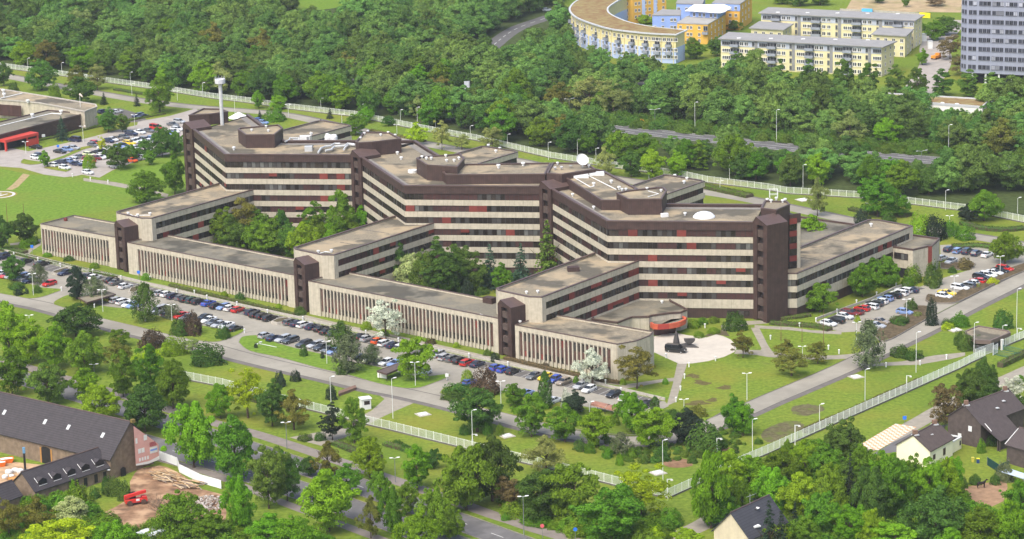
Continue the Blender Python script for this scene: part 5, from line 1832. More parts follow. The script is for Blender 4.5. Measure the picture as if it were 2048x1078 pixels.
LAMPS = """67 591 547 d;206 624 579 d;344 642 609 d;654 728 682 d;831 772 724 d;786 837 756 f;662 806 753 f;945 882 820 f;574 898 844 S;791 965 915 S;1326 965 880 f;1505 902 838 f;1048 1072 992 S;1494 800 746 d;1368 822 798 d;1179 825 803 d;
1002 808 762 d;1730 804 738 f;1639 857 808 f;1832 745 664 f;1948 706 645 f;2005 681 650 s;2033 656 577 f;2000 552 512 d;1908 595 552 d;1813 639 598 d;1713 680 644 d;1605 712 693 d;1738 427 406 d;1899 453 431 d;1891 420 380 f;2035 427 395 f;
56 137 116 s;124 147 125 s;261 163 144 s;333 170 154 s;406 195 165 s;483 193 174 s;642 218 196 s;723 227 208 s;801 241 219 s;835 248 214 s;871 253 234 s;941 275 251 s;1015 289 268 s;1097 320 284 s;1155 310 278 s;1192 320 296 s;1459 358 313 s;1298 361 340 d;
1606 375 329 s;1553 285 219 s;1897 306 249 s;1390 264 204 s;1310 258 218 H;1843 332 301 H;666 165 136 H;818 182 156 H;976 204 177 H;1139 225 197 H;167 284 252 d;52 307 283 d;270 259 229 d;264 190 167 d;355 201 181 d;470 228 196 d;577 233 209 d;684 248 228 d;794 268 249 d;
1440 381 361 d;189 752 728 S;385 800 787 S;60 660 630 d;158 668 652 s;362 1000 990 s""".replace('\n', '')
for e in LAMPS.split(';'):
    a = e.split()
    if len(a) == 4 and float(a[1]) - float(a[2]) > 14:
        lamp(float(a[0]), float(a[1]), float(a[2]), a[3])
lamp(574 - 385, 752, 728, 'S')

boll_me = MB().lathe((0, 0, 0), [(0.11, 0), (0.11, 0.72), (0.16, 0.74), (0.17, 0.95), (0.12, 1.02), (0.02, 1.04)], 10).mesh('bollard_light', WHITE, uv=False)
BOLL = [(28, 513), (76, 523), (121, 534), (186, 546), (242, 559), (123, 582), (189, 616), (354, 586), (389, 588), (414, 598), (474, 611), (489, 666), (535, 627), (606, 641), (732, 669), (797, 684), (894, 760), (938, 715), (1016, 732), (1165, 764), (1211, 768), (1242, 784),
        (1369, 757), (1361, 781), (1352, 804), (1410, 656), (1332, 716), (1378, 734), (1431, 722), (1632, 644), (1674, 626), (1713, 608), (1753, 592), (1792, 574), (1599, 654), (1541, 679), (1657, 699), (1678, 708), (1893, 718), (1772, 734), (1840, 730), (216, 367), (145, 354), (181, 361), (67, 480), (15, 485), (300, 560), (1180, 768)]
for i, (x, y) in enumerate(BOLL):
    o = bpy.data.objects.new('bollard_light', boll_me)
    COL.objects.link(o)
    o.location = G(x, y)
    o.scale = (1.5, 1.5, 1.25)
    tag(o, None, 'bollard', 'white bollard lights along the paths')
    LABELLED.append((o, 'short white bollard light', (x, y)))

# ================================================================== cars
def car_paint(name, c):
    return mat('paint_' + name, c, 0.28, 0.03, 1.0, 0.5, coat=0.6)


PAINT = {'w': car_paint('white', (0.62, 0.63, 0.63)), 's': car_paint('silver', (0.34, 0.35, 0.36)), 'g': car_paint('grey', (0.11, 0.115, 0.12)), 'd': car_paint('dark_grey', (0.045, 0.047, 0.05)), 'k': car_paint('black', (0.013, 0.013, 0.015)),
         'n': car_paint('navy', (0.014, 0.020, 0.055)), 'b': car_paint('blue', (0.03, 0.07, 0.36)), 'l': car_paint('light_blue', (0.17, 0.25, 0.45)), 'r': car_paint('red', (0.46, 0.018, 0.015)), 'x': car_paint('dark_red', (0.15, 0.012, 0.014)),
         'o': car_paint('orange', (0.62, 0.085, 0.010)), 'y': car_paint('yellow', (0.72, 0.50, 0.015)), 'c': car_paint('cream', (0.58, 0.58, 0.36)), 'e': car_paint('dark_green', (0.018, 0.05, 0.042)), 'z': car_paint('bronze', (0.24, 0.20, 0.155)), 'm': car_paint('lime', (0.42, 0.52, 0.05))}
CNAME = {'w': 'white', 's': 'silver', 'g': 'grey', 'd': 'dark grey', 'k': 'black', 'n': 'navy blue', 'b': 'blue', 'l': 'light blue', 'r': 'red', 'x': 'dark red', 'o': 'orange', 'y': 'yellow', 'c': 'cream', 'e': 'dark green', 'z': 'beige', 'm': 'lime green'}
CGLASS = mat('car_glass', (0.012, 0.014, 0.016), 0.06, 0.1, 1.0, 0.7)
TYRE = mat('tyre', (0.015, 0.015, 0.015), 0.85, 0.1, 2.0, 0.1)
RIM = mat('rim', (0.30, 0.30, 0.31), 0.35, 0.05, 2.0, 0.5)
LAMP_W = mat('headlight_glass', (0.60, 0.62, 0.64), 0.15, 0.03, 2.0, 0.6)
LAMP_R = mat('taillight_glass', (0.30, 0.012, 0.010), 0.2, 0.03, 2.0, 0.6)


def loft(b, rings, mi=0):
    n = len(rings[0])
    vs = [p for r in rings for p in r]
    fs = []
    for i in range(len(rings) - 1):
        for k in range(n):
            k2 = (k + 1) % n
            fs.append((i * n + k, (i + 1) * n + k, (i + 1) * n + k2, i * n + k2))
    fs.append(tuple(range(n)))
    fs.append(tuple(reversed(range((len(rings) - 1) * n, len(rings) * n))))
    b.add(vs, fs, mi)


def car_proto(L, W, H, belt, hood, tail, cab, roof):
    """cab = (rear base x, front base x), roof = (rear x, front x) as fractions of half length"""
    h = L / 2
    b = MB()
    st = [(-1.0, 0.80, 0.36, tail - 0.12), (-0.97, 0.93, 0.26, tail), (-0.74, 1.0, 0.19, tail + 0.02), (-0.4, 1.0, 0.18, belt), (0.30, 1.0, 0.18, belt - 0.01), (0.52, 0.99, 0.18, hood + 0.05), (0.80, 0.95, 0.20, hood - 0.03), (0.95, 0.86, 0.27, hood - 0.14), (1.0, 0.68, 0.36, hood - 0.26)]
    rings = []
    for x, w, zb, zt in st:
        w *= W / 2
        m = zb + (zt - zb) * 0.55
        rings.append([(x * h, -w * 0.93, zb), (x * h, -w, m), (x * h, -w * 0.97, zt - 0.05), (x * h, -w * 0.84, zt), (x * h, w * 0.84, zt), (x * h, w * 0.97, zt - 0.05), (x * h, w, m), (x * h, w * 0.93, zb)])
    loft(b, rings)
    xb0, xb1, xt0, xt1 = cab[0] * h, cab[1] * h, roof[0] * h, roof[1] * h
    wt, wb = W / 2 * 0.70, W / 2 * 0.88
    # painted roof panel with rounded edge
    b.add([(xt0, -wt, H - 0.10), (xt1, -wt, H - 0.10), (xt1, wt, H - 0.10), (xt0, wt, H - 0.10), (xt0 + 0.18, -wt * 0.82, H), (xt1 - 0.25, -wt * 0.82, H), (xt1 - 0.25, wt * 0.82, H), (xt0 + 0.18, wt * 0.82, H)],
          [(0, 1, 5, 4), (1, 2, 6, 5), (2, 3, 7, 6), (3, 0, 4, 7), (4, 5, 6, 7), (3, 2, 1, 0)])
    # pillars
    for s in (-1, 1):
        for (x0, x1) in ((xb0, xt0), (xb1, xt1), ((xb0 + xb1) / 2 - 0.1, (xt0 + xt1) / 2 - 0.05)):
            p, q = Vector((x0, s * wb * 1.005, belt - 0.05)), Vector((x1, s * wt * 1.005, H - 0.09))
            d = 0.055
            b.quad((p.x - d, p.y + s * 0.012, p.z), (p.x + d, p.y + s * 0.012, p.z), (q.x + d, q.y + s * 0.012, q.z), (q.x - d, q.y + s * 0.012, q.z))
    body = b.mesh('body', PAINT['w'], uv=False)
    gmb = MB()
    gmb.add([(xb0, -wb, belt - 0.06), (xb1, -wb, belt - 0.06), (xb1, wb, belt - 0.06), (xb0, wb, belt - 0.06), (xt0, -wt, H - 0.08), (xt1, -wt, H - 0.08), (xt1, wt, H - 0.08), (xt0, wt, H - 0.08)],
            [(0, 1, 5, 4), (1, 2, 6, 5), (2, 3, 7, 6), (3, 0, 4, 7), (4, 5, 6, 7)])
    glass = gmb.mesh('windows', CGLASS, uv=False)
    wr_ = 0.31
    wh = MB()
    n = 12
    for (y0, r, mi) in ((0.0, wr_, 0),):
        ring = lambda y, rr: [(rr * math.cos(2 * math.pi * k / n), y, rr * math.sin(2 * math.pi * k / n)) for k in range(n)]
        wh.add(ring(-0.10, wr_) + ring(0.10, wr_), [(k, (k + 1) % n, n + (k + 1) % n, n + k) for k in range(n)], 0)
        for y in (-0.10, 0.10):
            wh.add(ring(y, wr_) + ring(y * 1.05, wr_ * 0.62), [(k, (k + 1) % n, n + (k + 1) % n, n + k) for k in range(n)], 0)
            wh.add(ring(y * 1.05, wr_ * 0.62), [tuple(range(n))], 1)
    wheel = wh.mesh('wheel', [TYRE, RIM], uv=False)
    hd = MB().box((0, 0, 0), (0.12, 0.38, 0.15)).mesh('headlight', LAMP_W, uv=False)
    tl = MB().box((0, 0, 0), (0.08, 0.26, 0.22)).mesh('taillight', LAMP_R, uv=False)
    return dict(body=body, glass=glass, wheel=wheel, hd=hd, tl=tl, L=L, W=W, H=H, hood=hood, tail=tail)


CARS = {'h': car_proto(4.1, 1.76, 1.48, 0.93, 0.88, 0.95, (-0.98, 0.50), (-0.74, 0.10)),
        'q': car_proto(4.65, 1.80, 1.45, 0.92, 0.86, 0.98, (-0.70, 0.46), (-0.42, 0.06)),
        'e': car_proto(4.65, 1.80, 1.50, 0.93, 0.87, 0.96, (-1.0, 0.48), (-0.86, 0.10)),
        'u': car_proto(4.55, 1.86, 1.72, 1.05, 1.02, 1.05, (-0.99, 0.50), (-0.84, 0.14)),
        'v': car_proto(4.95, 1.92, 1.95, 1.12, 1.08, 1.10, (-1.0, 0.62), (-0.95, 0.30))}
TNAME = {'h': 'hatchback', 'q': 'saloon car', 'e': 'estate car', 'u': 'tall off road car', 'v': 'van'}


def car(x, y, col, typ, heading, label, group, lights=True):
    P = CARS[typ]
    p = G(x, y)
    o = thing('van' if typ == 'v' else 'parked_car', p, label, 'van' if typ == 'v' else 'car', group, math.radians(heading))
    o.scale = (1.16, 1.14, 1.12)
    child('body', P['body'], o, mat=PAINT[col])
    child('windows', P['glass'], o)
    for sx in (-0.60, 0.62):
        for sy in (-1, 1):
            child('wheel', P['wheel'], o, (sx * P['L'] / 2, sy * (P['W'] / 2 - 0.09), 0.31))
    if lights:
        for sy in (-1, 1):
            child('headlight', P['hd'], o, (P['L'] / 2 * 0.945, sy * P['W'] / 2 * 0.66, P['hood'] - 0.22), sy * -0.25)
            child('taillight', P['tl'], o, (-P['L'] / 2 * 0.985, sy * P['W'] / 2 * 0.72, P['tail'] - 0.14))
    return o


def ordinal(i):
    W_ = ['first', 'second', 'third', 'fourth', 'fifth', 'sixth', 'seventh', 'eighth', 'ninth', 'tenth', 'eleventh', 'twelfth', 'thirteenth', 'fourteenth', 'fifteenth', 'sixteenth', 'seventeenth', 'eighteenth', 'nineteenth', 'twentieth']
    if i < 20:
        return W_[i]
    return ['twenty', 'thirty', 'forty', 'fifty', 'sixty', 'seventy'][(i + 1) // 10 - 2] + ('' if (i + 1) % 10 == 0 else '-' + W_[(i + 1) % 10 - 1]) + ('th' if (i + 1) % 10 == 0 else '')


def car_row(data, heading, where, group, lights=True, jitter=4):
    jr = random.Random(len(data))
    rows = []
    for e in data.replace('\n', '').split(';'):
        a = e.split()
        if len(a) >= 4:
            rows.append((float(a[0]), float(a[1]), a[2], a[3], len(a) > 4))
    rows.sort(key=lambda r: r[0])
    for i, (x, y, c, t, flip) in enumerate(rows):
        car(x, y, c, t, heading + (180 if flip else 0) + jr.uniform(-jitter, jitter), f'{CNAME[c]} {TNAME[t]}, {ordinal(i)} from left {where}', group, lights)


# trailing F = nose towards the camera side
car_row("""5 518 n u F;52 526 k q;84 531 k q;131 549 n q F;173 557 g h F;190 558 w h;223 564 k q;232 568 g q;251 576 w h;321 590 s h;335 592 w h;349 596 n e;363 599 g h;374 602 k e;386 604 e e;398 607 k e;417 610 b q;433 616 k h;447 618 l h F;461 620 w h;476 623 r h;
505 628 n e;514 633 k e;527 636 k e;540 640 k e;582 648 g e;595 651 n q;609 653 w e;625 657 n q;642 661 k q;655 667 k q;668 670 n h;722 677 k q;734 681 s h;757 686 o h;771 690 w e;788 694 n q;804 698 w e;876 713 s h F;891 718 s e;906 721 g e;920 725 k e;935 729 r e;955 732 n q;
992 739 b h;1008 743 b h;1026 747 k h;1068 756 g q F;1090 759 y h F;1109 763 b h F;1127 768 z h F;1161 776 s h F;1178 783 w h F;1227 793 k h F;1252 800 w h;1296 812 k h""", 53, 'along the front concrete wall', 'cars along the low concrete wall')
car_row("""3 551 w h F;13 555 r h F;23 556 s h F;43 557 l e F;52 561 g h F;60 565 n q F;99 571 r h F;223 601 m h;235 604 s e;248 607 w e;258 613 w h F;268 615 l h F;318 626 s v F;341 633 g e;362 635 r q F;374 639 g h F;408 639 k q F;417 644 w q F;428 649 g q F;438 653 s q F;453 655 w q F;470 661 k q;
531 675 s h;548 680 n q;566 682 s e F;581 685 d e F;608 692 d e F;631 694 s e F;643 699 d e F;657 704 g h F;669 707 l h F;724 719 k h;742 724 c q F;772 729 w h F;791 731 l q F;848 749 w h F;939 769 b h;1053 790 l h;1075 796 k q;1108 805 w h""", 50, 'beside the front grass islands', 'cars beside the grass islands')
car_row("""1657 651 w h F;1672 645 k u;1690 637 w h F;1700 630 x e F;1712 628 x h;1724 621 r h;1740 617 w e;1749 611 d e;1760 607 w h;1771 601 l h;1786 595 k e;1799 590 w e;1807 585 w e;1820 584 n q""", 140, 'by the side car park wall', 'cars of the side car park')
car_row("""1753 655 s q;1761 647 z q;1809 628 l h""", -40, 'before the short heather bed', 'cars of the side car park')
car_row("""1899 502 n e;1917 505 l e;1935 507 n u;1953 510 n e;1974 513 w q;1884 520 s h;1902 526 s q F""", 53, 'at the far side car park end', 'cars of the side car park')
car_row("""1888 596 w h F;1894 590 y q F;1920 579 w e F;1934 575 g e;1943 570 w h;1955 566 r h;1963 558 k e F;1976 554 w e F;1989 549 w q F;2000 545 k q F;2010 541 r e F""", 140, 'along the long heather bed', 'cars along the heather bed')
car_row("""105 333 w h F;121 327 n h F;134 325 l h F;130 338 w h;144 322 w e F;153 331 n q;169 329 w q;160 317 g q;179 325 r v;179 312 c e;197 308 k q;193 319 x h;201 318 w h;207 315 w e;176 348 w h;72 318 w h;79 314 n h;120 306 k q;135 302 l h;148 299 s h""", -38, 'in the near upper car park', 'cars in the upper car park', False, 6)
car_row("""186 293 g h;191 289 r h;149 283 n v F;71 297 k q F;218 285 n h;225 282 w q;236 280 z h;248 277 g h;263 271 n u;280 267 w q;297 264 g q;312 259 r v;346 252 g q;359 246 s e;348 266 w h;345 271 l h;355 261 w e;259 289 y e;268 286 w q;276 284 w h;290 282 g e;304 280 l h;302 286 w h;248 294 n h;239 296 l h;
271 299 w h;207 299 w q;206 306 k q;346 300 y h;325 304 n h;273 320 g q;287 318 w h;300 315 g h;264 324 o h;228 335 w h;279 314 w h;304 309 w e;316 306 w h;256 303 w h""", -38, 'in the far upper car park', 'cars in the upper car park', False, 6)
car_row("""206 226 n h;234 226 w q;276 234 n e F;285 236 k q F;243 245 x h""", 50, 'behind the red canopied building', 'cars behind the low building', False)
car_row("""518 244 b h;526 248 l h;606 261 w e;618 262 w h""", -30, 'beyond the left main block roof', 'cars behind the left main block', False)
car(1352, 704, 'k', 'v', -24, 'black van parked beside the sculpture on the pale plaza', None)
car(1094, 22, 'w', 'h', 20, 'white car at the bend of the far side road', None, False)

# ================================================================== small structures on the site
def flat_shelter(px, z, th, label, cat, roofm, legs=True, name='shelter'):
    poly = ccw(gl(px, z))
    c = V2(poly[0]) * 0
    for p in poly:
        c += V2(p) / len(poly)
    t = thing(name, (c.x, c.y, 0), label, cat)
    put('roof', MB().prism(poly, z - th, z, bottom=True), roofm, t)
    put('fascia', MB().wall(poly, 0.12, 0.06, z - th - 0.05, z + 0.10, 0, True), BRONZE_TOP, t)
    if legs:
        inner_ = offset_line(poly, 0.5, True)
        for p in inner_:
            put('post', MB().box((p[0], p[1], (z - th) / 2), (0.14, 0.14, z - th)), BRONZE_DK, t)
    return t, poly


flat_shelter(ZM(0, 500, 7.7, (1205, 735), (1660, 640), (1780, 680), (1340, 810)), 2.2, 0.3, 'flat brown bicycle shelter behind the birch on the left island', 'shelter', GRAVEL_D, name='bicycle_shelter')
sh, poly = flat_shelter(ZM(680, 640, 6.827, (505, 695), (830, 575), (860, 640), (640, 735)), 2.4, 0.35, 'brown flat roofed shelter with a white end wall', 'shelter', mat('brown_roof', (0.10, 0.075, 0.065), 0.7, 0.12, 1.0, 0.2), name='bicycle_shelter')
ea, eb = gl(ZM(680, 640, 6.827, (512, 790), (636, 806)))
put('end_wall', MB().wall([ea, eb], 0.2, 0.0, 0.0, 1.95), WHITE_R, sh)
# barrel roofed bicycle canopies
RUST = mat('rusty_canopy', (0.26, 0.13, 0.09), 0.6, 0.2, 1.2, 0.2)
for i, q in enumerate([((1330, 735), (1500, 775)), ((1505, 780), (1650, 815))]):
    a, b_ = [G(*p) for p in ZM(960, 700, 6.02, *q)]
    u = (b_ - a).normalized()
    n = Vector((-u.y, u.x, 0))
    t = thing('bicycle_canopy', a, ['left', 'right'][i] + ' rusty barrel roofed bicycle canopy by the car park', 'shelter')
    mb = MB()
    for s in range(6):
        t0, t1 = math.pi * s / 6, math.pi * (s + 1) / 6
        f = lambda t_: n * (1.3 - 1.3 * math.cos(t_)) + Vector((0, 0, 1.5 + 0.75 * math.sin(t_)))
        mb.quad(a + f(t0), b_ + f(t0), b_ + f(t1), a + f(t1))
        mb.quad(a + f(t1) * 0.985, b_ + f(t1) * 0.985, b_ + f(t0) * 0.985, a + f(t0) * 0.985)
    put('roof', mb, RUST, t)
    for e in (a, b_):
        for off in (0.05, 2.55):
            p = e + n * off + (u * 0.1 if e is a else -u * 0.1)
            put('post', MB().box((p.x, p.y, 0.76), (0.1, 0.1, 1.52)), BRONZE_DK, t)


def planter(px, label, h=0.75):
    poly = ccw(gl(px))
    c = poly[0]
    t = thing('planter', (c[0], c[1], 0), label, 'planter')
    put('wall', MB().wall(poly, 0.25, 0.0, 0, h, 0, True), mat('pale_wall', (0.40, 0.37, 0.32)), t)
    put('soil', MB().poly(offset_line(poly, 0.2, True), h - 0.12), MULCH, t)


planter(ZM(500, 600, 7.314, (310, 345), (400, 365), (480, 355), (595, 290), (540, 280), (400, 300)), 'stone walled planter between the dark and the white cars of the wall row')
planter(ZM(0, 500, 7.7, (795, 375), (870, 395), (960, 370), (1080, 310), (1040, 290), (850, 345)), 'stone walled planter near the left end of the wall row')
planter(ZM(200, 560, 6.827, (390, 190), (470, 200), (600, 130), (560, 95), (420, 130)), 'stone walled planter beside the dark birch')
planter(ZM(680, 640, 6.827, (1195, 500), (1250, 510), (1360, 440), (1340, 425), (1230, 465)), 'stone walled planter right of the yellow green tree')
# gate kiosk
kp = G(731, 817)
ks = thing('kiosk', kp, 'small white guard kiosk beside the gate drive', 'kiosk')
put('cabin', MB().box((kp.x, kp.y, 1.35), (2.4, 2.0, 2.7), 0.35), WHITE, ks)
put('roof', MB().box((kp.x, kp.y, 2.78), (2.9, 2.5, 0.16), 0.35), WHITE, ks)
dx, dy = math.cos(0.35), math.sin(0.35)
put('window', MB().box((kp.x + dx * 0.15 + dy * 1.0, kp.y + dy * 0.15 - dx * 1.0, 1.75), (1.5, 0.06, 1.0), 0.35), GLASS, ks)
put('window', MB().box((kp.x + dx * 1.2, kp.y + dy * 1.2, 1.75), (0.06, 1.3, 1.0), 0.35), GLASS, ks)
bp_ = gl(ZM(512, 718, 2.994, (495, 225), (600, 185), (595, 172), (497, 208)))
bt = thing('brick_bench', (*bp_[0], 0), 'low red brown brick bench on the lawn by the kiosk', 'bench')
put('seat_wall', MB().prism(ccw(bp_), 0, 0.6), mat('brown_brick', (0.20, 0.125, 0.09), 0.9, 0.2, 2.0, 0.1), bt)
put('seat_top', MB().prism(offset_line(ccw(bp_), -0.1, True), 0.6, 0.72), mat('brown_timber', (0.16, 0.10, 0.075), 0.9, 0.2, 2.0, 0.1), bt)
# fallen lamp post on the island
fa, fb = G(519, 689), G(553, 696)
ft = thing('fallen_lamp_post', fa, 'white lamp post lying on the bright grass island', 'lamp post')
put('pole', MB().tube([fa + Vector((0, 0, 0.25)), fb + Vector((0, 0, 0.25))], [0.07, 0.09], 8), POLE_M, ft)
for q in ((513, 690), (521, 686)):
    p = G(*q)
    put('lamp_head', MB().box((p.x, p.y, 0.28), (0.8, 0.4, 0.2), 0.4), WHITE, ft)
put('arm', MB().tube([G(513, 690) + Vector((0, 0, 0.25)), G(521, 686) + Vector((0, 0, 0.25))], 0.05, 6), POLE_M, ft)
# manhole slabs on the lawns
for i, (x, y, w) in enumerate(((846, 829, 2.0), (1014, 872, 2.0), (1316, 946, 2.0), (1712, 754, 2.0), (1909, 660, 2.4), (1607, 400, 3.0))):
    p = G(x, y)
    o = thing('access_hatch', p, None, 'hatch')
    put('frame', MB().box((p.x, p.y, 0.06), (w + 1.2, w + 1.2, 0.12), 0.5), mat('pale_wall', (0.40, 0.37, 0.32)), o)
    put('lid', MB().box((p.x, p.y, 0.2), (w, w, 0.16), 0.5), WHITE, o)
    LABELLED.append((o, 'square white access hatch in the grass', (x, y)))
# gatehouse at the right
gz = 3.4
gpx = ZM(1860, 620, 7.70, (515, 325), (700, 462), (940, 470), (1245, 345), (1215, 312), (740, 235))
gp_ = ccw(gl(gpx, gz))
gh = thing('gatehouse', (*gp_[0], 0), 'low polygonal gatehouse with a brown fascia and gravel roof', 'gatehouse')
put('wall', MB().prism(offset_line(gp_, 1.6, True), 0, gz - 0.9, top=False), mat('dark_glass_wall', (0.03, 0.028, 0.028), 0.3, 0.2, 1.0, 0.5), gh)
put('fascia', MB().wall(gp_, 0.5, 0.0, gz - 1.0, gz, 0, True), mat('taupe_fascia', (0.13, 0.095, 0.08), 0.6, 0.12, 1.0, 0.3), gh)
put('roof', MB().poly(offset_line(gp_, 0.4, True), gz - 0.25), GRAVEL, gh)
put('soffit', MB().add([(p[0], p[1], gz - 0.98) for p in reversed(gp_)], [tuple(range(len(gp_)))]), BRONZE_DK, gh)
put('brick_wall', MB().wall(gl(ZM(1860, 620, 7.70, (540, 480), (600, 600))), 0.3, 0, 0, 2.4), mat('brown_brick', (0.20, 0.125, 0.09)), gh)
# white gates beside the gatehouse
GATE = mat('white_gate_mesh', (0.60, 0.62, 0.62), 0.5, 0.05, 1.0, 0.3)


def gate(px, h, label, m, name='gate'):
    ln = gl(px)
    t = thing(name, (*ln[0], 0), label, 'gate')
    L = (V2(ln[1]) - V2(ln[0])).length
    u = (V2(ln[1]) - V2(ln[0])) / L
    f = MB()
    for z in (0.15, h):
        f.wall(ln, 0.04, 0.04, z - 0.05, z + 0.05)
    for s in (0.0, L):
        p = V2(ln[0]) + u * s
        f.box((p.x, p.y, h / 2), (0.14, 0.14, h + 0.2))
    put('frame', f, m, t)
    n = int(L / 0.16)
    bars = MB()
    for k in range(1, n):
        p = V2(ln[0]) + u * (L * k / n)
        bars.box((p.x, p.y, h / 2), (0.035, 0.035, h - 0.3), bottom=False)
    put('bars', bars, m, t)
    return t


gate(ZM(1860, 620, 7.70, (700, 745), (975, 650)), 2.5, 'white sliding gate leaf in front of the gatehouse', GATE)
gate(ZM(1860, 620, 7.70, (970, 700), (1040, 660)), 2.5, 'short white gate frame beside the gatehouse', GATE)
gate(ZM(1860, 620, 7.70, (670, 650), (820, 660)), 1.8, 'low grey gate under the gatehouse roof', GREY)
gpst = G(*ZM(1860, 620, 7.70, (1110, 615))[0])
gt = thing('gate_post', gpst, 'thick white gate post right of the gatehouse', 'gate post')
put('post', MB().box((gpst.x, gpst.y, 1.4), (0.7, 0.5, 2.8), 0.6), WHITE, gt)
put('cap', MB().box((gpst.x, gpst.y, 2.84), (0.8, 0.6, 0.1), 0.6), WHITE, gt)
TEAL = mat('teal_mesh', (0.03, 0.13, 0.12), 0.5, 0.1, 1.0, 0.3)
gate(ZM(1860, 620, 7.70, (980, 690), (1300, 755)), 1.4, 'teal mesh barrier in front of the gate', TEAL, 'mesh_barrier')
gate(ZM(1860, 620, 7.70, (1130, 620), (1440, 690)), 1.4, 'teal mesh barrier behind the gate lane', TEAL, 'mesh_barrier')
gate(ZM(1860, 620, 7.70, (1305, 755), (1385, 735)), 1.4, 'short teal mesh return at the end of the barrier', TEAL, 'mesh_barrier')
# sculpture on the plaza
sb = [G(*p) for p in ZM(1180, 570, 6.34, (1010, 790), (1380, 798), (1250, 735))]
sc_ = thing('sculpture', G(*ZM(1180, 570, 6.34, (1200, 780))[0]), 'dark stone sculpture of a cone and a tilted half bowl on the plaza', 'sculpture')
DST = mat('dark_stone', (0.060, 0.055, 0.052), 0.7, 0.2, 1.5, 0.3)
put('base', MB().prism(ccw([tuple(p[:2]) for p in sb]), 0, 0.25), DST, sc_)
cp = G(*ZM(1180, 570, 6.34, (1095, 752))[0])
put('cone', MB().lathe((cp.x, cp.y, 0), [(0.95, 0), (0.8, 1.2), (0.45, 2.8), (0.12, 3.9)], 10), DST, sc_)
bp2 = G(*ZM(1180, 570, 6.34, (1262, 770))[0])
bw = MB()
N = 12
arc = [(math.cos(math.pi + math.pi * k / N) * 1.5, math.sin(math.pi + math.pi * k / N) * 1.35) for k in range(N + 1)]
for dyy in (-0.5, 0.5):
    bw.add([(bp2.x + a_, bp2.y + dyy, 2.0 + b_) for a_, b_ in arc], [tuple(range(N + 1)) if dyy < 0 else tuple(reversed(range(N + 1)))])
for k in range(N):
    a_, b_ = arc[k], arc[k + 1]
    bw.quad((bp2.x + a_[0], bp2.y - 0.5, 2.0 + a_[1]), (bp2.x + a_[0], bp2.y + 0.5, 2.0 + a_[1]), (bp2.x + b_[0], bp2.y + 0.5, 2.0 + b_[1]), (bp2.x + b_[0], bp2.y - 0.5, 2.0 + b_[1]))
bw.quad((bp2.x - 1.5, bp2.y - 0.5, 2.0), (bp2.x + 1.5, bp2.y - 0.5, 2.0), (bp2.x + 1.5, bp2.y + 0.5, 2.0), (bp2.x - 1.5, bp2.y + 0.5, 2.0))
put('half_bowl', bw, DST, sc_)
put('stem', MB().box((bp2.x, bp2.y, 0.4), (0.5, 0.5, 0.9)), DST, sc_)
# flag poles
FP = mat('flagpole_brown', (0.16, 0.07, 0.05), 0.5, 0.1, 1.0, 0.3)
for i, (x, y, top) in enumerate(((1562, 681, 640), (1604, 684, 644), (1647, 689, 622))):
    p = G(x, y)
    h = ZAT(p, top)
    o = thing('flagpole', p, f'{["left", "middle", "right"][i]} bare brown flagpole on the lawn by the right block', 'flagpole', 'bare flagpoles on the lawn')
    put('pole', MB().tube([p, p + Vector((0, 0, h))], [0.08, 0.04], 8), FP, o)
    put('finial', MB().lathe((p.x, p.y, h), [(0.04, 0), (0.09, 0.06), (0.06, 0.14), (0.01, 0.16)], 8), FP, o)
for i, (x, y, top) in enumerate(((15, 447, 408), (48, 435, 408))):
    p = G(x, y)
    h = ZAT(p, top)
    o = thing('marker_post', p, f'{["left", "right"][i]} thin brown marker post on the helipad lawn', 'post')
    put('pole', MB().tube([p, p + Vector((0, 0, h))], [0.09, 0.06], 8), FP, o)
    put('tip', MB().lathe((p.x, p.y, h), [(0.06, 0), (0.08, 0.08), (0.01, 0.14)], 8), FP, o)
# blue round signs and other little signs
SBL = mat('sign_blue', (0.03, 0.16, 0.62), 0.5, 0.03, 1.0, 0.3)
SRED = mat('sign_red', (0.55, 0.10, 0.12), 0.5, 0.03, 1.0, 0.3)


def sign(x, y, h, m, label, round_=False, w=0.9):
    p = G(x, y)
    o = thing('sign', p, label, 'sign')
    put('post', MB().tube([p, p + Vector((0, 0, h))], 0.05, 6), POLE_G, o)
    b = MB()
    if round_:
        N = 14
        for dyy in (-0.03, -0.07):
            b.add([(p.x + w / 2 * math.cos(2 * math.pi * k / N), p.y + dyy - 0.03, h + w / 2 * math.sin(2 * math.pi * k / N)) for k in range(N)], [tuple(range(N))])
        b.add([(p.x + w / 2 * math.cos(2 * math.pi * k / N), p.y - 0.06, h + w / 2 * math.sin(2 * math.pi * k / N)) for k in range(N)] + [(p.x + w / 2 * math.cos(2 * math.pi * k / N), p.y - 0.10, h + w / 2 * math.sin(2 * math.pi * k / N)) for k in range(N)], [(k, (k + 1) % N, N + (k + 1) % N, N + k) for k in range(N)])
    else:
        b.box((p.x, p.y - 0.08, h), (w, 0.05, w))
    put('plate', b, m, o)


sign(65, 509, 2.6, SBL, 'blue square sign by the left end of the finned wing')
sign(278, 561, 2.6, SBL, 'blue square sign before the left stair tower of the finned wing')
sign(117, 307, 2.8, SBL, 'blue square sign in the upper car park')
sign(1085, 1078, 3.0, SRED, 'round red sign on the avenue sidewalk', True)
sign(1151, 1085, 3.0, SBL, 'round blue sign on the avenue sidewalk', True)
sign(1809, 848, 1.6, SBL, 'blue sign at the end of the checkered paving')
sign(894, 762, 1.6, WHITE, 'white square sign at the car park exit')
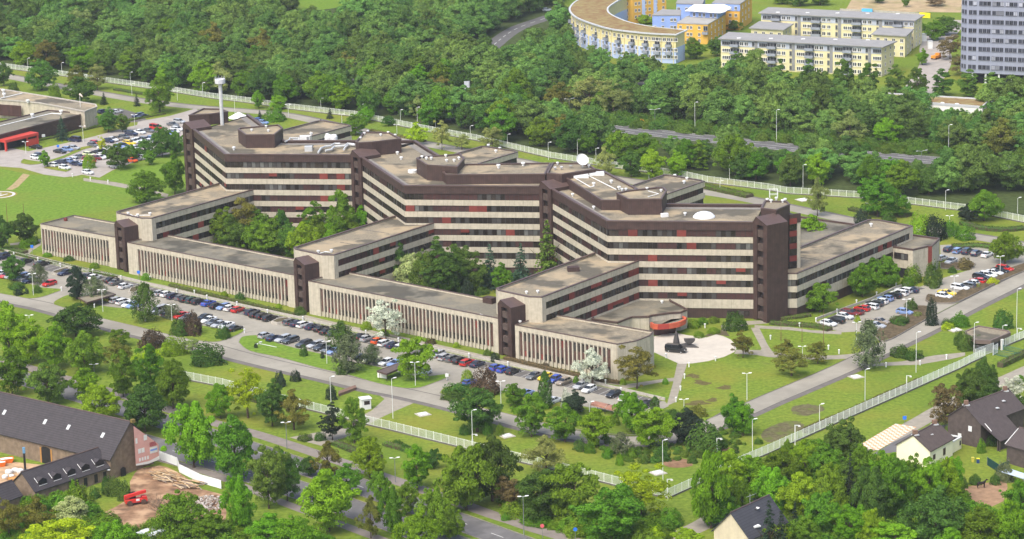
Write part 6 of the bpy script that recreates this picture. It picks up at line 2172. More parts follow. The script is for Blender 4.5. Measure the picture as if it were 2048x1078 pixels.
# surveillance camera masts along the fences
CAMW = WHITE
for i, (x, y, top) in enumerate(((1335, 1000, 958), (1813, 786, 751), (1590, 890, 850), (1434, 908, 876), (2034, 676, 656), (945, 890, 868))):
    p = G(x, y)
    h = ZAT(p, top)
    o = thing('camera_mast', p, None, 'camera mast')
    put('mast', MB().box((p.x, p.y, h / 2), (0.2, 0.2, h)), CAMW, o)
    put('arm', MB().box((p.x + 0.5, p.y, h - 0.08), (1.2, 0.12, 0.12)), CAMW, o)
    put('camera', MB().box((p.x + 1.0, p.y, h - 0.32), (0.55, 0.25, 0.25)), CAMW, o)
    put('junction_box', MB().box((p.x, p.y - 0.18, 1.2), (0.4, 0.2, 0.5)), LIGHT_GREY, o)
    LABELLED.append((o, 'white surveillance camera mast', (x, (y + top) / 2)))

# ================================================================== rooftop equipment of the office complex (parts of the building)
vent_me = MB().lathe((0, 0, 0), [(0.35, 0), (0.35, 0.6), (0.62, 0.62), (0.62, 1.05), (0.2, 1.15)], 10).mesh('roof_vent', WHITE, uv=False)


def vent(x, y, z, s=1.0):
    p = G(x, y, z)
    place('roof_vent', vent_me, complex_, p, 0, (s * 0.75, s * 0.75, s * 0.8))


for x, y in ZM(220, 400, 6.733, (245, 200), (372, 225), (540, 205)) + ZM(570, 480, 6.74, (450, 178), (627, 165)):
    vent(x, y, 15.55, 1.0)
for x, y in ZM(970, 540, 5.9875, (632, 275), (497, 285)):
    vent(x, y, 15.55, 0.9)
for x, y in ZM(440, 220, 6.827, (190, 545), (1245, 350), (1465, 360)):
    vent(x, y, 26.6 if y > 280 else 16, 1.2)
for x, y in ZM(440, 220, 6.827, (432, 290), (630, 240), (660, 300)):
    vent(x, y, 30.5, 0.9)
for x, y in ZM(700, 250, 5.689, (165, 110), (205, 85), (350, 125), (435, 100), (515, 130), (120, 162)):
    vent(x, y, 30.7, 0.9)
for x, y in ZM(700, 250, 5.689, (540, 335), (583, 395)):
    vent(x, y, 26.6, 1.1)
for x, y in ZM(700, 250, 5.689, (820, 380), (870, 395), (925, 395), (1090, 365), (1100, 420), (1185, 420), (1240, 395)):
    vent(x, y, 30.9, 1.0)
for x, y in ZM(700, 250, 5.689, (1270, 465), (1690, 490), (1970, 465)):
    vent(x, y, 29.2, 1.3)
for x, y in ZM(700, 250, 5.689, (1575, 250), (1705, 285), (1660, 315)):
    vent(x, y, 15.5, 1.1)
for x, y in ZM(1040, 290, 5.12, (1585, 330), (1710, 360), (1680, 395)):
    vent(x, y, 15.5, 1.1)
for x, y in ZM(1040, 290, 5.12, (755, 415), (935, 390), (1015, 455), (475, 300)):
    vent(x, y, 29.15, 1.1)
for x, y in ZM(1040, 290, 5.12, (1045, 470), (1085, 468), (1300, 460), (1445, 480), (385, 200), (705, 228), (360, 250), (425, 245)):
    vent(x, y, 30.7, 0.9)
for x, y in ZM(1040, 290, 5.12, (1690, 720), (540, 525), (755, 655)):
    vent(x, y, 26.6, 1.0)
for x, y in ZM(1480, 380, 3.99, (218, 90), (248, 98), (290, 80), (360, 90), (340, 100)):
    vent(x, y, 29.95, 1.0)
vent(*ZM(960, 580, 7.7, (617, 515))[0], 9.2, 0.9)
vent(*ZM(1540, 420, 4.9, (990, 160))[0], 12.0, 1.1)
vent(*ZM(1180, 570, 6.34, (912, 230))[0], 4.85, 0.9)
# satellite dish
dp = G(*ZM(1040, 290, 5.12, (640, 225))[0], 31.0)
db = MB()
N, RD = 24, 1.85
prof = [(RD, 0.0), (RD * 0.8, 0.26), (RD * 0.5, 0.5), (RD * 0.2, 0.64), (0.02, 0.66)]
axis = Vector((0.25, -0.75, 0.55)).normalized()
ax1 = axis.cross(Vector((0, 0, 1))).normalized()
ax2 = axis.cross(ax1).normalized()
cen = dp + Vector((0, 0, 2.3))
rings = [[cen + ax1 * (r * math.cos(2 * math.pi * k / N)) + ax2 * (r * math.sin(2 * math.pi * k / N)) - axis * d for k in range(N)] for r, d in prof]
for i in range(len(rings) - 1):
    for k in range(N):
        db.quad(rings[i][k], rings[i][(k + 1) % N], rings[i + 1][(k + 1) % N], rings[i + 1][k])
dish = put('satellite_dish', db, WHITE, complex_, smooth=True)
put('dish_mount', MB().tube([dp, cen - axis * 0.6], [0.25, 0.15], 8), LIGHT_GREY, dish)
put('feed_arm', MB().tube([cen - axis * 0.5, cen + axis * 1.4], [0.05, 0.05], 6), LIGHT_GREY, dish)
for q in ((360, 250), (425, 245), (520, 228)):
    c0 = G(*ZM(1040, 290, 5.12, q)[0], 30.8) + Vector((0, 0, 0.5))
    put('small_dish', MB().lathe((c0.x, c0.y, c0.z), [(0.6, 0.0), (0.4, 0.12), (0.05, 0.2)], 12), GREY, complex_)
# dome skylight
dc = G(*ZM(1024, 360, 2.994, (1150, 222))[0], 26.6)
dm = MB()
dm.lathe((dc.x, dc.y, 26.6), [(3.1, 0), (3.1, 0.3), (2.9, 0.4), (2.6, 0.8), (2.0, 1.2), (1.1, 1.5), (0.4, 1.6), (0.02, 1.62)], 24)
put('dome_skylight', dm, mat('dome_white', (0.62, 0.63, 0.62), 0.4, 0.03, 1.0, 0.4), complex_, smooth=True)
# antenna column on the left plant room
am = G(444.5, 250, 26.6)
az = 26.6
put('antenna_column', MB().tube([am, am + Vector((0, 0, 15.0))], [0.6, 0.6], 10), mat('pale_mast', (0.55, 0.55, 0.54), 0.6, 0.06, 1, 0.3), complex_)
put('antenna_head', MB().lathe((am.x, am.y, 40.4), [(1.0, 0), (1.75, 0.3), (1.75, 1.7), (1.55, 1.8), (1.5, 1.2)], 16), mat('pale_grey_drum', (0.5, 0.5, 0.52), 0.7, 0.08, 1.0, 0.2), complex_)
lad = MB()
for s in (-0.35, 0.35):
    lad.box((am.x + s, am.y - 1.15, 33.5), (0.08, 0.08, 14))
for k in range(28):
    lad.box((am.x, am.y - 1.15, 27 + k * 0.5), (0.7, 0.05, 0.05))
put('ladder', lad, LIGHT_GREY, complex_)
for k in range(10):
    a_ = 2 * math.pi * k / 10
    put('antenna_rod', MB().tube([(am.x + 1.6 * math.cos(a_), am.y + 1.6 * math.sin(a_), 42.0), (am.x + 1.6 * math.cos(a_), am.y + 1.6 * math.sin(a_), 43.0)], 0.05, 5), LIGHT_GREY, complex_)
# plant and white ducts on the left main block
dA = ZM(440, 220, 6.827, (1340, 580), (1380, 520), (1430, 500), (1510, 490), (1560, 460), (1640, 460))
dB = ZM(440, 220, 6.827, (1440, 555), (1520, 540), (1560, 500), (1700, 490), (1740, 460), (1840, 470))
dC = ZM(440, 220, 6.827, (890, 430), (950, 410), (950, 385), (1080, 385), (1080, 410), (1000, 412))
dD = ZM(440, 220, 6.827, (1690, 540), (1720, 500), (1760, 470), (1845, 480))
for d_, r in ((dA, 0.32), (dB, 0.36), (dC, 0.30), (dD, 0.30)):
    put('air_duct', MB().tube([G(x, y, 27.4) for x, y in d_], r, 8), LIGHT_GREY, complex_)
for q, s in (((1480, 430), 0.9), ((1555, 430), 0.9)):
    c0 = G(*ZM(440, 220, 6.827, q)[0], 26.6)
    put('cooling_tower', MB().lathe((c0.x, c0.y, 26.6), [(1.2, 0), (1.2, 1.6), (1.0, 2.0), (0.9, 2.2), (0.5, 2.3)], 14), WHITE, complex_)
c0 = G(*ZM(440, 220, 6.827, (1160, 435))[0], 26.6)
put('air_unit', MB().box((c0.x, c0.y, 27.8), (3.2, 2.0, 1.6), 0.1), WHITE, complex_)
for dx_ in (-1.0, 1.0):
    put('unit_grille', MB().box((c0.x + dx_, c0.y - 1.03, 27.8), (0.7, 0.08, 1.3), 0.1), GREY, complex_)
c1 = G(*ZM(440, 220, 6.827, (1210, 560))[0], 26.6)
put('air_unit', MB().box((c1.x, c1.y, 27.4), (2.4, 1.6, 1.6), 0.0), LIGHT_GREY, complex_)
put('unit_platform', MB().box((c1.x, c1.y + 3.0, 27.5), (2.6, 3.4, 0.15), 0.0), BLACK, complex_)
put('mast', MB().tube([G(*ZM(440, 220, 6.827, (1245, 430))[0], 26.6), G(*ZM(440, 220, 6.827, (1245, 430))[0], 26.6) + Vector((0, 0, 3.2))], 0.12, 8), WHITE, complex_)
for q in ((600, 300), (655, 300)):
    c0 = G(*ZM(1040, 290, 5.12, (q[0] + 20, q[1] + 25))[0], 29.2)
skl = ZM(1040, 290, 5.12, (570, 330), (720, 300))
for x, y in ZM(1040, 290, 5.12, (625, 330), (785, 305)):
    c0 = G(x, y, 29.2)
    put('skylight', MB().prism(ccw([(c0.x - 2.2, c0.y - 1.2), (c0.x + 2.2, c0.y - 1.6), (c0.x + 2.2, c0.y + 1.4), (c0.x - 2.2, c0.y + 1.8)]), 29.2, 29.9), WHITE, complex_)
for a_, b_ in (((500, 300), (720, 430)), ((685, 305), (985, 455)), ((720, 430), (760, 420))):
    p, q = G(*ZM(1040, 290, 5.12, a_)[0], 29.3), G(*ZM(1040, 290, 5.12, b_)[0], 29.3)
    put('cable_duct', MB().tube([p, q], 0.14, 4), WHITE, complex_)
for a_, b_ in (((1310, 470), (1420, 500)), ((1420, 500), (1310, 530))):
    p, q = G(*ZM(1040, 290, 5.12, a_)[0], 30.9), G(*ZM(1040, 290, 5.12, b_)[0], 30.9)
    put('cable_duct', MB().tube([p, q], 0.10, 4), WHITE, complex_)
for (a_, b_), z in ((((470, 178), (540, 160)), 15.8), (((540, 160), (610, 165)), 15.8)):
    p, q = G(*ZM(570, 480, 6.74, a_)[0], z), G(*ZM(570, 480, 6.74, b_)[0], z)
    put('cable_duct', MB().tube([p, q], 0.12, 4), WHITE, complex_)
for (a_, b_) in (((255, 185), (320, 215)), ((320, 215), (440, 205)), ((440, 205), (540, 205))):
    p, q = G(*ZM(220, 400, 6.733, a_)[0], 15.8), G(*ZM(220, 400, 6.733, b_)[0], 15.8)
    put('cable_duct', MB().tube([p, q], 0.12, 4), WHITE, complex_)
for (a_, b_) in (((0, 372), (110, 405)), ((110, 405), (305, 440))):
    p, q = G(*ZM(960, 580, 7.7, a_)[0], 9.5), G(*ZM(960, 580, 7.7, b_)[0], 9.5)
    put('cable_duct', MB().tube([p, q], 0.14, 4), WHITE, complex_)
for q, z, s in (((150, 195), 9.2, (3.2, 2.2, 1.6)),):
    c0 = G(*ZM(960, 580, 7.7, q)[0], z)
    put('roof_hatch', MB().box((c0.x, c0.y, z + 0.8), s, -0.7), BRONZE, complex_)
c0 = G(*ZM(1024, 360, 2.994, (367, 545))[0], 15.5)
put('roof_hatch', MB().box((c0.x, c0.y, 16.1), (3.2, 2.2, 1.3), 0.1), BRONZE, complex_)
c0 = G(*ZM(60, 420, 7.7, (550, 165))[0], 9.2)
put('round_vent', MB().lathe((c0.x, c0.y, 9.2), [(0.6, 0), (0.6, 0.8), (0.3, 0.9)], 12), REDBLIND, complex_)
c0 = G(*ZM(700, 250, 5.689, (712, 540))[0], 26.6)
put('ring_duct', MB().lathe((c0.x, c0.y, 26.6), [(1.4, 0), (1.4, 0.8), (0.9, 0.8), (0.9, 0.2)], 14), WHITE, complex_)
c0 = G(*ZM(1040, 290, 5.12, (1480, 735))[0], 26.6)
put('aircon_unit', MB().box((c0.x, c0.y, 27.1), (2.0, 1.0, 1.0), 0.3), WHITE, complex_)
fr = MB()
c0 = G(*ZM(1480, 380, 3.99, (268, 60))[0], 30.0)
for sx in (-1.1, 1.1):
    for sy in (-0.8, 0.8):
        fr.box((c0.x + sx, c0.y + sy, 31.2), (0.12, 0.12, 2.6))
for z in (31.0, 32.4):
    fr.box((c0.x, c0.y - 0.8, z), (2.3, 0.1, 0.1))
    fr.box((c0.x, c0.y + 0.8, z), (2.3, 0.1, 0.1))
    fr.box((c0.x - 1.1, c0.y, z), (0.1, 1.6, 0.1))
    fr.box((c0.x + 1.1, c0.y, z), (0.1, 1.6, 0.1))
put('antenna_frame', fr, WHITE, complex_)
# ================================================================== other buildings
_fw_me = {}


def far_window(fm, pm, nm='window'):
    k = (fm.name, pm.name)
    if k not in _fw_me:
        b = MB()
        f = 0.08
        for x in (f / 2, 0.5, 1 - f / 2):
            b.box((x, 0, 0.5), (f, 0.08, 1))
        for z in (f / 2, 1 - f / 2):
            b.box((0.5, 0.003, z), (1, 0.08, f))
        b.quad((f, 0.01, f), (1 - f, 0.01, f), (1 - f, 0.01, 1 - f), (f, 0.01, 1 - f), 1)
        b.box((0.5, -0.06, -0.03), (1.06, 0.16, 0.05))
        _fw_me[k] = b.mesh(nm, [fm, pm])
    return _fw_me[k]


def put_windows(part, A, B, z0, w, h, fracs, fm, pm, out=0.04, name='window'):
    A, B = V2(A), V2(B)
    L = (B - A).length
    u = (B - A) / L
    n = Vector((u.y, -u.x))
    th = math.atan2(u.y, u.x)
    for f in fracs:
        p = A + u * (f * L - w / 2) + n * out
        place(name, far_window(fm, pm), part, (p.x, p.y, z0), th, (w, 1, h))


def balcony(part, A, B, f, z0, w, m, d=1.3):
    A, B = V2(A), V2(B)
    L = (B - A).length
    u = (B - A) / L
    n = Vector((u.y, -u.x))
    c = A + u * (f * L) + n * (d / 2)
    th = math.atan2(u.y, u.x)
    bm = MB().box((c.x, c.y, z0 - 0.08), (w, d, 0.16), th)
    e = c + n * (d / 2 - 0.03)
    bm.box((e.x, e.y, z0 + 0.5), (w, 0.06, 1.0), th)
    for s in (-1, 1):
        q = c + u * (s * (w / 2 - 0.03))
        bm.box((q.x, q.y, z0 + 0.5), (0.06, d, 1.0), th)
    put('balcony', bm, m, part)


FAR_GLASS = mat('far_glass', (0.045, 0.05, 0.06), 0.15, 0.3, 0.3, 0.6, objvar=0.6)
YEL = mat('pale_yellow_render', (0.66, 0.58, 0.30), 0.85, 0.05, 0.4, 0.15, coords='uv', streak=0.1)
YEL2 = mat('cream_render', (0.62, 0.56, 0.33), 0.85, 0.05, 0.4, 0.15, coords='uv', streak=0.12)
OCH = mat('ochre_render', (0.66, 0.38, 0.07), 0.85, 0.06, 0.4, 0.15)
BLU = mat('sky_blue_render', (0.24, 0.34, 0.66), 0.85, 0.05, 0.4, 0.15)
LBL = mat('pale_blue_render', (0.40, 0.48, 0.68), 0.85, 0.05, 0.4, 0.15)
LIL = mat('pale_lilac_panel', (0.42, 0.45, 0.52), 0.8, 0.05, 0.4, 0.2)
SEDUM = mat('sedum_roof', (0.23, 0.125, 0.065), 0.95, 0.25, 0.35, 0.05, col2=(0.20, 0.17, 0.075), detail=6)
FELT = mat('grey_roof_felt', (0.24, 0.235, 0.23), 0.9, 0.08, 0.3, 0.15, detail=5)
SLATE = mat('dark_roof_tiles', (0.048, 0.042, 0.045), 0.75, 0.18, 0.9, 0.25, coords='uv', detail=5, stripes=(0.42, 0.22, (0.022, 0.019, 0.020), 0.7, 1))
BRICK = mat('brown_barn_brick', (0.20, 0.148, 0.105), 0.92, 0.25, 0.8, 0.1, coords='uv', detail=7, streak=0.3)


def block(name, label, cat, roof_px, z, wallm, roofm, over=0.5, rt=0.35, inset_top=0.0, z0=0.0, world=None, t=None):
    poly = ccw(world or gl(roof_px, z))
    c = Vector((0, 0))
    for p in poly:
        c += V2(p) / len(poly)
    if t is None:
        t = thing(name, (c.x, c.y, 0), label, cat)
    wp = offset_line(poly, over, True)
    w = put('wall', MB().prism(wp, z0, z - rt, top=False), wallm, t)
    put('roof', MB().prism(poly, z - rt, z, 0, True, True), roofm, t)
    return t, w, wp


# ---- low building with the red canopy (upper left)
zz = lambda *p: ZM(0, 160, 7.1875, *p)
mainp = ccw(gl(zz((-260, 70), (0, 120), (700, 232), (1380, 345), (1398, 380), (1215, 448), (900, 385), (560, 325), (300, 300), (-260, 255)), 7.5))
lb = thing('low_building', (-150, 985, 0), 'low concrete and brown office building behind the upper car park', 'office building')
put('wall', MB().prism(offset_line(mainp, 0.2, True), 0, 7.0, top=False), CONC, lb)
put('roof', MB().poly(mainp, 7.05), GRAVEL, lb)
put('coping', MB().wall(mainp, 0.4, 0.05, 7.1, 7.55, 0, True), mat('pale_wall', (0.40, 0.37, 0.32)), lb)
lowp = ccw(gl(zz((-260, 850), (560, 640), (1150, 495), (1175, 470), (690, 428), (-260, 655)), 6.0))
lw = put('low_wing', MB().prism(offset_line(lowp, 0.1, True), 0, 5.5, top=False), BRONZE, lb)
put('roof', MB().poly(lowp, 5.6), GRAVEL_D, lb)
put('coping', MB().wall(lowp, 0.35, 0.08, 5.5, 6.05, 0, True), BRONZE_TOP, lb)
fA, fB = gl(zz((-60, 300), (300, 325)), 7.0)
for k in range(11):
    p = V2(fA).lerp(V2(fB), (k + 0.5) / 11)
    put('fin_window', MB().box((p.x, p.y - 0.35, 3.6), (1.1, 0.1, 4.4), math.atan2(fB[1] - fA[1], fB[0] - fA[0])), REDBROWN, lb)
for q in ((620, 395), (1020, 460)):
    p = G(*zz(q)[0], 5.2)
    put('window', MB().box((p.x, p.y, 6.1), (3.0, 0.3, 0.9), -0.15), GLASS, lb)
p0, p1 = V2(lowp[0]), V2(lowp[1])
ra, rb = gl(zz((90, 1030), (565, 915)))
uR = (V2(rb) - V2(ra)).normalized()
nR = Vector((-uR.y, uR.x))
RED = mat('red_canopy_metal', (0.50, 0.055, 0.040), 0.5, 0.08, 0.4, 0.3)
W_ = (V2(rb) - V2(ra)).length
cq = [V2(ra), V2(rb), V2(rb) + nR * 4.5, V2(ra) + nR * 4.5]
put('red_canopy', MB().prism(ccw([tuple(q) for q in cq]), 3.3, 4.3, 0, True, True), RED, lb)
for f, ww in ((0.02, 0.7), (0.98, 0.5), (0.66, 0.4)):
    q = V2(ra) + uR * (W_ * f) + nR * 0.35
    put('canopy_post', MB().box((q.x, q.y, 1.65), (ww, 0.6, 3.3), math.atan2(uR.y, uR.x)), RED, lb)
q = V2(ra) + uR * (W_ * 0.82) + nR * 0.4
put('red_wall', MB().box((q.x, q.y, 1.2), (W_ * 0.28, 0.3, 2.4), math.atan2(uR.y, uR.x)), RED, lb)
q = V2(ra) + uR * (W_ * 0.32) + nR * 3.2
put('dark_opening', MB().box((q.x, q.y, 1.5), (W_ * 0.55, 0.3, 3.0), math.atan2(uR.y, uR.x)), BLACK, lb)
for x, y, z in (zz((465, 530))[0] + (5.6,), zz((880, 480))[0] + (5.6,), zz((400, 330))[0] + (7.05,), zz((50, 180))[0] + (7.05,), zz((60, 235))[0] + (7.05,)):
    place('roof_vent', vent_me, lb, G(x, y, z), 0, (1.2, 1.2, 1.2))
for a_, b_, z in (((0, 660), (465, 545), 5.75), ((465, 545), (740, 480), 5.75), ((740, 480), (880, 490), 5.75), ((0, 265), (320, 190), 7.2)):
    put('cable_duct', MB().tube([G(*zz(a_)[0], z), G(*zz(b_)[0], z)], 0.18, 4), WHITE, lb)
sp_ = G(*zz((1155, 390))[0], 7.05)
put('windsock_mast', MB().tube([sp_, sp_ + Vector((0, 0, 5.2))], [0.1, 0.06], 6), WHITE, lb)
put('windsock', MB().tube([sp_ + Vector((0, 0, 5.2)), sp_ + Vector((0.7, -0.2, 4.6)), sp_ + Vector((1.1, -0.3, 4.0))], [0.4, 0.32, 0.2], 8), mat('windsock_cloth', (0.75, 0.6, 0.5), 0.9, 0.1, 2.0, 0.1), lb)
fs = G(*zz((625, 800))[0], 2.0)
put('wall_sign', MB().box((fs.x, fs.y, 2.0), (1.2, 0.3, 1.0), 0.6), WHITE, lb)

# ---- crescent apartment block
Z6 = lambda *p: ZM(1130, 0, 6.4, *p)
cre = thing('crescent_apartments', (70, 1250, 0), 'crescent shaped yellow and pale blue apartment block with a brown planted roof', 'apartment block')
outer = smooth(Z6((700, -160), (330, -70), (150, 10), (72, 80), (60, 140), (115, 205), (210, 255), (400, 322), (590, 372), (820, 402), (1050, 425), (1240, 436), (1430, 442)), 4)
inner_ = smooth(Z6((1560, 388), (1330, 365), (1100, 340), (850, 292), (700, 240), (575, 175), (548, 120), (580, 75), (700, 0), (900, -80)), 4)
oW, iW = gl(outer, 12.5), gl(inner_, 12.5)
ring_ = ccw(oW + iW)
put('roof', MB().prism(ring_, 12.2, 12.6, 0, True, True), SEDUM, cre)
put('eaves', MB().wall(ring_, 0.5, 0.25, 12.15, 12.72, 0, True), LIGHT_GREY, cre)
wallp = offset_line(ring_, 0.8, True)
upw = put('upper_wall', MB().prism(wallp, 6.6, 12.18, top=False), YEL, cre)
low_ = put('lower_wall', MB().prism(offset_line(ring_, 0.7, True), 0, 6.6), LBL, cre)
ow = offset_line(oW, 0.75)
tot = 0
for i in range(14, len(ow) - 1):
    A, B = V2(ow[i]), V2(ow[i + 1])
    L = (B - A).length
    k = max(1, int(L / 3.2))
    for j in range(k):
        f = (j + 0.5) / k
        put_windows(upw, A, B, 9.4, 1.5, 1.5, [f], WHITE_R, FAR_GLASS, 0.12)
        put_windows(low_, A, B, 5.0, 1.4, 1.4, [f], WHITE_R, FAR_GLASS, 0.16)
        put_windows(low_, A, B, 2.0, 1.4, 1.4, [f], WHITE_R, FAR_GLASS, 0.16)
        if (i + j) % 3 == 0:
            balcony(upw, A, B, f, 7.2, 2.6, mat('grey_balcony', (0.25, 0.27, 0.31), 0.7, 0.1, 0.6, 0.2), 1.5)
            put_windows(upw, A, B, 7.3, 2.2, 2.0, [f], GREY, FAR_GLASS, 0.13)
            balcony(low_, A, B, f, 4.0, 2.6, mat('grey_balcony', (0.25, 0.27, 0.31)), 1.5)
        if (i + j) % 3 == 1:
            put('stair_strip', MB().wall([tuple(A.lerp(B, f + 0.12)), tuple(A.lerp(B, min(1, f + 0.24)))], 0.1, 0.30, 0, 12.1), YEL, cre)

# ---- ochre and blue courtyard blocks behind the crescent
t, w, wp = block('courtyard_house', 'sky blue flat roofed house behind the crescent apartments', 'house', Z6((1110, 190), (1240, 118), (1490, 125), (1482, 190)), 9.0, BLU, FELT, 0.2)
fa, fb = gl(Z6((1110, 190), (1482, 190)), 9.0)
put_windows(w, fa, fb, 6.0, 1.2, 1.5, [0.38, 0.68, 0.8], WHITE_R, FAR_GLASS, -0.05)
put_windows(w, fa, fb, 2.6, 1.2, 1.5, [0.1, 0.38, 0.68, 0.8], WHITE_R, FAR_GLASS, -0.05)
t, w, wp = block('courtyard_house', 'ochre yellow block with a roof terrace and white awning roof', 'house', Z6((1430, 292), (1830, 308), (2060, 175), (2040, 120), (1560, 205)), 9.0, OCH, mat('terrace_paving', (0.30, 0.29, 0.27), 0.9, 0.1, 0.5, 0.1), 0.15)
fa, fb = gl(Z6((1430, 292), (1830, 308)), 9.0)
for z in (6.4, 3.4, 0.8):
    put_windows(w, fa, fb, z, 1.2, 1.5, [0.12, 0.35, 0.46, 0.72], WHITE_R, FAR_GLASS, -0.04)
    put_windows(w, fb, gl(Z6((2060, 175)), 9.0)[0], z, 1.2, 1.5, [0.2, 0.4, 0.6, 0.8], WHITE_R, FAR_GLASS, -0.04)
put_windows(w, fa, fb, 5.9, 2.0, 2.2, [0.92], GREY, FAR_GLASS, -0.02)
balcony(w, fa, fb, 0.92, 4.6, 2.6, mat('grey_balcony', (0.25, 0.27, 0.31)))
up_ = put('upper_storey', MB().prism(ccw(gl(Z6((1600, 215), (1960, 235), (2060, 155), (2040, 110), (1700, 140)), 9.0)), 9.0, 11.6), BLU, t)
put('awning_roof', MB().prism(ccw(gl(Z6((1540, 135), (1990, 165), (2048, 150), (2130, 100), (2048, 60), (1650, 58)), 12.0)), 11.8, 12.05, 0, True, True), mat('white_membrane', (0.74, 0.75, 0.74), 0.6, 0.03, 0.5, 0.2), t)
fa, fb = gl(Z6((1600, 215), (1960, 235)), 9.0)
put_windows(up_, fa, fb, 9.3, 1.2, 1.7, [0.15, 0.35, 0.5, 0.75, 0.9], WHITE_R, FAR_GLASS, 0.05)
t, w, wp = block('courtyard_house', 'ochre and blue tower house at the top edge beside the awning roof', 'house', Z6((1880, 35), (2240, 50), (2400, -60), (2000, -70)), 12.0, OCH, FELT, 0.2)
fa, fb = gl(Z6((1880, 35), (2240, 50)), 12.0)
put('blue_storey', MB().wall([fa, fb], 0.1, -0.12, 8.6, 11.6), BLU, t)
for z in (9.2, 6.0, 3.0):
    put_windows(w, fa, fb, z, 1.3, 1.5, [0.15, 0.3, 0.65, 0.85], WHITE_R, FAR_GLASS, 0.02)
    put_windows(w, fb, gl(Z6((2400, -60)), 12.0)[0], z, 1.3, 1.5, [0.2, 0.45, 0.7], WHITE_R, FAR_GLASS, 0.02)
t, w, wp = block('courtyard_house', 'sky blue house with a brown panel at the top edge', 'house', Z6((1420, 40), (1760, 50), (1800, -40), (1450, -40)), 10.0, BLU, FELT, 0.2)
fa, fb = gl(Z6((1420, 40), (1760, 50)), 10.0)
put_windows(w, fa, fb, 6.5, 1.3, 1.7, [0.1, 0.4, 0.7], WHITE_R, FAR_GLASS, 0.0)
t, w, wp = block('courtyard_house', 'long ochre row of houses with blue strips at the top edge', 'house', Z6((690, -30), (860, -15), (1300, -60), (1300, -120), (800, -110)), 11.5, OCH, FELT, 0.2)
fa, fb, fc = gl(Z6((690, -30), (860, -15), (1300, -60)), 11.5)
for z in (8.3, 5.2, 2.2):
    put_windows(w, fa, fb, z, 1.2, 1.5, [0.2, 0.6], WHITE_R, FAR_GLASS, 0.0)
    put_windows(w, fb, fc, z, 1.2, 1.5, [0.1, 0.2, 0.38, 0.5, 0.7, 0.9], WHITE_R, FAR_GLASS, 0.0)
for f in (0.28, 0.62):
    p = V2(fb).lerp(V2(fc), f)
    q = V2(fb).lerp(V2(fc), f + 0.09)
    put('blue_strip', MB().wall([tuple(p), tuple(q)], 0.1, 0.1, 0, 11.0), LBL, t)

# ---- two long cream apartment blocks
Z7 = lambda *p: ZM(1420, 0, 4.452, *p)


def long_block(label, roof, z, low_rows, n_mod, seed):
    t, w, wp = block('long_apartment_block', label, 'apartment block', roof, z, YEL2, FELT, 1.0, 0.4)
    fl, fr_ = gl(roof[:2], z)
    e = (V2(fr_) - V2(fl)).normalized()
    n = Vector((e.y, -e.x))
    A, B = V2(fl) + e * 1.0 - n * 1.0, V2(fr_) - e * 1.0 - n * 1.0
    put('upper_panel', MB().wall([tuple(A), tuple(B)], 0.1, 0.06, z - 3.2, z - 0.42), LIL, t)
    rr = random.Random(seed)
    gb = mat('grey_balcony', (0.25, 0.27, 0.31))
    rows = [z - 3.1 - 3.0 * i for i in range(4)]
    for m in range(n_mod):
        f0 = (m + 0.5) / n_mod
        typ = m % 4
        for r_, zr in enumerate(rows):
            if zr < 0.3:
                continue
            if typ == 0:
                put_windows(w, A, B, zr + 0.4, 1.9, 1.5, [f0 - 0.14 / n_mod, ], WHITE_R if r_ else GREY, FAR_GLASS, 0.14)
                put_windows(w, A, B, zr + 0.4, 1.9, 1.5, [f0 + 0.3 / n_mod], WHITE_R if r_ else GREY, FAR_GLASS, 0.14)
            elif typ == 1:
                put_windows(w, A, B, zr + 0.1, 2.6, 2.1, [f0 - 0.2 / n_mod, f0 + 0.2 / n_mod], GREY, FAR_GLASS, 0.12)
                balcony(w, A, B, f0, zr, (B - A).length / n_mod * 0.9, gb, 1.5)
            elif typ == 2:
                put_windows(w, A, B, zr + 0.4, 1.7, 1.6, [f0 - 0.25 / n_mod, f0 + 0.25 / n_mod], WHITE_R, FAR_GLASS, 0.14)
            else:
                put_windows(w, A, B, zr + 0.3, 1.0, 1.9, [f0], GREY, FAR_GLASS, 0.14)
        if typ == 3:
            put('stair_glazing', MB().wall([tuple(A.lerp(B, f0 + 0.15 / n_mod)), tuple(A.lerp(B, f0 + 0.45 / n_mod))], 0.1, 0.13, 0.5, z - 0.5), GREY, t)
    # right end
    C = V2(gl(roof[2:3], z)[0])
    e2 = (C - V2(fr_)).normalized()
    A2, B2 = V2(fr_) + e2 * 1.0 - e * 1.0, C - e2 * 1.0 - e * 1.0
    for zr in rows:
        if zr > 0.3:
            put_windows(w, A2, B2, zr + 0.4, 1.4, 1.5, [0.3, 0.7], WHITE_R, FAR_GLASS, 0.06)
    for k in range(5):
        p = V2(fl).lerp(C, 0.12 + 0.18 * k)
        put('roof_light', MB().box((p.x, p.y + 1.0, z + 0.15), (1.6, 0.8, 0.3), 0.0), WHITE, t)
    return t, w, A, B


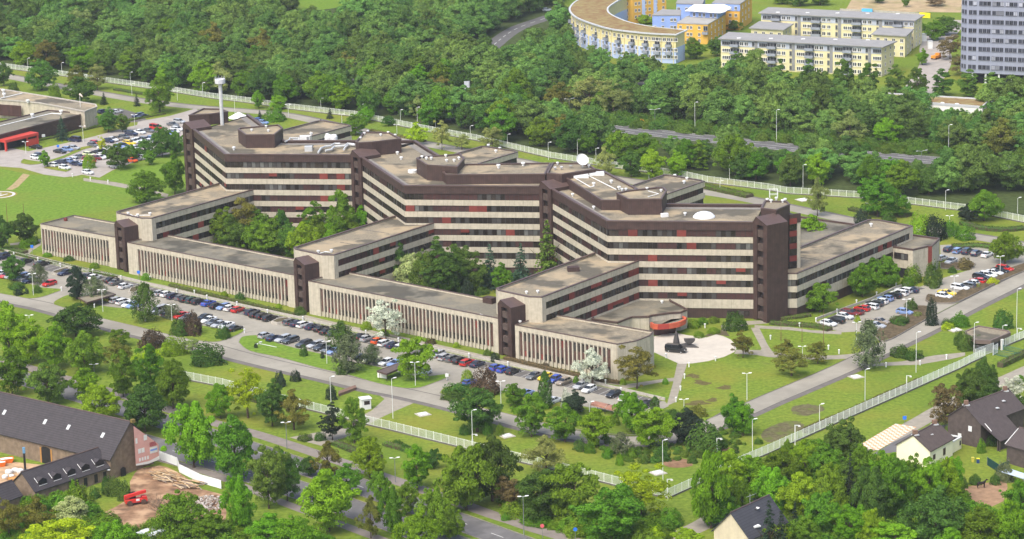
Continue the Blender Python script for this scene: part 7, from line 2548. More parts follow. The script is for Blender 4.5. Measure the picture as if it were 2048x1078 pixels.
long_block('near long cream apartment block with grey balconies and a flat grey roof', Z7((70, 342), (1540, 418), (1668, 365), (165, 283)), 12.5, 4, 17, 3)
tB, wB, A_, B_ = long_block('far long cream apartment block behind the near one', Z7((430, 113), (1830, 182), (1915, 130), (520, 62)), 12.5, 4, 15, 4)
for nm, rf in (('left', Z7((345, 247), (660, 264), (745, 210), (440, 187))), ('right', Z7((1435, 302), (1750, 320), (1818, 255), (1510, 243)))):
    t2, w2, wp2 = block('', '', '', rf, 9.3, YEL2, FELT, 0.8, 0.4, t=tB)
    fa, fb, fc = gl(rf[:3], 9.3)
    for zr in (6.2, 3.2, 0.5):
        put_windows(w2, fa, fb, zr, 1.5, 1.6, [0.18, 0.4, 0.62, 0.85], WHITE_R, FAR_GLASS, -0.7)
        put_windows(w2, fb, fc, zr, 1.5, 1.6, [0.4, 0.75], WHITE_R, FAR_GLASS, -0.7)

# ---- grey office tower at the right edge
Z8 = lambda *p: ZM(1900, 0, 6.338, *p)
tl, tr_ = G(1933, 168), G(2100, 176)
t_dir = (tr_ - tl).to_2d().normalized()
t_n = Vector((t_dir.y, -t_dir.x))
fl2 = tl.to_2d() + Vector((-1.9, 3.2))
TW = [tuple(fl2), tuple(tl.to_2d()), tuple(tr_.to_2d()), tuple(tr_.to_2d() - t_n * 20), tuple(fl2 - t_n * 17)]
tow = thing('office_tower', (tl.x + 10, tl.y + 8, 0), 'tall pale grey office tower with rows of dark windows at the right edge', 'tower')
GREYP = mat('grey_lilac_panel', (0.25, 0.265, 0.335), 0.7, 0.05, 0.5, 0.25, coords='uv', stripes=(1.77, 0.03, (0.15, 0.15, 0.18), 0.6, 0))
core = put('facade', MB().prism(ccw(TW), 4.6, 60, 0, True, True), GREYP, tow)
for i in range(9):
    p = tl.to_2d() + t_dir * (2.2 + 5.3 * i) - t_n * 0.8
    put('column', MB().box((p.x, p.y, 2.3), (0.7, 0.7, 4.6)), WHITE, tow)
put('recessed_lobby', MB().prism(offset_line(ccw(TW), 4.0, True), 0, 4.6, top=False), BLACK, tow)
dark_frame = mat('tower_frame', (0.12, 0.12, 0.14), 0.5, 0.05, 1.0, 0.3)
TG = mat('tower_glass', (0.030, 0.033, 0.048), 0.15, 0.3, 0.3, 0.6, objvar=0.5)
TGL = mat('tower_blind', (0.30, 0.31, 0.36), 0.5, 0.2, 0.3, 0.3, objvar=0.5)
tr2 = random.Random(3)
Lf = (tr_ - tl).length
for fl_ in range(11):
    zf = 6.2 + 3.65 * fl_
    xs = [(0.5 + 1.7 * j) for j in range(2)] + [(4.6 + 5.3 * m + 1.62 * j) for m in range(6) for j in range(3)]
    for x in xs:
        put_windows(core, tl.to_2d(), tr_.to_2d(), zf, 1.48, 1.75, [(x + 0.74) / Lf], dark_frame, TGL if tr2.random() < 0.12 + (0.15 if fl_ > 5 else 0) else TG, 0.05)
    for j in range(2):
        put_windows(core, fl2, tl.to_2d(), zf, 1.2, 1.75, [0.28 + 0.42 * j], dark_frame, TG, 0.05)

# ---- low green roofed pavilion between the woods
t, w, wp = block('green_roof_pavilion', 'low pavilion with a brown planted roof and pale parapet among the trees', 'pavilion', [(1725, 197), (1965, 215), (1981, 200), (1743, 186)], 5.0, WHITE_R, SEDUM, 0.0, 0.4)
put('parapet', MB().wall(ccw(gl([(1725, 197), (1965, 215), (1981, 200), (1743, 186)], 5.0)), 0.4, 0.1, 4.6, 5.5, 0, True), LIGHT_GREY, t)
for q in ((1885, 207), (1914, 209)):
    p = G(*q, 5.0)
    put('skylight', MB().lathe((p.x, p.y, 5.0), [(0.9, 0), (0.8, 0.3), (0.4, 0.5)], 10), WHITE, t)
for i, (x, c, nm) in enumerate(((1983, (0.05, 0.12, 0.5), 'blue'), (1988, (0.55, 0.05, 0.04), 'red'), (1992, (0.65, 0.42, 0.03), 'yellow'))):
    p = G(x, 219)
    o = thing('flag', p, f'{nm} flag on a pole by the green roofed pavilion', 'flag')
    put('pole', MB().tube([p, p + Vector((0, 0, 5))], 0.06, 6), WHITE, o)
    put('cloth', MB().box((p.x + 0.4, p.y, 3.6), (0.8, 0.06, 2.4)), mat('flag_' + nm, c, 0.8, 0.05, 1.0, 0.1), o)
# blue and yellow hoardings on the far wall behind the cream blocks
hw = thing('far_garden_wall', G(1680, 22), 'pale garden wall with coloured panels behind the cream blocks', 'wall')
put('wall', MB().wall(gl([(1680, 24), (1720, 26), (1800, 30), (1858, 34)]), 0.2, 0.2, 0, 1.6), mat('pale_wall', (0.40, 0.37, 0.32)), hw)
put('blue_panel', MB().wall(gl([(1724, 27), (1745, 28)]), 0.1, 0.5, 0.0, 2.4), mat('panel_blue', (0.10, 0.42, 0.75), 0.7, 0.03, 1, 0.2), hw)
put('yellow_panel', MB().wall(gl([(1840, 34), (1861, 36)]), 0.1, 0.5, 0.0, 2.2), mat('panel_yellow', (0.80, 0.62, 0.02), 0.7, 0.03, 1, 0.2), hw)


# ================================================================== farm on the left
def gabled(parent, A, B, width, eave, ridge, wallm, roofm, over=0.35, hip=0.0, verge=0.3, base=0.0):
    """A->B ridge direction along the front (right-hand) wall; building extends to the left of A->B"""
    A, B = V2(A), V2(B)
    u = (B - A).normalized()
    n = Vector((-u.y, u.x))
    L = (B - A).length

    def P(s, d, z):
        q = A + u * s + n * d
        return (q.x, q.y, z)
    m = MB()
    m.quad(P(0, 0, base), P(L, 0, base), P(L, 0, eave), P(0, 0, eave))
    m.quad(P(L, width, base), P(0, width, base), P(0, width, eave), P(L, width, eave))
    for s, o in ((0, 1), (L, 0)):
        f = [P(s, 0, base), P(s, width, base), P(s, width, eave), P(s, width / 2, ridge), P(s, 0, eave)]
        m.add(f if s else list(reversed(f)), [(0, 1, 2, 3, 4)])
    w = put('wall', m, wallm, parent)
    sl = (ridge - eave) / (width / 2)
    ez = eave - over * sl
    r = MB()
    th = 0.22
    for d0, d1 in ((-over, width / 2), (width + over, width / 2)):
        p = [P(-verge, d0, ez), P(L + verge, d0, ez), P(L + verge, d1, ridge), P(-verge, d1, ridge)]
        if d0 > 0:
            p = [p[1], p[0], p[3], p[2]]
        q = [(a[0], a[1], a[2] + th) for a in p]
        r.add(p + q, [(3, 2, 1, 0), (4, 5, 6, 7), (0, 1, 5, 4), (1, 2, 6, 5), (3, 0, 4, 7)])
    ro = put('roof', r, roofm, parent)
    put('ridge', MB().tube([P(-verge, width / 2, ridge + th), P(L + verge, width / 2, ridge + th)], 0.16, 6), BRONZE_TOP, ro)
    return w, ro, P, L


def dormer(roof, P, s, d, w, z, depth, m_face):
    pts = [P(s - w / 2, d, z - 0.2), P(s + w / 2, d, z - 0.2), P(s + w / 2, d, z + 0.9), P(s, d, z + 1.45), P(s - w / 2, d, z + 0.9)]
    b = MB()
    b.add(pts, [(0, 1, 2, 3, 4)], 1)
    bk = [P(s - w / 2, d + depth, z + 0.9), P(s, d + depth * 1.35, z + 1.45), P(s + w / 2, d + depth, z + 0.9)]
    b.quad(pts[4], bk[0], bk[1], pts[3], 0)
    b.quad(pts[3], bk[1], bk[2], pts[2], 0)
    b.add([pts[0], pts[4], bk[0]], [(0, 1, 2)], 0)
    b.add([pts[1], bk[2], pts[2]], [(0, 1, 2)], 0)
    o = put('dormer', b, [SLATE, m_face], roof)
    x0, x1 = P(s - w / 2, d - 0.06, z - 0.25), P(s + w / 2, d - 0.06, z - 0.25)
    put('sill', MB().wall([x0[:2], x1[:2]], 0.05, 0.1, z - 0.35, z - 0.15), WHITE, o)


bdir = Vector((math.cos(math.radians(142.4)), math.sin(math.radians(142.4))))
gR, gLf = Vector((-83.96, 613.53)), Vector((-94.08, 604.02))
barn = thing('barn', (-100, 622, 0), 'long brick barn with a huge dark tiled roof beside the avenue', 'barn')
# front wall of the barn faces the yard: runs from the far left end to the gable corner
far_l = gLf + bdir * 44
wb, rb_, PB, LB = gabled(barn, far_l, gLf, (gR - gLf).length, 5.0, 12.1, BRICK, SLATE, 0.4)
for i, f in enumerate((0.10, 0.42, 0.60, 0.86)):
    p = PB(LB * f, (gR - gLf).length * 0.22, 5.0 + 7.1 * 0.44 + 0.28)
    q = PB(LB * f + 0.9, (gR - gLf).length * 0.22, 5.0 + 7.1 * 0.44 + 0.28)
    a2, b2 = PB(LB * f + 0.9, (gR - gLf).length * 0.22 + 0.9, 5.0 + 7.1 * 0.57 + 0.28), PB(LB * f, (gR - gLf).length * 0.22 + 0.9, 5.0 + 7.1 * 0.57 + 0.28)
    put('roof_light', MB().quad(p, q, a2, b2), LIGHT_GREY, rb_)
TIMB = mat('orange_timber', (0.42, 0.22, 0.07), 0.8, 0.15, 1.0, 0.1)
for f, w_ in ((0.47, 3.6),):
    p, q = PB(LB * f, -0.06, 0), PB(LB * f + w_, -0.06, 0)
    b = MB()
    pts = [(p[0], p[1], 0)] + [(p[0] + (q[0] - p[0]) * (0.5 - 0.5 * math.cos(math.pi * k / 8)), p[1] + (q[1] - p[1]) * (0.5 - 0.5 * math.cos(math.pi * k / 8)), 3.3 + 0.9 * math.sin(math.pi * k / 8)) for k in range(9)] + [(q[0], q[1], 0)]
    b.add(list(reversed(pts)), [tuple(range(len(pts)))])
    put('barn_door_opening', b, BLACK, barn)
    for g_ in (p, q):
        put('door_jamb', MB().box((g_[0], g_[1], 1.9), (0.35, 0.35, 3.8)), TIMB, barn)
for f in (0.885,):
    p = PB(LB * f, -0.1, 0)
    put('timber_post', MB().box((p[0], p[1], 2.2), (0.3, 0.3, 4.4)), TIMB, barn)
# small opening and printed banner on the gable
u_g = (gR - gLf).normalized()
n_g = Vector((u_g.y, -u_g.x))


def PG(s, z, o=0.08):
    q = gLf + u_g * s + n_g * o
    return (q.x, q.y, z)


put('gable_opening', MB().add([PG(2.6, 0), PG(4.1, 0), PG(4.1, 1.9), PG(3.35, 2.3), PG(2.6, 1.9)], [(0, 1, 2, 3, 4)]), BLACK, barn)
Wg = (gR - gLf).length
BAN = mat('pink_banner', (0.60, 0.33, 0.29), 0.8, 0.06, 0.6, 0.1)
ban = put('banner', MB().add([PG(Wg * 0.50, 2.0, 0.16), PG(Wg * 0.75, 1.7, 0.16), PG(Wg * 0.985, 1.9, 0.16), PG(Wg * 0.985, 5.4, 0.16), PG(Wg * 0.50, 11.4, 0.16)], [(0, 1, 2, 3, 4)]), BAN, barn)
put('banner_hem', MB().add([PG(Wg * 0.50, 1.7, 0.2), PG(Wg * 0.75, 1.3, 0.2), PG(Wg * 0.985, 1.6, 0.2), PG(Wg * 0.985, 2.5, 0.2), PG(Wg * 0.78, 1.95, 0.2), PG(Wg * 0.50, 2.1, 0.2)], [(0, 1, 2, 3, 4, 5)]), WHITE, ban)


def printed(s, z, w, h, m):
    put('printed_panel', MB().add([PG(s, z, 0.21), PG(s + w, z, 0.21), PG(s + w, z + h, 0.21), PG(s, z + h, 0.21)], [(0, 1, 2, 3)]), m, ban)


PRW, PRB, PRR = WHITE, mat('print_blue', (0.20, 0.30, 0.68), 0.7, 0.05, 1, 0.1), mat('print_red', (0.36, 0.05, 0.07), 0.7, 0.05, 1, 0.1)
printed(Wg * 0.52, 7.0, 0.55, 1.3, PRW)
printed(Wg * 0.69, 7.2, 0.95, 1.3, PRW)
printed(Wg * 0.56, 4.4, 0.85, 1.15, PRW)
printed(Wg * 0.63, 4.4, 0.85, 1.15, PRW)
for k in range(4):
    printed(Wg * (0.57 + 0.055 * k), 2.45, 0.5, 0.85, PRW)
printed(Wg * 0.80, 3.6, 2.2, 1.5, PRW)
for k in range(4):
    printed(Wg * 0.80, 5.35 + 0.26 * k, 2.0 - 0.12 * k, 0.15, PRR)
put('printed_stripe', MB().add([PG(Wg * 0.80 + 0.1, 4.15, 0.23), PG(Wg * 0.80 + 2.1, 4.15, 0.23), PG(Wg * 0.80 + 2.1, 4.6, 0.23), PG(Wg * 0.80 + 0.1, 4.6, 0.23)], [(0, 1, 2, 3)]), PRB, ban)
cg = PG(Wg * 0.5, 12.3, 0.0)
put('gable_finial', MB().box((cg[0], cg[1], 12.6), (0.9, 0.9, 0.8), 0.6), mat('mossy_stone', (0.16, 0.12, 0.04), 0.95, 0.2, 1.0, 0.05), barn)
# cottage with five dormers
ctA, ctB = G(72, 1008), G(222, 958)
cot = thing('cottage', ctA, 'low dark roofed cottage with five dormers in front of the barn', 'house')
wc, rc, PC, LC = gabled(cot, ctA, ctB, 8.5, 3.0, 6.6, BRICK, SLATE, 0.3)
for i in range(5):
    dormer(rc, PC, LC * (0.13 + 0.19 * i), 0.7, 2.3, 3.9, 2.0, mat('dormer_black', (0.012, 0.012, 0.018), 0.4, 0.1, 1.0, 0.4))
    p = PC(LC * (0.13 + 0.19 * i) - 1.2, 1.0, 4.3)
    q = PC(LC * (0.13 + 0.19 * i) - 1.2, 2.2, 5.3)
    put('snow_guard', MB().tube([Vector(p), Vector(q)], 0.06, 5), WHITE, rc)
for f in (0.55, 0.66, 0.80, 0.92):
    p, q = PC(LC * f - 0.5, -0.06, 0), PC(LC * f + 0.5, -0.06, 0)
    put('door' if f == 0.66 else 'window', MB().quad((p[0], p[1], 0.3), (q[0], q[1], 0.3), (q[0], q[1], 2.3), (p[0], p[1], 2.3)), BLACK, cot)
dpx = PC(LC, -0.1, 2.6)
put('satellite_dish', MB().lathe((dpx[0] - 0.5, dpx[1] - 0.4, 2.4), [(0.5, 0.0), (0.3, 0.15), (0.02, 0.2)], 12), WHITE, cot)
cwA, cwB = G(-18, 1050), G(48, 1018)
cw = thing('side_house', cwA, 'brick gable of a small dark roofed house at the left edge', 'house')
gabled(cw, G(-40, 1045), G(44, 1014), 6.0, 2.8, 5.6, BRICK, SLATE, 0.3)
# yard clutter
SKIP = mat('orange_skip', (0.62, 0.14, 0.02), 0.6, 0.1, 1.0, 0.2)


def skip(px, label, rz, s=(3.2, 1.7, 1.1), m=SKIP, fill=WHITE_R):
    p = G(*px)
    o = thing('skip', p, label, 'skip')
    ca, sa = math.cos(rz), math.sin(rz)
    f = lambda x, y, z: (p.x + x * ca - y * sa, p.y + x * sa + y * ca, z)
    a, b, h = s[0] / 2, s[1] / 2, s[2]
    bt, tp = [f(-a * .7, -b, 0.05), f(a * .7, -b, 0.05), f(a * .7, b, 0.05), f(-a * .7, b, 0.05)], [f(-a, -b, h), f(a, -b, h), f(a, b, h), f(-a, b, h)]
    put('body', MB().add(bt + tp, [(3, 2, 1, 0), (0, 1, 5, 4), (1, 2, 6, 5), (2, 3, 7, 6), (3, 0, 4, 7)]), m, o)
    put('load', MB().add([f(-a * .9, -b * .9, h * .8), f(a * .9, -b * .9, h * .85), f(a * .9, b * .9, h * .8), f(-a * .9, b * .9, h * .9), f(0, 0, h * 1.15)], [(0, 1, 4), (1, 2, 4), (2, 3, 4), (3, 0, 4)]), fill, o)


skip((14, 925), 'orange skip with white rubble by the barn door', 0.3)
skip((2, 932), 'orange skip cut by the left edge of the picture', 0.3, (2.4, 1.7, 1.1))
skip((36, 958), 'wide orange tray of timber in the farm yard', 0.5, (5.2, 2.2, 0.5), mat('pale_orange_board', (0.55, 0.27, 0.10), 0.8, 0.1, 1, 0.1), TIMB)
for i, (x, y, s) in enumerate(((18, 948, 1.5), (30, 944, 1.3), (40, 946, 1.4), (10, 957, 1.2), (24, 955, 1.0))):
    p = G(x, y)
    o = bpy.data.objects.new('rubble_bag', MB().lathe((0, 0, 0), [(0.5, 0), (0.62, 0.35), (0.58, 0.8), (0.3, 0.95), (0.05, 0.9)], 9).mesh('rubble_bag', mat('white_sack', (0.66, 0.66, 0.64), 0.9, 0.15, 2.0, 0.1), uv=False))
    COL.objects.link(o)
    o.location = p
    o.scale = (s, s * 0.8, s * 0.8)
    tag(o, f'{["largest", "second", "third", "fourth", "fifth"][i]} white rubble sack of the heap in the farm yard', 'sack', 'rubble sacks in the farm yard')
pb = G(51, 946)
dr = thing('drill_rig', pb, 'slim dark drilling rig with a blue top in the farm yard', 'drilling rig')
put('mast', MB().box((pb.x, pb.y, 2.6), (0.45, 0.45, 5.2)), BLACK, dr)
put('mast_head', MB().box((pb.x, pb.y, 5.6), (0.6, 0.5, 1.4)), mat('rig_blue', (0.12, 0.25, 0.40), 0.5, 0.1, 1, 0.3), dr)
put('base', MB().box((pb.x, pb.y, 0.35), (1.2, 2.0, 0.7)), GREY, dr)
# red telescopic handler
tp = G(272, 1008)
th = thing('telehandler', tp, 'red telescopic handler parked on the building site', 'telehandler', rz=math.radians(20))
TRED = mat('machine_red', (0.50, 0.030, 0.022), 0.45, 0.08, 1.0, 0.4)
child('chassis', MB().box((0, 0, 0.95), (5.0, 1.7, 0.7)).box((1.9, 0, 1.45), (1.1, 1.5, 0.5)).mesh('chassis', TRED), th)
bm_ = MB()
bm_.add([(-2.6, -0.35, 1.6), (2.4, -0.35, 2.5), (2.4, 0.35, 2.5), (-2.6, 0.35, 1.6), (-2.6, -0.35, 2.3), (2.4, -0.35, 3.1), (2.4, 0.35, 3.1), (-2.6, 0.35, 2.3)], [(0, 1, 5, 4), (1, 2, 6, 5), (2, 3, 7, 6), (3, 0, 4, 7), (4, 5, 6, 7), (3, 2, 1, 0)])
child('boom', bm_.mesh('boom', TRED), th)
child('cab', MB().box((-0.6, 0.75, 1.9), (1.4, 0.9, 1.5)).mesh('cab', CGLASS), th)
child('white_panel', MB().box((0.3, -0.88, 1.2), (0.8, 0.05, 0.5)).mesh('white_panel', WHITE), th)
tw_ = MB()
for y in (-0.2, 0.2):
    tw_.add([(0.62 * math.cos(2 * math.pi * k / 14), y, 0.62 * math.sin(2 * math.pi * k / 14)) for k in range(14)], [tuple(range(14))])
tw_.add([(0.62 * math.cos(2 * math.pi * k / 14), y, 0.62 * math.sin(2 * math.pi * k / 14)) for y in (-0.2, 0.2) for k in range(14)], [(k, (k + 1) % 14, 14 + (k + 1) % 14, 14 + k) for k in range(14)])
twm = tw_.mesh('wheel', mat('brown_tyre', (0.10, 0.06, 0.045), 0.9, 0.1, 1, 0.1), uv=False)
for x in (-1.6, 1.6):
    for y in (-0.95, 0.95):
        child('wheel', twm, th, (x, y, 0.62))
# white site hoarding
HO = [(317, 918), (355, 932), (359, 945), (402, 966), (443, 978)]
ho = thing('site_hoarding', G(*HO[0]), 'white board hoarding between the building site and the avenue', 'hoarding')
hl_ = gl(HO)
for i in range(len(hl_) - 1):
    a, b = V2(hl_[i]), V2(hl_[i + 1])
    k = max(1, round((b - a).length / 2.5))
    for j in range(k):
        p, q = a.lerp(b, j / k), a.lerp(b, (j + 0.985) / k)
        put('board', MB().wall([tuple(p), tuple(q)], 0.03, 0.03, 0.05, 2.1), mat('hoarding_white', (0.68, 0.69, 0.69), 0.7, 0.05, 0.6, 0.2, objvar=0.06), ho)
# timber piles and rubble
PLK = [mat('plank_pale', (0.50, 0.38, 0.24), 0.9, 0.15, 1, 0.1), mat('plank_grey', (0.26, 0.21, 0.17), 0.9, 0.2, 1, 0.1), mat('plank_tan', (0.36, 0.24, 0.13), 0.9, 0.2, 1, 0.1)]
prg = random.Random(8)
plank_me = [MB().box((0, 0, 0), (4.0, 0.24, 0.10)).mesh('plank', m) for m in PLK]
for nm, (x, y), nP, ext in (('timber_pile', (338, 958), 34, 4.5), ('timber_pile', (378, 972), 30, 4.0), ('timber_pile', (325, 950), 16, 3.5)):
    c = G(x, y)
    o = thing(nm, c, {338: 'middle heap of old timber planks on the building site', 378: 'right heap of tan timber planks on the building site', 325: 'small heap of planks next to the barn gable'}[x], 'timber pile')
    for k in range(nP):
        b = child('plank', prg.choice(plank_me), o, (prg.uniform(-ext, ext) * 0.6, prg.uniform(-ext, ext) * 0.5, 0.15 + prg.random() * 0.8), math.radians(-40 + prg.uniform(-25, 25)))
        b.rotation_euler[1] = prg.uniform(-0.12, 0.12)
rub = MB()
rc0 = G(415, 1010)
for k in range(420):
    a_, r_ = prg.uniform(0, 6.28), prg.random() ** 0.6
    x, y = rc0.x + 4.2 * r_ * math.cos(a_), rc0.y + 6.5 * r_ * math.sin(a_)
    s = prg.uniform(0.15, 0.55)
    rub.box((x, y, s * 0.3 + 0.35 * (1 - r_)), (s, s * prg.uniform(0.5, 1), s * 0.7), prg.uniform(0, 3), prg.choice((0, 0, 1, 2)))
ro_ = put('rubble_heap', rub, [mat('rubble_grey', (0.30, 0.26, 0.22), 0.95, 0.2, 1, 0.05), mat('rubble_brown', (0.20, 0.13, 0.09), 0.95, 0.2, 1, 0.05), mat('rubble_pale', (0.48, 0.44, 0.40), 0.95, 0.1, 1, 0.05)])
tag(ro_, 'heap of broken stone rubble on the right of the building site', None, None, 'stuff')
# two barrel roofed tanks at the bottom edge
for i, (x, y) in enumerate(((290, 1076), (312, 1080))):
    p = G(x, y)
    o = thing('barrel_container', p, ['left', 'right'][i] + ' pale barrel topped container at the bottom edge', 'container', rz=math.radians(50))
    b = MB()
    for k in range(8):
        t0, t1 = math.pi * k / 8, math.pi * (k + 1) / 8
        b.quad((-2.5, -1.1 * math.cos(t0), 1.0 + 1.0 * math.sin(t0)), (2.5, -1.1 * math.cos(t0), 1.0 + 1.0 * math.sin(t0)), (2.5, -1.1 * math.cos(t1), 1.0 + 1.0 * math.sin(t1)), (-2.5, -1.1 * math.cos(t1), 1.0 + 1.0 * math.sin(t1)))
    child('top', b.mesh('top', mat('pale_grey_sheet', (0.52, 0.55, 0.56), 0.5, 0.08, 1, 0.3)), o)
    child('base', MB().box((0, 0, 0.5), (4.96, 2.16, 1.0)).mesh('base', mat('teal_paint', (0.05, 0.20, 0.18), 0.6, 0.1, 1, 0.2)), o)

# ================================================================== houses on the right
# pale yellow house
yA, yB = G(*ZM(1740, 800, 4.688, (560, 640))[0]), G(*ZM(1740, 800, 4.688, (775, 520))[0])
yh = thing('yellow_house', yA, 'pale yellow house with a brown tiled roof by the lane', 'house')
YH = mat('light_yellow_render', (0.80, 0.76, 0.54), 0.85, 0.05, 0.6, 0.15)
BTL = mat('brown_roof_tiles', (0.085, 0.065, 0.058), 0.8, 0.15, 1.0, 0.2, coords='uv', stripes=(0.40, 0.22, (0.042, 0.032, 0.030), 0.7, 1))
wy, ry, PY, LY = gabled(yh, yA, yB, 8.6, 4.2, 7.2, YH, BTL, 0.35)
for f, z0_, h_ in ((0.18, 1.6, 1.2), (0.62, 1.3, 1.7)):
    p, q = PY(LY * f - 0.55, -0.05, 0), PY(LY * f + 0.55, -0.05, 0)
    put('window', MB().wall([p[:2], q[:2]], 0.0, 0.05, z0_, z0_ + h_), mat('dark_brown_frame', (0.05, 0.03, 0.025), 0.5, 0.1, 1, 0.3), yh)
for s, d, h in ((0.8, 4.3, 1.0), (LY - 1.0, 4.3, 1.0)):
    p = PY(s, d, 7.3)
    ch = put('chimney', MB().box((p[0], p[1], 7.6), (1.0, 0.8, 1.2), 0.4), mat('brown_brick', (0.20, 0.125, 0.09)), ry)
    put('flashing', MB().box((p[0], p[1] - 0.2, 7.15), (1.5, 1.2, 0.25), 0.4), LIGHT_GREY, ch)
p = PY(LY * 0.5, 2.6, 0)
put('roof_light', MB().box((p[0], p[1], 6.2), (0.8, 0.5, 0.12), 0.4), LIGHT_GREY, ry)
exA = PY(LY + 0.2, 0.8, 0)
uY = (V2(yB) - V2(yA)).normalized()
nY = Vector((-uY.y, uY.x))
e0 = V2(exA)
ex = ccw([tuple(e0), tuple(e0 + uY * 5.6), tuple(e0 + uY * 5.6 + nY * 4.5), tuple(e0 + nY * 4.5)])
put('annex_wall', MB().prism(ex, 0, 2.7, top=False), YH, yh)
put('annex_roof', MB().poly(ex, 2.5), BLACK, yh)
put('annex_coping', MB().wall(ex, 0.3, 0.08, 2.62, 2.92, 0, True), WHITE, yh)
p = e0 + uY * 5.66 + nY * 1.0
put('annex_window', MB().wall([tuple(e0 + uY * 4.6 - nY * 0.06), tuple(e0 + uY * 5.2 - nY * 0.06)], 0, 0.04, 1.0, 2.1), BLACK, yh)
# large brown house
bhp = ZM(1740, 800, 4.688, (925, 430), (1035, 440))
bA, bB = G(*ZM(1740, 800, 4.688, (1035, 470))[0]), G(*ZM(1740, 800, 4.688, (1440, 350))[0])
bh = thing('brown_house', bA, 'large dark brick house with steep tiled roofs at the right edge', 'house')
DBR = mat('dark_house_brick', (0.085, 0.068, 0.060), 0.9, 0.2, 1.0, 0.1, coords='uv')
BT2 = mat('grey_brown_tiles', (0.075, 0.060, 0.058), 0.8, 0.15, 1.0, 0.2, coords='uv', stripes=(0.42, 0.22, (0.036, 0.029, 0.028), 0.7, 1))
g0 = G(*ZM(1740, 800, 4.688, (950, 440))[0])
g1 = G(*ZM(1740, 800, 4.688, (1360, 330))[0])
wbh, rbh, PBH, LBH = gabled(bh, G(*ZM(1740, 800, 4.688, (1035, 455))[0]), G(*ZM(1740, 800, 4.688, (1440, 300))[0]), 9.5, 6.0, 9.6, DBR, BT2, 0.35)
w3, r3, P3, L3 = gabled(bh, G(*ZM(1740, 800, 4.688, (1280, 590))[0]), G(*ZM(1740, 800, 4.688, (1445, 640))[0]), 9.0, 4.5, 7.4, DBR, BT2, 0.35)
gw = G(*ZM(1740, 800, 4.688, (1040, 470))[0])
dl0, dl1 = PBH(LBH * 0.10, -4.8, 0), PBH(LBH * 0.10, 1.0, 0)
# catslide roof over the porch
cs = MB()
cs.quad(PBH(-0.3, -0.2, 6.1), PBH(LBH * 0.55, -0.2, 6.1), PBH(LBH * 0.55, -5.0, 2.6), PBH(0.8, -5.0, 2.6))
cs.quad(PBH(0.8, -5.0, 2.5), PBH(LBH * 0.55, -5.0, 2.5), PBH(LBH * 0.55, -0.2, 6.0), PBH(-0.3, -0.2, 6.0))
put('porch_roof', cs, BT2, bh)
for s in (1.0, LBH * 0.54):
    p = PBH(s, -4.8, 0)
    put('porch_post', MB().box((p[0], p[1], 1.3), (0.25, 0.25, 2.6)), DBR, bh)
put('porch_wall', MB().wall([PBH(1.0, -4.2, 0)[:2], PBH(LBH * 0.5, -4.2, 0)[:2]], 0.2, 0.0, 0, 2.6), DBR, bh)
for s in (0.6, LBH - 1.2):
    p = PBH(s, 4.75, 9.6)
    ch = put('chimney', MB().box((p[0], p[1], 10.0), (0.9, 0.7, 1.4), 0.3), mat('brown_brick', (0.20, 0.125, 0.09)), rbh)
    put('flashing', MB().box((p[0], p[1], 9.55), (1.5, 1.1, 0.3), 0.3), LIGHT_GREY, ch)
for s, d, z in ((LBH * 0.5, 1.6, 7.5), (LBH * 0.72, 2.6, 8.2)):
    p = PBH(s, d, z)
    put('roof_light', MB().box((p[0], p[1], z + 0.15), (0.8, 0.9, 0.12), 0.35), LIGHT_GREY, rbh)
for d, z in ((3.0, 3.6), (6.0, 1.2)):
    p = PBH(-0.06, d, z)
    ug = (V2(PBH(0, 1, 0)) - V2(PBH(0, 0, 0))).normalized()
    q = V2(p)
    put('window', MB().wall([tuple(q + ug * 0.5), tuple(q - ug * 0.5)], 0.0, 0.05, z, z + 1.3), WHITE, bh)
gt_ = MB().tube([Vector(PBH(0.9, -0.5, 6.0)), Vector(PBH(0.7, -2.6, 4.6))], 0.09, 5)
put('gutter', gt_, WHITE, bh)
gt_ = MB().tube([Vector(P3(-0.3, -0.3, 4.6)), Vector(P3(-0.3, 4.2, 7.4))], 0.09, 5)
put('gutter', gt_, WHITE, bh)
# pale tarpaulin and green boundary fence by the brown house
tp0 = G(*ZM(1740, 800, 4.688, (1300, 720))[0])
tpn = thing('lean_to_roof', tp0, 'pale blue corrugated lean-to roof below the brown house', 'lean-to')
tq = [G(x, y, 2.2) for x, y in ZM(1740, 800, 4.688, (1210, 665), (1300, 640), (1445, 690), (1445, 740))]
put('sheet', MB().prism(ccw([tuple(q[:2]) for q in tq]), 2.1, 2.25, 0, True, True), mat('pale_blue_sheet', (0.42, 0.50, 0.60), 0.6, 0.1, 1, 0.3), tpn)
for q in tq:
    put('post', MB().box((q.x, q.y, 1.05), (0.12, 0.12, 2.1)), GREY, tpn)
gf = gl(ZM(1740, 800, 4.688, (1100, 610), (1210, 680), (1300, 640)))
gff = thing('green_garden_fence', (*gf[0], 0), 'dark green closed garden fence below the brown house', 'fence')
put('panel', MB().wall(gf, 0.05, 0.05, 0, 1.9), mat('dark_teal_panel', (0.012, 0.05, 0.045), 0.7, 0.1, 1, 0.2), gff)
for p in gf:
    put('post', MB().box((p[0], p[1], 1.0), (0.14, 0.14, 2.0)), GREY, gff)
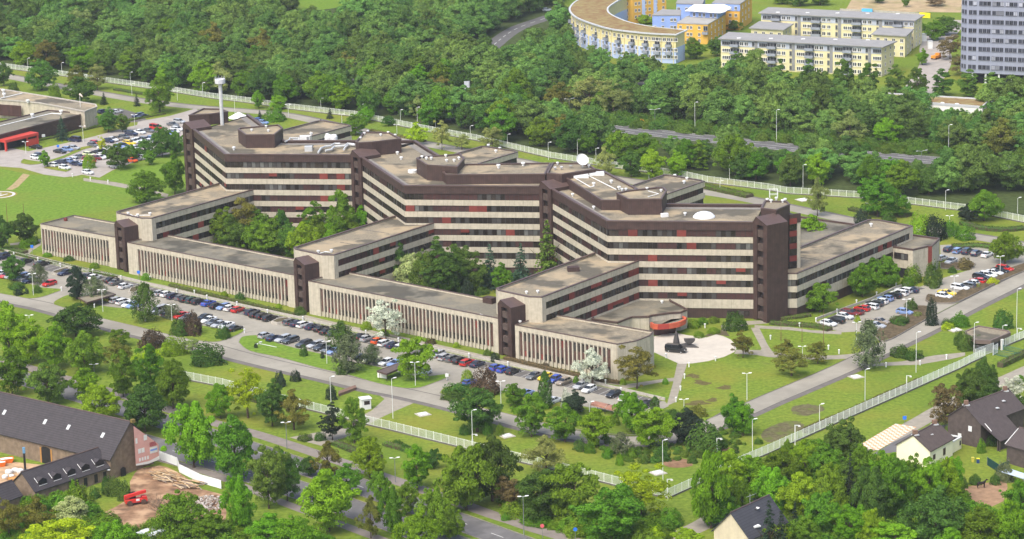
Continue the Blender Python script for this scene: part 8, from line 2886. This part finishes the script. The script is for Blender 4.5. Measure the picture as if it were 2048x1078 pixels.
# wheelie bins
for i, (q, c, l) in enumerate((((1012, 590), (0.02, 0.05, 0.16), (0.65, 0.55, 0.03)), ((963, 580), (0.45, 0.40, 0.06), (0.50, 0.45, 0.08)))):
    p = G(*ZM(1740, 800, 4.688, q)[0])
    o = thing('wheelie_bin', p, ['dark blue wheelie bin with a yellow lid by the yellow house annex', 'yellow wheelie bin beside the yellow house annex'][i], 'bin')
    put('body', MB().box((p.x, p.y, 0.5), (0.6, 0.6, 1.0)), mat('bin%d' % i, c, 0.5, 0.05, 1, 0.3), o)
    put('lid', MB().box((p.x, p.y, 1.05), (0.66, 0.7, 0.1)), mat('binlid%d' % i, l, 0.5, 0.05, 1, 0.3), o)
p = G(49.5, 1002)
# white box trailer
p = G(*ZM(1740, 800, 4.688, (860, 250))[0])
o = thing('box_trailer', p, 'white box trailer parked at the end of the yard', 'trailer', rz=math.radians(-35))
child('box', MB().box((0, 0, 1.55), (3.4, 1.9, 2.0)).mesh('box', WHITE), o)
child('roof', MB().box((0, 0, 2.6), (3.5, 2.0, 0.1)).mesh('roof', mat('cream_roof', (0.70, 0.64, 0.46), 0.7, 0.05, 1, 0.2)), o)
child('door_handle', MB().box((1.73, 0.1, 1.5), (0.05, 0.08, 0.6)).mesh('door_handle', GREY), o)
for y in (-0.9, 0.9):
    child('wheel', CARS['h']['wheel'], o, (-0.3, y, 0.31))
# steep gabled house at the bottom
hA, hB = G(*ZM(1400, 960, 9.136, (860, 1190))[0]), G(*ZM(1400, 960, 9.136, (1560, 900))[0])
hh = thing('gabled_house', hA, 'cream gabled house with a dark slate roof at the bottom edge', 'house')
CRM = mat('old_cream_render', (0.52, 0.45, 0.33), 0.9, 0.10, 0.5, 0.1, coords='uv', streak=0.25)
whh, rhh, PH_, LH = gabled(hh, G(1498, 1118), G(1572, 1082), 9.0, 4.6, 9.2, CRM, mat('slate_blue_tiles', (0.050, 0.050, 0.058), 0.7, 0.15, 1.0, 0.25, coords='uv', stripes=(0.45, 0.2, (0.025, 0.025, 0.03), 0.7, 1)), 0.5)
p = PH_(LH * 0.55, 3.2, 8.0)
put('satellite_dish', MB().lathe((p[0], p[1], 8.2), [(0.55, 0.35), (0.4, 0.15), (0.05, 0.0)], 12), WHITE, rhh)
put('aerial', MB().tube([Vector(PH_(LH * 0.5, 4.5, 9.2)), Vector(PH_(LH * 0.5, 4.5, 11.6))], 0.04, 5), LIGHT_GREY, rhh)
put('aerial_boom', MB().tube([Vector(PH_(LH * 0.4, 4.5, 11.2)), Vector(PH_(LH * 0.66, 4.5, 11.0))], 0.03, 5), LIGHT_GREY, rhh)
dpt = PH_(LH * 0.3, 1.0, 5.8)
put('roof_window', MB().box((dpt[0], dpt[1], 5.9), (1.6, 1.2, 0.3), 0.5), WHITE, rhh)
# horse
hp_ = G(1963, 976)
hm = bpy.data.meshes.new('body')
S = [((-0.75, 0, 1.25), .30), ((-0.25, 0, 1.22), .33), ((0.30, 0, 1.22), .31), ((0.65, 0, 1.30), .28), ((0.95, 0, 1.62), .17), ((1.15, 0, 1.92), .13), ((1.35, 0, 1.90), .12), ((1.62, 0, 1.68), .075),
     ((-0.80, 0.17, 0.85), .14), ((-0.92, 0.18, 0.50), .075), ((-0.84, 0.18, 0.06), .07), ((-0.80, -0.17, 0.85), .14), ((-1.02, -0.18, 0.50), .075), ((-0.95, -0.18, 0.06), .07),
     ((0.62, 0.16, 0.80), .11), ((0.64, 0.16, 0.45), .07), ((0.63, 0.16, 0.06), .065), ((0.62, -0.16, 0.80), .11), ((0.70, -0.16, 0.45), .07), ((0.66, -0.16, 0.06), .065),
     ((-1.02, 0, 1.25), .07), ((-1.16, 0, 0.75), .07), ((1.12, 0.07, 2.10), .03), ((1.12, -0.07, 2.10), .03)]
E_ = [(1, 0), (1, 2), (2, 3), (3, 4), (4, 5), (5, 6), (6, 7), (0, 8), (8, 9), (9, 10), (0, 11), (11, 12), (12, 13), (3, 14), (14, 15), (15, 16), (3, 17), (17, 18), (18, 19), (0, 20), (20, 21), (5, 22), (5, 23)]
hm.from_pydata([s[0] for s in S], E_, [])
ho_ = bpy.data.objects.new('horse', hm)
COL.objects.link(ho_)
ho_.location = hp_
ho_.rotation_euler = (0, 0, math.radians(12))
sk = ho_.modifiers.new('skin', 'SKIN')
for i, s in enumerate(S):
    hm.skin_vertices[0].data[i].radius = (s[1], s[1])
    hm.skin_vertices[0].data[i].use_root = i == 1
ss = ho_.modifiers.new('sub', 'SUBSURF')
ss.levels = ss.render_levels = 1
hm.materials.append(mat('black_horse_coat', (0.016, 0.010, 0.009), 0.6, 0.2, 2.0, 0.3))
tag(ho_, 'black horse standing on the bare brown paddock', 'horse')
# orange excavator on the far highway verge
xp = G(1293, 252)
xo = thing('excavator', xp, 'small orange excavator beside the highway', 'excavator')
ORG_M = mat('machine_orange', (0.70, 0.25, 0.02), 0.5, 0.06, 1, 0.3)
put('cabin', MB().box((xp.x, xp.y, 1.5), (1.9, 1.7, 1.2)), ORG_M, xo)
put('tracks', MB().box((xp.x, xp.y, 0.45), (2.6, 1.9, 0.9)), BLACK, xo)
put('boom', MB().tube([xp + Vector((-0.8, 0, 2.0)), xp + Vector((-2.0, 0, 2.7)), xp + Vector((-2.7, 0, 1.0))], [0.25, 0.2, 0.15], 6), ORG_M, xo)
xp = G(1872, 118)
xo = thing('orange_truck', xp, 'orange works truck in the estate street', 'truck', rz=0.9)
child('cab', MB().box((1.8, 0, 1.3), (1.6, 2.0, 2.0)).mesh('cab', ORG_M), xo)
child('bed', MB().box((-0.8, 0, 1.2), (3.4, 2.1, 1.0)).mesh('bed', ORG_M), xo)
for x in (-1.6, 1.6):
    for y in (-1, 1):
        child('wheel', twm, xo, (x, y, 0.5), scale=(0.8, 0.8, 0.8))
for i, (x, y) in enumerate(((1860, 97), (1848, 82))):
    p = G(x, y)
    o = thing('white_kiosk', p, ['white upright cabin in the estate street', 'white van sized cabin behind the far cream block'][i], 'cabin')
    put('cabin', MB().box((p.x, p.y, 1.6), (2.0, 2.0, 3.2)), WHITE, o)
    put('roof', MB().box((p.x, p.y, 3.25), (2.2, 2.2, 0.12)), LIGHT_GREY, o)
# white direction board above the trees
p = G(935, 205)
o = thing('direction_board', p, 'white highway direction board standing in the wood', 'sign')
for s in (-0.9, 0.9):
    put('post', MB().tube([p + Vector((s, 0, 0)), p + Vector((s, 0, 8.6))], 0.1, 6), GREY, o)
put('board', MB().box((p.x, p.y - 0.12, 6.9), (2.3, 0.12, 3.4), 0.25), mat('board_back', (0.58, 0.60, 0.62), 0.6, 0.08, 1, 0.2), o)
# white tent roof behind the left block
p = G(478, 246)
o = thing('white_tent', p, 'white tent roof peeping over the left main block', 'tent')
put('roof', MB().lathe((p.x, p.y, 2.2), [(4.2, 0), (2.5, 0.9), (0.8, 1.8), (0.05, 2.1)], 8), WHITE, o)
for a_ in range(4):
    put('post', MB().tube([p + Vector((3.5 * math.cos(a_ * 1.57 + .8), 3.5 * math.sin(a_ * 1.57 + .8), 0)), p + Vector((3.5 * math.cos(a_ * 1.57 + .8), 3.5 * math.sin(a_ * 1.57 + .8), 2.4))], 0.06, 6), LIGHT_GREY, o)
# bare tree on the building site
bt_p = G(330, 1068)
bt = thing('bare_tree', bt_p, 'bare leafless tree at the edge of the building site', 'tree')
tb_ = MB()
brng = random.Random(4)


def branch(p, d, L, r, lev):
    q = p + d * L
    tb_.tube([p, (p + q) / 2 + Vector((brng.uniform(-.1, .1), brng.uniform(-.1, .1), 0)) * L * 0.3, q], [r, r * 0.8, r * 0.55], 5 if lev < 2 else 3, cap=False)
    if lev >= 5:
        return
    for _ in range(3 if lev else 5):
        dd = (d + Vector((brng.uniform(-1, 1), brng.uniform(-1, 1), brng.uniform(-0.2, 0.7))) * 0.75).normalized()
        branch(q, dd, L * brng.uniform(0.55, 0.8), r * 0.55, lev + 1)


branch(bt_p, Vector((0, 0, 1)), 3.2, 0.22, 0)
put('branches', tb_, mat('bare_bark', (0.11, 0.085, 0.065), 0.95, 0.2, 1, 0.05), bt, uv=False)
# ================================================================== haze in the air
hz = MB().box((0, 2090, 104.5), (3500, 4300, 211))
hm_ = bpy.data.materials.new('haze')
hm_.use_nodes = True
_n = hm_.node_tree.nodes
_n.clear()
_o = _n.new('ShaderNodeOutputMaterial')
_v = _n.new('ShaderNodeVolumePrincipled')
_v.inputs['Color'].default_value = (0.90, 0.95, 1.0, 1)
_v.inputs['Density'].default_value = 0.000052
_v.inputs['Anisotropy'].default_value = 0.2
hm_.node_tree.links.new(_v.outputs[0], _o.inputs['Volume'])
ho2 = put('haze', hz, hm_)
ho2['kind'] = 'stuff'
ho2['label'] = 'thin pale haze lying over the whole site'

# ================================================================== labels that tell look-alikes apart
MARKS = [(330, 230, 'the upper car park'), (30, 400, 'the helipad'), (100, 240, 'the red canopy'), (160, 480, 'the leftmost finned wing'), (420, 540, 'the left middle finned wing'), (800, 640, 'the right middle finned wing'),
         (1160, 700, 'the rightmost finned wing'), (560, 460, 'the left courtyard'), (900, 540, 'the right courtyard'), (1390, 690, 'the pale plaza'), (1545, 540, 'the right stair tower'), (1720, 540, 'the right hand wing'), (1830, 520, 'the corner pavilion'),
         (1960, 660, 'the gatehouse'), (730, 808, 'the gate kiosk'), (1336, 985, 'the white fence corner'), (150, 850, 'the barn roof'), (290, 900, 'the pink banner'), (270, 1000, 'the red telehandler'), (130, 960, 'the cottage'), (380, 945, 'the white site hoarding'),
         (1868, 890, 'the yellow house'), (1990, 870, 'the brown house'), (1500, 1040, 'the cream gabled house'), (1962, 975, 'the horse'), (1775, 870, 'the checkered paving'), (790, 735, 'the brown roofed shelter'), (190, 600, 'the left bicycle shelter'), (1190, 800, 'the barrel canopies'),
         (440, 200, 'the antenna column'), (935, 180, 'the direction board'), (1163, 320, 'the big dish'), (1290, 248, 'the orange excavator'), (1250, 60, 'the crescent apartments'), (1600, 110, 'the near cream block'), (1680, 60, 'the far cream block'), (1980, 80, 'the grey tower'), (1850, 200, 'the green pavilion'),
         (530, 690, 'the fallen lamp post'), (1100, 640, 'the front corner stair tower'), (610, 560, 'the middle front stair tower'), (250, 490, 'the left front stair tower'), (1340, 400, 'the dome skylight'), (700, 920, 'the gate drive'), (900, 1040, 'the avenue bottom end'), (60, 790, 'the avenue left end'), (1000, 780, 'the right car park end'),
         (30, 540, 'the left car park end'), (1650, 690, 'the flagpoles'), (1640, 830, 'the dark soil patches'), (1880, 320, 'the slip road'), (1560, 1000, 'the bottom grove'), (1800, 980, 'the grove below the yellow house'), (1700, 420, 'the rear road bend'), (2000, 440, 'the rear fence end'), (560, 215, 'the mid rear fence'), (840, 250, 'the rear fence lamps'), (1400, 860, 'the ring road bend'), (330, 660, 'the long shrub island'), (1870, 630, 'the light blue hatchback'), (1960, 560, 'the long heather bed')]
seen = {}
for o, wd, (x, y) in LABELLED:
    best = min(MARKS, key=lambda m: (m[0] - x) ** 2 + (1.6 * (m[1] - y)) ** 2)
    dx, dy = x - best[0], y - best[1]
    if abs(dx) > abs(dy) * 1.3:
        rl = 'right of' if dx > 0 else 'left of'
    else:
        rl = 'below' if dy > 0 else 'above'
    seen.setdefault((wd, rl, best[2]), []).append((math.hypot(dx, dy), o))
for (wd, rl, mk), lst in seen.items():
    lst.sort(key=lambda t: t[0])
    for i, (d, o) in enumerate(lst):
        if len(lst) == 1:
            o['label'] = f'{wd} {rl} {mk}'
        else:
            o['label'] = f'{wd} {rl} {mk}, {["nearest", "second", "third", "fourth", "fifth", "sixth", "seventh", "eighth", "ninth", "tenth"][min(i, 9)]} of {len(lst)}'
for o, wd, _ in LABELLED:
    if len(o['label'].split()) > 16:
        o['label'] = o['label'].replace(' in rear wood', '').replace(' tinted', '')
